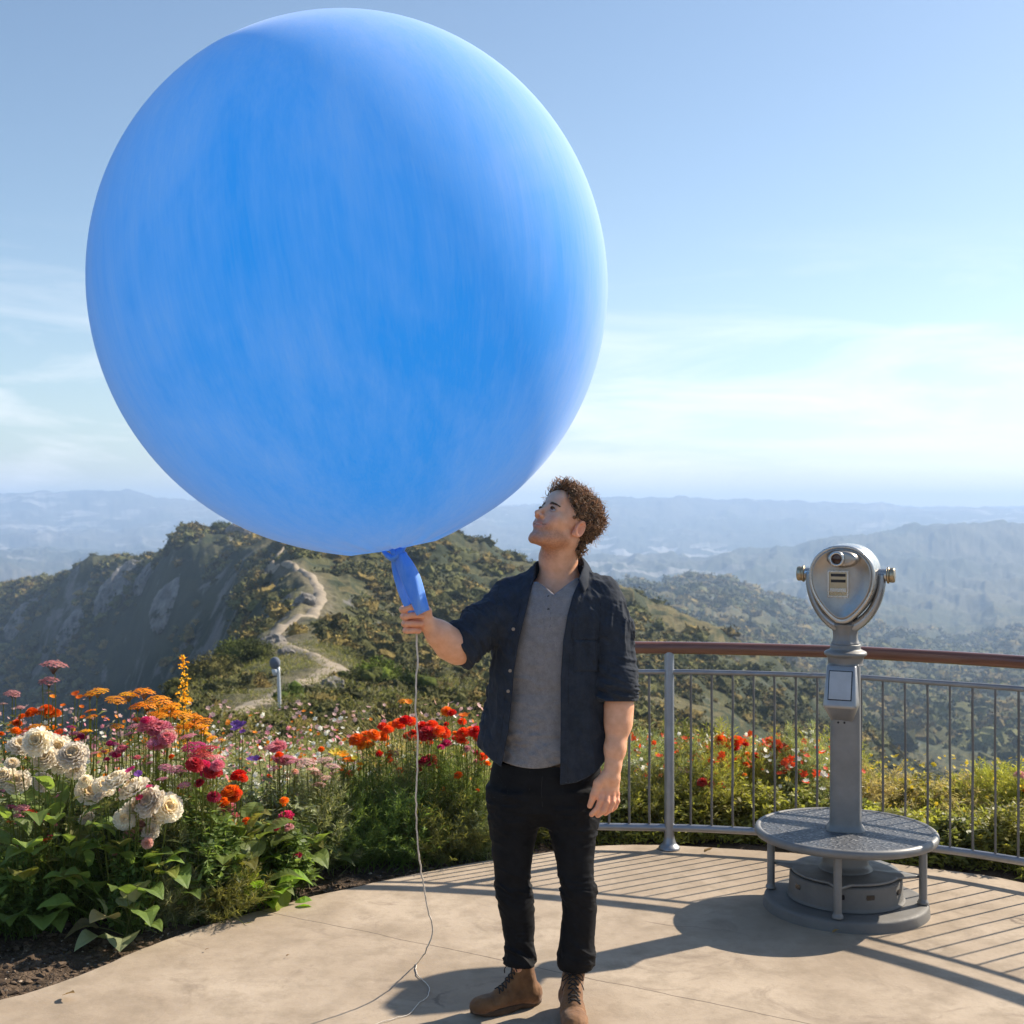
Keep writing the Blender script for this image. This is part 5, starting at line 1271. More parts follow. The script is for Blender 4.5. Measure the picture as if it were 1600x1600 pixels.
def foliage(kind, h, r, rs, dens=1.):
    """returns MB in local coords"""
    mb = MB(); up_ = np.array([0, 0, 1.0])
    if kind == 'feather':
        T = dome_targets(int(85 * dens), h, r, rs); cs = stems_to(T, .0016, rs, r * .3, 8, mb, (.8, .85, .5)); Pp, Dd = [], []
        for c in cs:
            m = 52; t = rs.rand(m) ** .7 * .85 + .15; i = t * (len(c) - 1); k = np.minimum(i.astype(int), len(c) - 2); p = c[k] + (c[k + 1] - c[k]) * (i - k)[:, None]
            dd = unit(rs.randn(m, 3) * [1, 1, .6] + unit(c[-1] - c[0]) * .9 + up_ * .35); Pp.append(p); Dd.append(dd)
        P = np.vstack(Pp); D = np.vstack(Dd); n = len(P); L = .020 + .030 * rs.rand(n); S = side_of(D, rs)
        V, F = rhomb(P, D, S, L, .0011 + .0012 * rs.rand(n), droop=.1); hv = (.65 + .7 * rs.rand(n))[:, None] * (1 + .25 * vnoise(P * 14)[:, None]) * np.array([1, 1, 1.0])
        hv = hv * np.where(rs.rand(n)[:, None] < .12, np.array([1.7, 1.5, 1.2]), 1); mb.add(V, F, np.repeat(hv, 4, 0))
    elif kind == 'small':
        T = dome_targets(int(70 * dens), h, r, rs); cs = stems_to(T, .002, rs, r * .3, 8, mb, (.7, .7, .5)); Pp, Dd = [], []
        for c in cs:
            m = 26; t = rs.rand(m) ** .6 * .8 + .2; i = t * (len(c) - 1); k = np.minimum(i.astype(int), len(c) - 2); p = c[k] + (c[k + 1] - c[k]) * (i - k)[:, None]
            dd = unit(rs.randn(m, 3) * [1, 1, .5] + up_ * .35); Pp.append(p); Dd.append(dd)
        P = np.vstack(Pp); D = np.vstack(Dd); n = len(P); S = unit(np.cross(D, up_) + rs.randn(n, 3) * .35)
        V, F = rhomb(P, D, S, .022 + .028 * rs.rand(n), .006 + .006 * rs.rand(n), droop=.2)
        hv = (.6 + .75 * rs.rand(n))[:, None] * np.ones(3) * (1 + .2 * vnoise(P * 10)[:, None]); mb.add(V, F, np.repeat(hv, 4, 0))
    elif kind == 'broad':
        T = dome_targets(int(34 * dens), h, r, rs, .15); cs = stems_to(T, .0028, rs, r * .15, 7, mb, (.8, .8, .5))
        for c in cs:
            d = c[-1] - c[0]; d = np.array([d[0], d[1], .03 + .25 * rs.rand() * abs(d[2])]) + rs.randn(3) * [.06, .06, .02]
            L = .085 + .075 * rs.rand(); V, F = bigleaf(c[-1], d, L, L * (.32 + .12 * rs.rand()), .08 + .4 * rs.rand(), rs)
            v = .60 + .9 * rs.rand(); mb.add(V, F, (v * (1 + .35 * (rs.rand() < .25)), v, v * .9))
    elif kind == 'grass':
        n = int(260 * dens); a = rs.rand(n) * 6.283; q = np.sqrt(rs.rand(n)) * r * .5; P = np.stack([q * np.cos(a), q * np.sin(a), np.zeros(n)], 1)
        D = unit(np.stack([np.cos(a) * .35, np.sin(a) * .35, np.ones(n)], 1) + rs.randn(n, 3) * .16); L = h * (.5 + .6 * rs.rand(n)); S = side_of(D, rs)
        m = P + D * L[:, None] * .6; D2 = unit(D + np.stack([np.cos(a), np.sin(a), -.7 * np.ones(n)], 1) * .5); w = (.0016 + .0012 * rs.rand(n))[:, None]
        V = np.stack([P - S * w, P + S * w, m + S * w * .8, m - S * w * .8, m + D2 * L[:, None] * .45], 1).reshape(-1, 3); k = np.arange(n)[:, None] * 5
        hv = np.repeat((.6 + .8 * rs.rand(n))[:, None] * np.array([1.1, 1, .8]), 5, 0); mb.add(V, [k + [0, 1, 2, 3], k + [3, 2, 4]], hv)
    return mb
def petal(p, d, upv, L, Wd, cup, rs, ruf=.12):
    d = unit(np.asarray(d, float)); s = unit(np.cross(d, upv)); u = np.cross(s, d); V = []
    ph = rs.rand() * 6
    for t in (0, .45, .8, 1.0):
        w = Wd * (.25 if t == 0 else (1.0 if t < .9 else .72)) ; c = np.asarray(p) + d * L * t + u * L * (cup * t * t)
        for q in (-1, 0, 1): V.append(c + s * w * q + u * (abs(q) * w * .25 + ruf * L * math.sin(5 * t + q * 2.4 + ph) * t))
    i, j = np.meshgrid(np.arange(3), np.arange(2), indexing='ij'); F = np.stack([i * 3 + j, i * 3 + j + 1, (i + 1) * 3 + j + 1, (i + 1) * 3 + j], -1).reshape(-1, 4)
    return np.array(V), F
def bloom(kind, r, rs):
    """flower head, local: faces +z, centre at origin"""
    mb = MB(); up_ = np.array([0, 0, 1.0])
    if kind == 'ruffle':
        for lay in range(7):
            el = R(-8 + lay * 14); n = 13 - lay; L = r * (1.0 - .09 * lay)
            for k in range(n):
                a = k * 6.283 / n + lay * .4 + rs.randn() * .1; d = np.array([math.cos(a) * math.cos(el), math.sin(a) * math.cos(el), math.sin(el)])
                V, F = petal(d * r * .12, d, up_ if lay < 5 else np.array([math.cos(a), math.sin(a), .2]), L, r * .30, .28, rs, .16); v = .82 + .28 * rs.rand(); mb.add(V, F, (v, v * (.97 if lay < 4 else .90), v * (.94 if lay < 4 else .72)))
    elif kind == 'umbel':
        n = 95; a = np.arange(n) * 2.399; q = np.sqrt((np.arange(n) + .5) / n) * r; z = -.35 * r * (q / r) ** 2 + rs.randn(n) * .05 * r
        for k in range(n):
            c = np.array([q[k] * math.cos(a[k]), q[k] * math.sin(a[k]), z[k]]); rr_f = r * .135; v = .7 + .5 * rs.rand(); dz = unit(np.array([c[0] * .5, c[1] * .5, r]))
            m = 5; ph = rs.rand() * 6; e1 = unit(np.cross(dz, [1, .2, .1])); e2 = np.cross(dz, e1); D = np.array([e1 * math.cos(ph + j * 1.2566) + e2 * math.sin(ph + j * 1.2566) + dz * .35 for j in range(m)])
            V, F = rhomb(np.repeat(c[None], m, 0), unit(D), unit(np.cross(D, dz)), rr_f, rr_f * .42); mb.add(V, F, (v, v * (.85 + .3 * rs.rand()), v))
        for k in range(16):
            a_ = k * .3927; mb.add(*tube(np.array([[0, 0, -r * .9], [math.cos(a_) * r * .3, math.sin(a_) * r * .3, -r * .5], [math.cos(a_) * r * .75, math.sin(a_) * r * .75, -.24 * r]]), r * .018, 3, False), (.35, .45, .3))
    elif kind == 'pom':
        for lay in range(6):
            el = R(0 + lay * 17); n = max(4, 16 - lay * 2); L = r * (1 - .05 * lay)
            for k in range(n):
                a = k * 6.283 / n + lay * .5 + rs.randn() * .1; d = np.array([math.cos(a) * math.cos(el), math.sin(a) * math.cos(el), math.sin(el) * .7])
                V, F = petal(d * r * .1, d, up_ if lay < 4 else np.array([math.cos(a), math.sin(a), .1]), L, r * .24, -.1, rs, .08); v = .75 + .35 * rs.rand(); mb.add(V, F, (v, v * (1 - .05 * lay), v))
    elif kind == 'open':
        n = 8
        for k in range(n):
            a = k * 6.283 / n + rs.randn() * .06; d = np.array([math.cos(a), math.sin(a), .18 + .1 * rs.randn()]); V, F = petal(d * r * .1, d, up_, r, r * .36, .1, rs, .06); v = .85 + .2 * rs.rand(); mb.add(V, F, (v, v, v))
        V, F = rhomb(np.zeros((14, 3)) + rs.randn(14, 3) * r * .07 + up_ * r * .06, unit(rs.randn(14, 3) * .5 + up_), unit(rs.randn(14, 3)), r * .14, r * .05); mb.add(V, F, (1.1, .8, .25))
    return mb
PET = {}
for nm, c, tcl in (('cream', (.90, .86, .75), (1.05, 1.03, .98)), ('blush', (.74, .50, .45), None), ('pink', (.72, .28, .36), None), ('magenta', (.68, .06, .22), None), ('crimson', (.55, .05, .06), None),
                 ('red', (.85, .10, .02), None), ('orange', (.88, .26, .015), None), ('gold', (.92, .43, .02), None), ('yellow', (.72, .55, .05), None), ('purple', (.22, .09, .42), None), ('dustypink', (.58, .28, .27), None)):
    PET[nm] = leafmat('petal ' + nm, c, .5, .2, .55, tcl or (1.2, 1.1, 1.0))
LEAF = {'green': leafmat('leaf green', (.185, .250, .070), .5), 'sage': leafmat('leaf sage', (.31, .335, .19), .45), 'bright': leafmat('leaf bright', (.17, .29, .035), .5),
        'olive': leafmat('leaf olive', (.19, .195, .060), .45), 'lime': leafmat('leaf lime', (.34, .325, .075), .5), 'straw': leafmat('dry grass', (.52, .43, .24), .45), 'dark': leafmat('leaf dark', (.115, .155, .045), .45)}
_fol, _blm = {}, {}
def fol_mesh(kind, h, r, dens, var, mat):
    key = (kind, round(h, 2), round(r, 2), dens, var)
    if key not in _fol:
        rs = np.random.RandomState(abs(hash(str(key))) % 2 ** 31 if False else int((h * 977 + r * 613 + var * 71 + dens * 13) * 10) % 99991)
        _fol[key] = foliage(kind, h, r, rs, dens)
    o = _fol[key].build('foliage', mat, None, False, None, True); return o
def blm_obj(kind, color, var):
    key = (kind, color, var)
    if key not in _blm:
        rs = np.random.RandomState(var * 13 + len(kind)); o = bloom(kind, 1.0, rs).build('flower_head', PET[color], None, False, None, True); _blm[key] = o
        return o
    o = _blm[key].copy(); COL.objects.link(o); return o
FRS = np.random.RandomState(77)
def plant(name, px, Yb, label, group, fol, leaf, h, r, heads, dens=1., stem=True, cat='flowering plant', gz=None, tilt=.5):
    """heads: (px, py, radius_m, kind, colour[, dY])"""
    x = (px - 800) / FPX * Yb; z0 = H(x, Yb) - .015 if gz is None else gz
    e = empty(name, (x, Yb, z0), label, cat, group)
    if fol:
        if heads: h *= 1.22; dens *= 1.25
        o = fol_mesh(fol, h, r, dens, int(FRS.randint(0, 3)), LEAF[leaf]); o.parent = e; o.rotation_euler.z = FRS.rand() * 6.28
    mb = MB(); ns_ = 0
    ex = []
    for hd in heads:
        for _ in range(1 if (len(heads) > 7 or hd[2] > .05) else 2):
            if FRS.rand() < .8: ex.append((hd[0] + FRS.randn() * 17, hd[1] + abs(FRS.randn()) * 22 + 3, hd[2] * (.45 + .35 * FRS.rand()), hd[3], hd[4]))
    for hd in list(heads) + ex:
        hx, hy, rad_, kd, colr = hd[:5]; dY = hd[5] if len(hd) > 5 else (FRS.rand() - .6) * .16
        p = W(hx, hy, Yb + dY) - Vector((x, Yb, z0)); o = blm_obj(kd, colr, int(FRS.randint(0, 3))); o.parent = e; o.location = p
        o.scale = (rad_, rad_, rad_ * (.8 + .3 * FRS.rand())); tl = tilt if kd != 'umbel' else .25
        o.rotation_euler = (tl * (.35 + FRS.rand() * .9), (FRS.rand() - .5) * tl, FRS.rand() * 6.28 if kd == 'umbel' else (FRS.rand() - .5) * 1.2)
        b = np.array([p.x * .35 + FRS.randn() * .015, p.y * .4 + FRS.randn() * .02, 0]); t = np.array(p) - np.array([0, -.2, .8]) * rad_ * .4; m = b * .35 + t * .65; m[2] = t[2] * .55
        s = np.linspace(0, 1, 9)[:, None]; c = (1 - s) ** 2 * b + 2 * s * (1 - s) * m + s * s * t; mb.add(*tube(c, np.linspace(.0034, .002, 9), 5, False), (.9, 1, .6)); ns_ += 1
        k = 5; i = FRS.randint(2, 8, k); D = unit(FRS.randn(k, 3) * [1, 1, .3] + [0, 0, .5]); V, F = rhomb(c[i], D, side_of(D, FRS), .04 * (1 + FRS.rand(k)), .005, droop=.2); mb.add(V, F, (1, 1, .9))
    if ns_: mb.build('stems', LEAF['olive'], e, False, None, True)
    return e
# ------------------------------------------------------------------ flower bed left of the platform
BED = 'flowering plants in the bed beside the platform'
plant('yarrow', 85, 5.35, 'tall dusty pink yarrow standing alone above the left end of the bed', BED, 'small', 'olive', .55, .10, [(85, 1033, .058, 'umbel', 'dustypink', 0), (66, 1062, .016, 'umbel', 'dustypink', 0)], .3)
plant('yarrow', 20, 5.6, 'small brownish pink yarrow at the left edge of the photo', BED, 'small', 'sage', .62, .16, [(19, 1080, .036, 'umbel', 'dustypink', 0), (5, 1098, .02, 'umbel', 'blush', 0)], .6)
plant('yarrow', 152, 5.5, 'orange yarrow on a bare pale stem left of the golden mass', BED, None, '', 0, 0, [(151, 1077, .052, 'umbel', 'gold', 0), (140, 1083, .03, 'umbel', 'orange', .03)])
plant('yarrow', 230, 5.45, 'broad golden yarrow with many flat heads at the back of the bed', BED, 'feather', 'sage', .62, .22,
      [(182, 1090, .045, 'umbel', 'gold'), (203, 1082, .045, 'umbel', 'gold'), (226, 1076, .05, 'umbel', 'gold'), (248, 1090, .055, 'umbel', 'gold'), (232, 1098, .05, 'umbel', 'gold'), (262, 1104, .05, 'umbel', 'gold'), (214, 1100, .04, 'umbel', 'orange'), (246, 1112, .045, 'umbel', 'gold'), (272, 1112, .04, 'umbel', 'gold')])
plant('yarrow', 305, 5.5, 'golden yarrow right of the broad golden mass, beneath the yellow spike', BED, 'feather', 'sage', .58, .16,
      [(286, 1113, .045, 'umbel', 'gold'), (304, 1116, .045, 'umbel', 'gold'), (320, 1123, .035, 'umbel', 'gold'), (298, 1128, .045, 'umbel', 'gold'), (315, 1134, .035, 'umbel', 'gold')])
plant('marigold', 62, 5.6, 'orange marigold between the two pink yarrows at the far left', BED, 'feather', 'green', .6, .16, [(50, 1115, .030, 'pom', 'orange'), (72, 1110, .034, 'pom', 'orange'), (80, 1116, .028, 'pom', 'gold'), (118, 1084, .018, 'open', 'orange', .1), (124, 1090, .016, 'open', 'orange', .1)])
plant('marigold', 55, 5.3, 'orange flowering marigold behind the cream flowers at the far left', BED, 'feather', 'sage', .5, .2, [(25, 1143, .022, 'pom', 'orange'), (42, 1138, .035, 'umbel', 'orange'), (62, 1133, .045, 'umbel', 'gold'), (92, 1146, .020, 'open', 'red'), (134, 1140, .028, 'umbel', 'gold')])
# spike
sx_, sy_ = 288, 5.62; xw = (sx_ - 800) / FPX * sy_; z0 = H(xw, sy_)
e = empty('goldenrod', (xw, sy_, z0), 'thin upright yellow flower spike rising above the golden yarrow', 'flowering plant', BED)
mb = MB(); c = spline([(0, 0, 0), (.01, 0, .5), (.0, 0, .8), (-.004, 0, 1.03)], 30); mb.add(*tube(c, np.linspace(.004, .0015, 30), 5, False), (.8, .9, .5)); mb.build('stem', LEAF['olive'], e, False, None, True)
mb = MB(); rs = np.random.RandomState(3)
for k in range(150):
    t = .58 + .42 * rs.rand(); p = np.array([np.interp(t * 1.03, c[:, 2], c[:, 0]), 0, t * 1.03]); a = rs.rand() * 6.28; wd_ = .05 * (1 - t) + .012; p = p + np.array([math.cos(a), math.sin(a), .2]) * wd_ * rs.rand() * 1.6
    D = unit(rs.randn(3, 3)); V, F = rhomb(np.repeat(p[None], 3, 0), D, side_of(D, rs), .012, .005); v = .7 + .5 * rs.rand(); mb.add(V, F, (v, v, v))
mb.build('florets', PET['gold'], e, False, None, True)
mb = MB(); n = 90; t = rs.rand(n) * .7 + .1; a = rs.rand(n) * 6.28; P = np.stack([np.interp(t, c[:, 2], c[:, 0]), t * 0, t], 1); D = unit(np.stack([np.cos(a), np.sin(a), .5 + 0 * a], 1)); V, F = rhomb(P, D, side_of(D, rs), .05, .006, droop=.2); mb.add(V, F); mb.build('leaves', LEAF['olive'], e, False, None, True)

plant('peony', 78, 5.05, 'cream ruffled flowers in a wide cluster at the far left, above the red flowers', BED, 'broad', 'green', .50, .26,
      [(32, 1168, .050, 'ruffle', 'cream'), (60, 1160, .056, 'ruffle', 'cream'), (88, 1172, .058, 'ruffle', 'cream'), (115, 1182, .056, 'ruffle', 'cream'), (72, 1186, .050, 'ruffle', 'cream'), (100, 1196, .045, 'ruffle', 'cream'), (30, 1224, .05, 'ruffle', 'cream', .1), (8, 1216, .045, 'ruffle', 'cream', .1)], 1.2, tilt=.9)
plant('dahlia', 205, 5.0, 'big creamy white dahlias massed at the front of the bed, nearest the camera', BED, 'broad', 'green', .40, .25,
      [(138, 1238, .050, 'ruffle', 'cream'), (162, 1230, .040, 'ruffle', 'cream'), (184, 1222, .056, 'ruffle', 'cream'), (212, 1236, .058, 'ruffle', 'cream'), (236, 1254, .060, 'ruffle', 'cream'), (262, 1262, .054, 'ruffle', 'cream'), (215, 1266, .050, 'ruffle', 'cream'), (246, 1278, .045, 'ruffle', 'cream'), (222, 1290, .032, 'ruffle', 'blush'), (204, 1306, .026, 'ruffle', 'blush'), (219, 1315, .014, 'pom', 'magenta')], 1.2, tilt=1.0)
plant('phlox', 232, 5.25, 'pale pink fluffy phlox under the golden yarrow', BED, 'small', 'green', .55, .2, [(208, 1132, .03, 'umbel', 'pink'), (232, 1134, .042, 'ruffle', 'pink'), (250, 1142, .050, 'ruffle', 'pink'), (262, 1152, .035, 'ruffle', 'blush'), (228, 1126, .022, 'pom', 'magenta'), (240, 1158, .03, 'umbel', 'pink')])
plant('phlox', 186, 5.2, 'small magenta phlox left of the pale pink phlox', BED, 'small', 'sage', .48, .14, [(178, 1160, .026, 'umbel', 'magenta'), (190, 1172, .024, 'ruffle', 'pink'), (182, 1180, .018, 'pom', 'magenta')])
plant('phlox', 118, 5.35, 'bright pink phlox right of the orange marigold', BED, 'small', 'sage', .55, .14, [(112, 1134, .022, 'umbel', 'magenta'), (122, 1144, .034, 'umbel', 'pink'), (128, 1152, .02, 'pom', 'magenta')])
plant('stonecrop', 315, 5.2, 'crimson domed stonecrop with the tallest dark pink heads', BED, 'small', 'green', .5, .2, [(292, 1148, .04, 'umbel', 'pink'), (302, 1162, .052, 'umbel', 'magenta'), (322, 1166, .055, 'umbel', 'crimson'), (334, 1180, .050, 'umbel', 'pink'), (308, 1176, .04, 'umbel', 'crimson')], tilt=.9)
plant('stonecrop', 320, 5.1, 'deep red stonecrop heads low in front of the dark pink ones', BED, 'small', 'green', .42, .15, [(304, 1196, .036, 'pom', 'crimson'), (318, 1200, .036, 'pom', 'magenta'), (334, 1208, .034, 'pom', 'crimson'), (340, 1196, .028, 'pom', 'pink')])
plant('aster', 268, 5.1, 'dusty pink aster between the cream dahlias and red stonecrop', BED, 'feather', 'sage', .42, .14, [(258, 1196, .028, 'umbel', 'pink'), (272, 1198, .034, 'umbel', 'pink'), (268, 1182, .012, 'pom', 'orange')])
plant('aster', 210, 4.98, 'tiny purple aster just above the cream dahlias', BED, 'small', 'green', .36, .1, [(204, 1204, .020, 'open', 'magenta'), (216, 1210, .016, 'open', 'purple')])
plant('geranium', 45, 5.02, 'red and pink geranium at the front left, beneath the cream cluster', BED, 'small', 'green', .36, .2, [(18, 1258, .022, 'umbel', 'magenta'), (34, 1259, .030, 'umbel', 'pink'), (50, 1266, .028, 'umbel', 'red'), (64, 1272, .032, 'umbel', 'red'), (74, 1278, .02, 'umbel', 'magenta')])
plant('geranium', 364, 5.25, 'salmon orange geranium right of the feathery bush', BED, 'broad', 'green', .34, .2, [(372, 1212, .034, 'pom', 'red'), (360, 1238, .036, 'ruffle', 'orange'), (366, 1246, .026, 'pom', 'orange'), (357, 1262, .028, 'ruffle', 'pink')])
plant('cornflower', 374, 5.7, 'single violet cornflower on a leafy stem behind the bed', BED, 'small', 'sage', .5, .10, [(374, 1138, .038, 'open', 'purple'), (368, 1132, .022, 'open', 'purple')], .6)
plant('phlox', 440, 5.75, 'light pink phlox leaning over the middle of the bed', BED, 'small', 'sage', .46, .2, [(420, 1165, .028, 'umbel', 'pink'), (434, 1168, .040, 'ruffle', 'pink'), (450, 1180, .040, 'umbel', 'pink'), (443, 1190, .034, 'ruffle', 'blush'), (462, 1186, .03, 'umbel', 'pink'), (436, 1180, .02, 'pom', 'red')])
plant('phlox', 498, 5.85, 'washed out pink phlox left of the yellow daisies', BED, 'feather', 'sage', .45, .2, [(480, 1186, .045, 'umbel', 'blush'), (505, 1184, .045, 'umbel', 'blush'), (520, 1194, .04, 'umbel', 'blush'), (490, 1200, .035, 'umbel', 'blush')])
plant('carnation', 446, 5.45, 'hot pink carnation low in the green leaves near the driftwood', BED, 'small', 'green', .32, .14, [(447, 1278, .034, 'ruffle', 'magenta'), (444, 1251, .020, 'pom', 'orange'), (452, 1292, .02, 'pom', 'blush')])
plant('daisy', 530, 6.0, 'yellow daisies at the left end of the orange marigold row', BED, 'feather', 'green', .45, .16, [(524, 1178, .032, 'open', 'yellow'), (536, 1180, .028, 'open', 'gold'), (502, 1171, .016, 'pom', 'orange'), (543, 1186, .02, 'open', 'orange')])
plant('marigold', 578, 6.15, 'orange marigolds in a dense row left of the white string', BED, 'feather', 'green', .52, .25, [(558, 1157, .040, 'pom', 'orange'), (572, 1150, .034, 'pom', 'orange'), (584, 1149, .034, 'pom', 'orange'), (597, 1152, .034, 'pom', 'orange'), (577, 1163, .026, 'pom', 'gold'), (606, 1141, .028, 'pom', 'red'), (566, 1166, .024, 'pom', 'gold'), (545, 1210, .022, 'pom', 'red'), (562, 1202, .012, 'pom', 'gold')], 1.1)
plant('zinnia', 632, 6.2, 'orange red zinnias crowning the bush behind the white string', BED, 'feather', 'sage', .55, .22, [(611, 1135, .028, 'pom', 'orange'), (624, 1131, .036, 'pom', 'red'), (634, 1126, .032, 'pom', 'red'), (642, 1128, .03, 'pom', 'red'), (638, 1150, .026, 'pom', 'red'), (646, 1154, .024, 'pom', 'red'), (624, 1205, .022, 'pom', 'orange'), (610, 1178, .022, 'pom', 'orange'), (618, 1178, .018, 'pom', 'blush')], 1.2)
plant('zinnia', 676, 6.15, 'red zinnias in a tight cluster right of the white string', BED, 'feather', 'green', .55, .24, [(660, 1137, .034, 'pom', 'red'), (674, 1134, .034, 'pom', 'red'), (668, 1148, .046, 'pom', 'crimson'), (686, 1142, .030, 'pom', 'red'), (695, 1146, .030, 'pom', 'red'), (697, 1162, .026, 'pom', 'magenta'), (662, 1192, .036, 'pom', 'crimson'), (674, 1188, .036, 'pom', 'crimson'), (685, 1200, .016, 'open', 'red')], 1.2)
plant('zinnia', 736, 6.1, 'red orange zinnias beside the left side of the man', BED, 'feather', 'green', .52, .22, [(724, 1146, .032, 'pom', 'red'), (735, 1142, .026, 'pom', 'orange'), (744, 1144, .034, 'pom', 'red'), (748, 1152, .026, 'pom', 'orange'), (730, 1170, .018, 'pom', 'blush'), (716, 1212, .022, 'pom', 'orange'), (746, 1178, .02, 'pom', 'crimson')], 1.2)
plant('poppy', 712, 6.6, 'thin stemmed orange poppies standing above the zinnias near the man', BED, 'grass', 'sage', .5, .16, [(698, 1112, .030, 'pom', 'orange'), (706, 1114, .024, 'pom', 'red'), (724, 1118, .024, 'open', 'orange'), (722, 1128, .024, 'pom', 'red')])
plant('poppy', 632, 7.4, 'lone orange poppy left of the string, above the zinnias', BED, 'grass', 'straw', .5, .2, [(628, 1093, .030, 'umbel', 'gold'), (638, 1097, .022, 'open', 'orange')])
# leafy plants without flowers
LV = 'leafy plants in the bed beside the platform'
for a in [('hosta', 150, 5.08, 'broad dark green leaves sprawling over the soil below the cream dahlias', 'broad', 'green', .30, .24, .8), ('hosta', 45, 5.02, 'broad dark leaves at the bottom left corner of the bed', 'broad', 'green', .28, .22, .7), ('hosta', 205, 4.95, 'large pale veined leaves hanging near the soil, front of the bed', 'broad', 'sage', .20, .13, .45),
          ('hosta', 402, 5.28, 'bright yellow green leaves at the soil edge left of the driftwood', 'broad', 'bright', .17, .15, .6), ('hosta', 395, 5.45, 'broad green leaves under the salmon geranium', 'broad', 'bright', .28, .2, .9), ('hosta', 466, 5.75, 'low green leaves just behind the driftwood', 'broad', 'green', .20, .18, .9),
          ('cosmos', 305, 5.2, 'tall feathery grey green bush right of the cream dahlias', 'feather', 'sage', .50, .25, 1.8), ('cosmos', 352, 5.12, 'feathery brownish bush trailing onto the soil', 'feather', 'olive', .30, .20, 1.3), ('cosmos', 270, 5.06, 'low feathery bush at the soil edge below the dahlias', 'feather', 'sage', .30, .20, 1.4), ('cosmos', 105, 5.15, 'feathery green bush under the cream cluster', 'feather', 'green', .38, .24, 1.4),
          ('cosmos', 20, 5.1, 'feathery green bush under the red geranium', 'feather', 'green', .34, .24, 1.3), ('cosmos', 500, 5.9, 'feathery bush in the shade behind the driftwood', 'feather', 'sage', .36, .26, 1.5), ('cosmos', 560, 5.95, 'dark feathery bush below the orange marigold row', 'feather', 'green', .38, .26, 1.7), ('cosmos', 625, 5.98, 'large dark feathery bush behind the white string', 'feather', 'green', .40, .27, 1.8),
          ('cosmos', 690, 6.0, 'dark feathery bush between the string and the man', 'feather', 'olive', .40, .26, 1.8), ('cosmos', 748, 6.1, 'feathery bush with pale flecks right behind the legs of the man', 'feather', 'sage', .40, .24, 1.7), ('cosmos', 820, 6.32, 'feathery bush seen between the legs of the man', 'feather', 'olive', .40, .24, 1.4), ('cosmos', 890, 6.45, 'feathery bush behind the right leg of the man', 'feather', 'olive', .36, .24, 1.3),
          ('cosmos', 420, 5.95, 'soft green bush in the middle of the bed behind the geranium', 'feather', 'green', .46, .26, 1.5), ('cosmos', 345, 5.6, 'soft pale bush behind the red stonecrop', 'feather', 'sage', .50, .26, 1.4), ('cosmos', 165, 5.3, 'fine leaved bush under the golden yarrow', 'small', 'green', .50, .26, 1.6), ('cosmos', 90, 5.7, 'grey green bush behind the orange marigold', 'feather', 'sage', .50, .26, 1.4), ('cosmos', -10, 5.4, 'pale stemmed bush cut by the left edge of the photo', 'small', 'sage', .60, .26, 1.4)]:
    nm, px, Yb, lab, kd, lf, h, r, dn = a
    plant(nm, px, Yb, lab, LV, kd, lf, h, r, [], dn, cat='leafy plant')
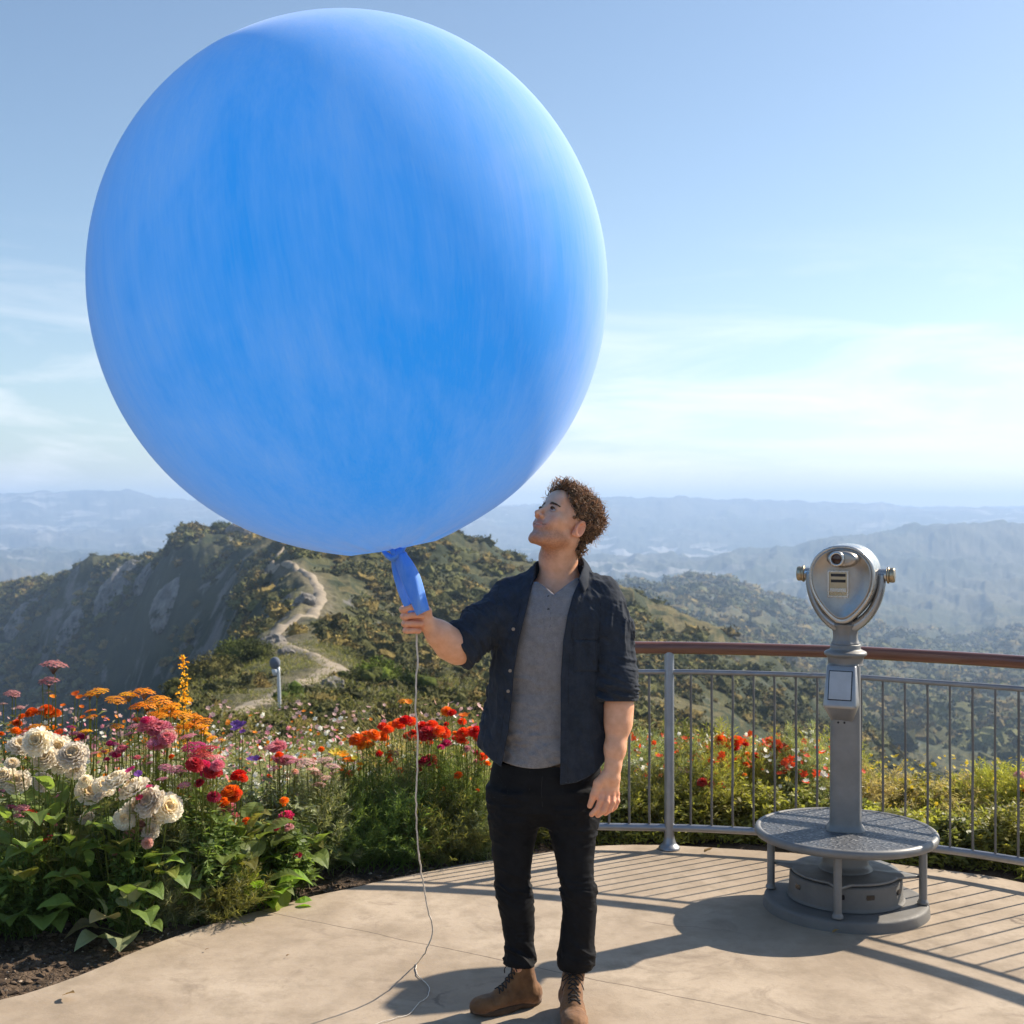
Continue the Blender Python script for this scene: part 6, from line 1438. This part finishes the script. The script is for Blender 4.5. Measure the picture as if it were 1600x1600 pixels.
# ------------------------------------------------------------------ plants beyond the railing
RG = 'wildflowers growing outside the railing'
rs = np.random.RandomState(9)
far = [('poppy', 1130, 7.0, 'four orange red poppies in a row behind the third baluster right of the post', 'lime', .44, [(1125, 1157, .036, 'pom', 'red'), (1137, 1160, .028, 'pom', 'red'), (1151, 1158, .038, 'pom', 'red'), (1163, 1160, .026, 'pom', 'orange'), (1110, 1174, .022, 'pom', 'orange'), (1168, 1180, .022, 'pom', 'orange')]),
       ('poppy', 1218, 7.1, 'scarlet poppies left of the viewer column, level with its box', 'lime', .42, [(1206, 1158, .030, 'pom', 'red'), (1214, 1163, .034, 'pom', 'red'), (1222, 1168, .036, 'pom', 'crimson'), (1229, 1170, .026, 'pom', 'crimson'), (1222, 1196, .024, 'pom', 'orange'), (1230, 1200, .02, 'pom', 'orange'), (1251, 1166, .013, 'open', 'yellow')]),
       ('poppy', 1090, 6.8, 'red poppies just right of the railing post', 'olive', .40, [(1088, 1186, .034, 'pom', 'red'), (1096, 1188, .02, 'pom', 'orange'), (1130, 1193, .036, 'pom', 'red'), (1166, 1195, .02, 'pom', 'orange')]),
       ('poppy', 1104, 6.6, 'magenta poppy low between the balusters right of the post', 'lime', .42, [(1098, 1222, .030, 'pom', 'crimson'), (1110, 1226, .030, 'pom', 'magenta'), (1126, 1225, .02, 'open', 'red')]),
       ('poppy', 1014, 6.55, 'single red poppy low left of the railing post', 'olive', .34, [(1014, 1254, .026, 'pom', 'magenta'), (1000, 1272, .016, 'open', 'orange')]),
       ('daisy', 1055, 7.3, 'yellow daisies beside the top of the railing post base', 'olive', .44, [(1063, 1167, .034, 'open', 'yellow'), (1036, 1184, .030, 'open', 'yellow'), (1000, 1160, .02, 'open', 'yellow')]),
       ('yarrow', 995, 7.0, 'pale cream yarrow between the man and the railing post', 'sage', .44, [(985, 1188, .05, 'umbel', 'cream'), (1005, 1196, .055, 'umbel', 'cream'), (1022, 1208, .045, 'umbel', 'blush'), (990, 1210, .04, 'umbel', 'cream')]),
       ('yarrow', 1072, 6.7, 'white yarrow right of the railing post', 'sage', .42, [(1068, 1228, .040, 'umbel', 'cream'), (1076, 1238, .036, 'umbel', 'cream'), (1066, 1200, .036, 'umbel', 'blush'), (1080, 1204, .03, 'umbel', 'blush')]),
       ('yarrow', 1252, 7.0, 'white yarrow beside the left of the viewer column', 'sage', .44, [(1244, 1215, .030, 'umbel', 'cream'), (1258, 1218, .034, 'umbel', 'cream'), (1240, 1240, .022, 'umbel', 'yellow')]),
       ('poppy', 1552, 7.0, 'small red poppies near the right edge of the photo', 'lime', .26, [(1547, 1226, .034, 'pom', 'red'), (1562, 1223, .026, 'open', 'crimson'), (1562, 1240, .022, 'open', 'orange')]),
       ('poppy', 1594, 6.8, 'salmon and orange poppies cut by the right edge of the photo', 'lime', .26, [(1593, 1212, .030, 'pom', 'blush'), (1598, 1232, .024, 'pom', 'orange'), (1580, 1250, .02, 'open', 'yellow')])]
for nm, px, Yb, lab, lf, h, hd in far: plant(nm, px, Yb, lab, RG, 'feather', lf, h, .26, hd, 1.2)
GB = 'low bushes growing outside the railing'
spots = [(950, 6.5, .30, 'olive', 'small'), (1000, 6.55, .30, 'lime', 'small'), (1060, 6.5, .28, 'lime', 'small'), (1120, 6.5, .30, 'lime', 'small'), (1175, 6.45, .32, 'lime', 'small'), (1235, 6.4, .32, 'lime', 'small'), (1290, 6.4, .32, 'olive', 'small'), (1350, 6.35, .24, 'lime', 'small'), (1400, 6.2, .24, 'lime', 'small'), (1455, 6.1, .24, 'lime', 'small'), (1505, 6.0, .24, 'olive', 'small'), (1555, 5.95, .24, 'lime', 'small'), (1600, 5.9, .32, 'lime', 'small'), (1650, 5.9, .3, 'olive', 'small'),
         (940, 7.4, .50, 'lime', 'feather'), (1030, 7.2, .42, 'olive', 'feather'), (1120, 7.5, .42, 'olive', 'feather'), (1185, 7.3, .38, 'lime', 'feather'), (1240, 7.2, .42, 'straw', 'feather'), (1300, 7.3, .46, 'lime', 'feather'), (1370, 7.0, .30, 'straw', 'feather'), (1430, 7.0, .22, 'lime', 'small'), (1500, 7.0, .22, 'straw', 'feather'), (1560, 7.0, .24, 'lime', 'feather'), (1620, 7.0, .24, 'lime', 'small'), (1150, 8.2, .42, 'straw', 'feather'), (1060, 8.2, .45, 'olive', 'feather'), (985, 8.2, .5, 'lime', 'feather')]
where = ['behind the arm of the man', 'right of the hanging hand', 'at the foot of the railing post', 'two balusters right of the post', 'left of the round step', 'beside the left rim of the round step', 'right behind the round step', 'behind the right side of the step', 'right of the round step',
         'under the right handrail end', 'along the lower rail near the right edge', 'near the right corner of the railing', 'at the right edge of the photo', 'just past the right edge', 'rising behind the elbow of the man', 'taller, behind the railing post', 'behind the four orange poppies', 'behind the scarlet poppies', 'pale, left of the viewer column',
         'right against the viewer column', 'dry, on the slope edge right of the column', 'sparse, on the slope edge further right', 'dry, under the right handrail', 'behind the red poppies on the right', 'behind the right corner of the railing', 'straw coloured, at the rim left of the viewer', 'at the rim behind the railing post', 'at the rim behind the elbow']
for k, (px, Yb, h, lf, kd) in enumerate(spots):
    plant('shrub', px, Yb, 'yellow green bush ' + where[k], GB, kd, lf, h, .24 if Yb < 6.8 else .34, [], 1.5 if kd == 'small' else 1.5, cat='shrub')
# ground cover nobody could count: leaves, grass and specks of flower through bed and verge
def cover(name, label, region, n, leaf, hmax, rs, seg=1, cols=None, wid=.005):
    pts = []
    while len(pts) < n:
        px = region[0] + (region[1] - region[0]) * rs.rand(n); Y_ = region[2] + (region[3] - region[2]) * rs.rand(n); x = (px - 800) / FPX * Y_
        pdv = plat_dist(x, Y_); ok = (pdv > region[4] + .15 * fbm(np.stack([x * 4, Y_ * 4, x * 0], 1), 3)); pts += list(zip(x[ok], Y_[ok]))
    pts = np.array(pts[:n]); z = height(pts[:, 0], pts[:, 1]); hh_ = hmax * (.45 + .55 * (vnoise(np.column_stack([pts * 2.2, pts[:, 0] * 0])) * .5 + .5)) * np.sqrt(rs.rand(n))
    P = np.column_stack([pts, z + hh_ * .8 * rs.rand(n)]); D = unit(rs.randn(n, 3) * [1, 1, .5] + [0, 0, .8]); S = side_of(D, rs)
    V, F = rhomb(P, D, S, .025 + .04 * rs.rand(n), wid * (.5 + rs.rand(n)), droop=.15)
    c = (.55 + .8 * rs.rand(n))[:, None] * np.ones(3)
    o = mesh_np(name, V, [F], LEAF[leaf], False, np.repeat(c, 4, 0)); tag(o, label, kind='stuff'); return o
rs = np.random.RandomState(21)
cover('ground_cover', 'dense low green leaves filling the flower bed', (-260, 900, 4.6, 7.4, .62), 60000, 'dark', .28, rs)  # filler leaves; shadow depth between the plants put into their dark tone
cover('grass', 'dry grassy growth behind the flower bed', (-300, 980, 6.4, 11, 1.0), 45000, 'straw', .46, rs, wid=.0018)
cover('weeds', 'grey green wispy weeds behind the flower bed', (-300, 980, 6.0, 9.5, .8), 35000, 'sage', .5, rs, wid=.003)
cover('verge_growth', 'yellow green growth on the rim beyond the railing', (880, 1800, 5.5, 8.2, .10), 45000, 'lime', .15, rs)
cover('dry_growth', 'dry straw coloured grass on the rim beyond the railing', (880, 1800, 5.6, 9.0, .14), 30000, 'straw', .26, rs, wid=.0018)
def blossoms(name, label, n, reg, colr, hts, rs, size=.011):
    mb = MB(); px = reg[0] + (reg[1] - reg[0]) * rs.rand(n * 3); Y_ = reg[2] + (reg[3] - reg[2]) * rs.rand(n * 3); x = (px - 800) / FPX * Y_; ok = plat_dist(x, Y_) > reg[4]; nz_ = fbm(np.stack([x * 3, Y_ * 3, x * 0 + size * 900], 1), 3) > -.1; ok &= nz_
    x, Y_ = x[ok][:n], Y_[ok][:n]; n = len(x); z = height(x, Y_) + hts[0] + (hts[1] - hts[0]) * rs.rand(n); C = np.stack([x, Y_, z], 1); m = 6; s_ = size * (.6 + .9 * rs.rand(n))
    up_ = unit(rs.randn(n, 3) * .5 + [0, -.5, .9]); a = np.arange(m) * 2 * math.pi / m; e1 = unit(np.cross(up_, [1., .1, .1])); e2 = np.cross(up_, e1)
    D = (e1[:, None] * np.cos(a)[None, :, None] + e2[:, None] * np.sin(a)[None, :, None] + up_[:, None] * .25).reshape(-1, 3); i2 = np.repeat(np.arange(n), m); D = unit(D)
    V, F = rhomb(C[i2], D, unit(np.cross(D, up_[i2])), s_[i2], s_[i2] * .4); o = mesh_np(name, V, [F], PET[colr], False, np.repeat(.75 + .4 * rs.rand(len(V) // 4, 1) * np.ones(3), 4, 0)); tag(o, label, kind='stuff')
rs = np.random.RandomState(61)
for nm_, lb_, cnt_, rg_, cl_, ht_, sz_ in [('white_blossoms', 'tiny white blossoms dotted through the flower bed', 620, (-60, 780, 5.1, 7.6, .55), 'cream', (.16, .52), .013), ('pink_blossoms', 'tiny pink blossoms dotted through the flower bed', 420, (-60, 760, 5.2, 7.2, .6), 'pink', (.25, .52), .012), ('orange_blossoms', 'small orange blossoms dotted through the flower bed', 240, (-60, 800, 5.4, 7.6, .6), 'orange', (.25, .55), .012),
                                ('pale_blossoms', 'pale blush blossoms among the weeds behind the flower bed', 480, (-60, 980, 6.6, 9.5, .9), 'blush', (.2, .6), .016), ('yellow_blossoms', 'tiny yellow blossoms outside the railing', 520, (900, 1700, 6.3, 8.2, .3), 'yellow', (.1, .34), .011), ('cream_blossoms', 'cream blossoms scattered outside the railing', 420, (900, 1350, 6.4, 8.4, .35), 'cream', (.15, .42), .015), ('red_blossoms', 'small red blossoms scattered outside the railing', 260, (900, 1350, 6.5, 8.2, .4), 'red', (.22, .42), .020)]:
    blossoms(nm_, lb_, cnt_, rg_, cl_, ht_, rs, sz_)
def litter(name, label, n, reg, mat, size, rs, kind='stuff', cat=None):
    mb = MB()
    for k in range(n):
        while True:
            px = reg[0] + (reg[1] - reg[0]) * rs.rand(); Y_ = reg[2] + (reg[3] - reg[2]) * rs.rand(); x = (px - 800) / FPX * Y_; dd = float(plat_dist(np.array([x]), np.array([Y_]))[0])
            if reg[4] < dd < reg[5]: break
        s_ = size * (.4 + rs.rand() ** 2 * 1.4); v = unit(rs.randn(9, 3)) * (.6 + .5 * rs.rand(9, 1)) * s_ * [1, 1, .55]
        bm2 = bmesh.new(); [bm2.verts.new(q) for q in v]; bmesh.ops.convex_hull(bm2, input=bm2.verts); bmesh.ops.triangulate(bm2, faces=bm2.faces); bm2.verts.ensure_lookup_table()
        bm2.verts.index_update(); vv_ = np.array([q.co for q in bm2.verts]); ff = np.array([[q.index for q in f.verts] for f in bm2.faces]); bm2.free()
        mb.add(vv_ + [x, Y_, H(x, Y_) + s_ * .15], ff, (.6 + .8 * rs.rand(),) * 3)
    o = mb.build(name, mat, None, False, None, True); tag(o, label, cat, kind=kind); return o
g = NG('soil clods'); cm = g.mix(1.0, g.mix(g.noise(40, 5), (.06, .04, .026), (.15, .105, .07)), g.attr(), 'MULTIPLY'); CLOD = g.done(g.bsdf(cm, .95, 0, g.bump(g.noise(160, 5), .4, .003), .15))
g = NG('pale chips'); cm = g.mix(1.0, (.34, .27, .20), g.attr(), 'MULTIPLY'); CHIP = g.done(g.bsdf(cm, .9))
litter('soil', 'crumbly brown clods of soil along the platform edge', 1500, (-80, 800, 4.1, 6.2, -.0, .55), CLOD, .014, rs)
litter('grit', 'grit and soil crumbs strewn along the concrete edge', 700, (-80, 1700, 3.9, 6.2, -.14, .0), CLOD, .0042, rs)
litter('wood_chips', 'pale chips and stones scattered over the soil', 260, (-80, 800, 4.1, 6.2, -.01, .5), CHIP, .007, rs)
# dry leaves on the pavement: each a thing
LM = leafmat('dead leaf', (.30, .17, .07), .2)
for k, (px, py, s_, lab) in enumerate([(98, 1560, .055, 'curled dry tan leaf on the concrete near the left corner'), (320, 1487, .016, 'tiny brown leaf scrap on the concrete right of the soil'), (1300, 1460, .03, 'dry leaf bits at the foot of the viewer base'), (1100, 1335, .05, 'dry tan leaf under the lower rail left of the round step'), (447, 1497, .014, 'dark leaf scrap on the concrete in the middle')]):
    p = np.array([(px - 800) / FPX * CAMZ * FPX / (py - 800), CAMZ * FPX / (py - 800), .006 + s_ * .08]); V, F = bigleaf((0, 0, 0), (1, .3 * k - .5, .05), s_, s_ * .3, -.15, rs)
    o = mesh_np('dry_leaf', V + p, [F], LM, True, np.ones((len(V), 3))); tag(o, lab, 'leaf', 'dry leaves on the ground')
# driftwood
mb = MB(); P0 = spline([(-.24, 5.51, .03), (-.3 + .0, 5.50, .03)], 4)
def gpt(px, py, z): Y_ = (CAMZ - z) * FPX / (py - 800); return ((px - 800) / FPX * Y_, Y_, z)
P = spline([gpt(440, 1352, .03), gpt(462, 1343, .045), gpt(490, 1335, .05), gpt(512, 1332, .05), gpt(530, 1334, .04)], 24); r_ = np.interp(np.linspace(0, 1, 24), [0, .15, .6, 1], [.028, .036, .026, .012])
V, F = tube(P, r_, 14); V = V + (fbm(V * [18, 30, 60], 3)[:, None]) * .008
mb.add(V, F); o = mb.build('driftwood', simple('grey driftwood', (.26, .23, .20), .85, 0, .4, 30, .8, 60, .006)); tag(o, 'weathered grey piece of driftwood lying on the soil', 'driftwood')

# ------------------------------------------------------------------ hillside scrub
def icos(sub):
    b = bmesh.new(); bmesh.ops.create_icosphere(b, subdivisions=sub, radius=1); b.verts.index_update(); V = np.array([v.co for v in b.verts]); F = np.array([[v.index for v in f.verts] for f in b.faces]); b.free(); return V, F
I2, I3 = icos(2), icos(3)
g = NG('scrub leaves'); at = g.attr(); nn_ = g.noise(1.6, 8, .7)
c = g.mix(1.0, g.mix(g.rng(nn_, .32, .68), (.060, .068, .022), (.200, .185, .070)), at, 'MULTIPLY'); SCRUB = g.done(g.bsdf(c, .9, 0, g.bump(g.noise(3.2, 8, .75), 1.0, .25), .12))
rs = np.random.RandomState(31)
def scatter(n, ymin, ymax, umin, umax, power=1.3):
    u = umin + (umax - umin) * rs.rand(n); Y_ = ymin + (ymax - ymin) * rs.rand(n) ** power; return (u - 800) / FPX * Y_, Y_
def blobs(name, label, n, ymin, ymax, umin, umax, rmin, rmax, prot, power, thr, nleaf, lsz, steep=1.9, ref=50):
    x, y = scatter(n * 4, ymin, ymax, umin, umax, power); nz = fbm(np.stack([x * .03, y * .03, x * 0], 1), 4) + .6 * fbm(np.stack([x * .2, y * .2, x * 0 + 5], 1), 3); keep = (nz > thr) & (trail_dist(x, y) > .9 + rmax * .9); x, y = x[keep][:n], y[keep][:n]
    e_ = 2.0; gx = (height(x + e_, y) - height(x - e_, y)) / (2 * e_); gy = (height(x, y + e_) - height(x, y - e_)) / (2 * e_); ok = np.hypot(gx, gy) < steep; x, y = x[ok], y[ok]
    z = height(x, y); m = len(x); r = (rmin + (rmax - rmin) * rs.rand(m) ** 2) * np.clip(y / ref, .3, 1); V0, F0 = prot; k = len(V0)
    sc = np.stack([r * (.8 + .5 * rs.rand(m)), r * (.8 + .5 * rs.rand(m)), r * (.5 + .3 * rs.rand(m))], 1); C0 = np.stack([x, y, z + sc[:, 2] * .15], 1); V = V0[None] * sc[:, None] * .82 + C0[:, None]
    V = V.reshape(-1, 3); idx = np.repeat(np.arange(m), k); rr_ = r[idx][:, None]; N = np.tile(V0, (m, 1)); q = V / rr_
    V = V + N * (fbm(q * 2.3, 3, .6) * .75 + .25 * vnoise(q * 9))[:, None] * rr_
    F = (F0[None] + np.arange(m)[:, None, None] * k).reshape(-1, 3); tone = .55 + .95 * rs.rand(m) ** 1.3; dry_ = rs.rand(m) < .30
    c = tone[:, None] * np.where(dry_[:, None], np.array([1.9, 1.45, 1.2]), np.array([1., 1., .9])); mb = MB().add(V, F, np.repeat(c, k, 0) * .85)
    d = unit(rs.randn(m * nleaf, 3) + [0, 0, .35]); i2 = np.repeat(np.arange(m), nleaf); P = C0[i2] + d * sc[i2] * (.75 + .4 * rs.rand(m * nleaf, 1)) * (1 + .3 * vnoise((C0[i2] + d * sc[i2]) / r[i2][:, None] * 2.3)[:, None])
    D = unit(rs.randn(m * nleaf, 3) + d * .8 + [0, 0, .2]); L = r[i2] * lsz * (.6 + .8 * rs.rand(m * nleaf)); Vl, Fl = rhomb(P, D, side_of(D, rs), L, L * .38)
    cl = c[i2] * (.55 + .95 * rs.rand(m * nleaf, 1)); mb.add(Vl, Fl, np.repeat(cl, 4, 0)); o = mb.build(name, SCRUB, None, False, None, True); tag(o, label, kind='stuff'); return o
blobs('scrub', 'low olive scrub covering the near slopes of the ridge', 2300, 14, 80, -150, 1500, .22, .85, I2, 1.2, -.05, 170, .18)
blobs('scrub', 'dark green brush spread over the ridge flanks', 9000, 60, 430, -250, 1750, .5, 2.1, I2, 1.35, -.14, 60, .24, ref=170)
blobs('scrub', 'dark brush clinging to the shaded cliff face on the left', 5200, 330, 600, -300, 300, .9, 3.0, I2, 1.0, -.2, 34, .26)
blobs('scrub', 'dark brush on the gullied face below the summit', 3000, 150, 410, 150, 420, .6, 2.2, I2, .8, -.2, 40, .26)
blobs('woodland', 'bushy woodland on the far slopes across the gorge', 7500, 380, 1500, 850, 2000, 2.5, 8, I2, 1.1, -.1, 30, .30)
# wiry grass and weeds over the nearest slope
x, y = scatter(150000, 10, 70, -150, 1500, 1.25); cl_ = fbm(np.stack([x * .35, y * .35, x * 0], 1), 4); ok = (cl_ > -.25) & (trail_dist(x, y) > 1.0); x, y, cl_ = x[ok], y[ok], cl_[ok]; n = len(x)
P = np.column_stack([x, y, height(x, y) + (cl_ + .3) * .45 * rs.rand(n)]); D = unit(rs.randn(n, 3) * [.8, .8, .5] + [0, 0, 1.0]); sz = .05 + .0022 * y
V, F = rhomb(P, D, side_of(D, rs), sz * (1 + rs.rand(n)), sz * .085, droop=.2); tone = .5 + .7 * rs.rand(n)
o = mesh_np('hillside_grass', V, [F], LEAF['olive'], False, np.repeat(tone[:, None] * np.where(rs.rand(n)[:, None] < .3, np.array([1.9, 1.6, 2.4]), np.ones(3)), 4, 0)); tag(o, 'tufts of dry grass and weeds on the slope behind the flowers', kind='stuff')
# single bushes one can tell apart near the trail
SS = .45
for u, Y_, r, tone, lab in [(455, 33, .8, (.9, 1.3, .7), 'bright green bush beside the lower bend of the trail'), (590, 50, 1.9, (1.3, 1.7, .6), 'yellow green tree right of the middle of the trail'), (560, 46, 1.3, (.7, .8, .5), 'dark bush at the right tip of the trail bend'), (640, 44, 1.6, (.8, 1.0, .5), 'dark green bush directly behind the white string'), (395, 58, 2.0, (.8, .9, .6), 'dark tree left of the white signpost'),
                             (330, 52, 2.2, (1.2, 1.1, .9), 'grey brown bush on the knoll left of the trail'), (290, 48, 1.6, (.9, .9, .6), 'dark bush above the golden yarrow'), (365, 66, 2.2, (1.0, 1.2, .6), 'olive tree on the knoll between cliff and trail'), (600, 300, 3.6, (.6, .7, .5), 'dark tree on the skyline right of the balloon knot'), (345, 402, 5.5, (.5, .6, .4), 'dark tree clump on the summit left of the balloon'), (700, 290, 3.2, (.55, .65, .4), 'dark tree crowning the ridge under the balloon, right')]:
    r *= SS if Y_ < 100 else .55; x = (u - 800) / FPX * Y_; z = H(x, Y_); V = []; mb = MB()
    e = empty('bush', (x, Y_, z), lab, 'bush', 'single bushes along the ridge')
    for k in range(11):
        V0, F0 = I3; c0 = rs.randn(3) * [.42, .42, .26] * r + [0, 0, r * .55]; s_ = r * (.30 + .2 * rs.rand()); V = V0 * s_ * [1, 1, .8]; V = V + V0 * (fbm(V / r * 4 + k * 7, 4, .6) * .5)[:, None] * s_ + c0; v = .8 + .4 * rs.rand(); mb.add(V, F0, np.array(tone) * v)
    mb.build('crown', SCRUB, e, True, None, True)
    n = 2600; d = unit(rs.randn(n, 3) + [0, 0, .2]); P = d * (r * (.55 + .5 * rs.rand(n) + .25 * vnoise(d * 3 + u)))[:, None] * [1.15, 1.15, .8] + [0, 0, r * .5]; D = unit(rs.randn(n, 3) + d); sz = r * .075
    V, F = rhomb(P, D, side_of(D, rs), sz * (1 + rs.rand(n)), sz * .4); mb = MB().add(V, F, np.repeat((.6 + 1.2 * rs.rand(n))[:, None] * np.array(tone), 4, 0)); mb.build('leaves', SCRUB, e, False, None, True)
    if Y_ < 100:
        mb = MB(); 
        for k in range(3): mb.add(*tube(spline([(0, 0, -.3), (rs.randn() * .1 * r, 0, r * .3), (rs.randn() * .3 * r, rs.randn() * .2, r * .8)], 8), np.linspace(.05 * r, .02 * r, 8), 6))
        mb.build('trunk', simple('bark', (.14, .11, .085), .9), e)
# rocks by the trail
ROCK = simple('pale rock', (.20, .18, .155), .9, 0, .35, 2, .8, 6, .15)
g = NG('cliff rock'); cm = g.mix(g.rng(g.noise(.35, 9, .7, stretch=(1, 1, .4)), .35, .65), (.11, .105, .10), (.33, .31, .28)); cm = g.mix(g.rng(g.noise(.22, 6, .7), .56, .62), cm, (.05, .055, .025)); CLIFF = g.done(g.bsdf(cm, .95, 0, g.bump(g.noise(.8, 8, .7), 1., .6), .15))
for u, Y_, r, lab in [(428, 75, .6, 'pale boulder stack on the left of the trail'), (447, 62, .35, 'grey boulder at the trail edge behind the signpost'), (520, 40, .28, 'grey rock on the slope below the trail bend'), (376, 395, 3.2, 'pale rock outcrop on the summit beside the balloon edge'), (478, 118, .8, 'pale rocks where the trail narrows')]:
    x = (u - 800) / FPX * Y_; V0, F0 = I3; V = V0 * r * [1.2, .9, .8]; V = V + V0 * (fbm(V / r * 1.4 + u, 4, .55, True) * .45)[:, None] * r; o = mesh_np('rock', V + [x, Y_, H(x, Y_) + r * .2], [F0], ROCK, False); tag(o, lab, 'rock', 'rocks beside the trail')
# rock outcrops standing out of the cliff
for u, vt, w_, h_, lab in [(188, 925, 6.5, 10, 'large pale rock outcrop high on the shaded cliff'), (228, 905, 3.5, 5, 'small rock outcrop near the top of the cliff'), (120, 985, 5, 8, 'rock outcrop low on the left part of the cliff'), (35, 970, 5, 7, 'rock outcrop at the far left of the cliff'), (268, 940, 4.5, 7.5, 'rock rib in the gully below the summit')]:
    ys_ = np.linspace(250, 600, 500); vs_ = 800 - (height((u - 800) / FPX * ys_, ys_) - CAMZ) / ys_ * FPX; k = int(np.argmax(vs_ < vt)) or 300; Y_ = ys_[k]; x = (u - 800) / FPX * Y_; V0, F0 = icos(5)
    V = V0 * [w_, w_ * .55, h_]; nz_ = fbm(V * [.35, .35, .12] + u, 5, .6, True); V = V + V0 * (nz_ * .45 * w_)[:, None]; V[:, 0] += V[:, 2] * .35; V[:, 1] += V[:, 2] * .55
    o = mesh_np('rock_outcrop', V + [x, Y_ + w_ * .25, H(x, Y_)], [F0], CLIFF, False); tag(o, lab, 'rock', 'rock outcrops on the cliff')
# distant second viewer like post by the trail
x, Y_ = (436 - 800) / FPX * 30, 30; z = H(x, Y_); zt = CAMZ - (1036 - 800) / FPX * Y_
e = empty('signpost', (x, Y_, min(z, CAMZ - (1090 - 800) / FPX * Y_)), 'white metal post with a rounded grey head beside the trail', 'signpost')
b0 = min(z, CAMZ - (1090 - 800) / FPX * Y_); hp_ = zt - b0
WP = simple('pale post paint', (.55, .58, .60), .5, .2)
MB().add(*tube(spline([(0.02, 0, -.1), (0, 0, hp_ * .5), (-.02, 0, hp_ - .1)], 12), .04, 12)).build('post', WP, e)
V0, F0 = I3; MB().add(V0 * [.13, .10, .15] + [-.1, 0, hp_], F0).build('head', simple('grey head paint', (.12, .14, .18), .8, .1), e)
MB().add(*tube([(-.1, 0, hp_ - .16), (-.1, 0, hp_ - .3)], [.08, .05], 16)).build('bracket', WP, e)
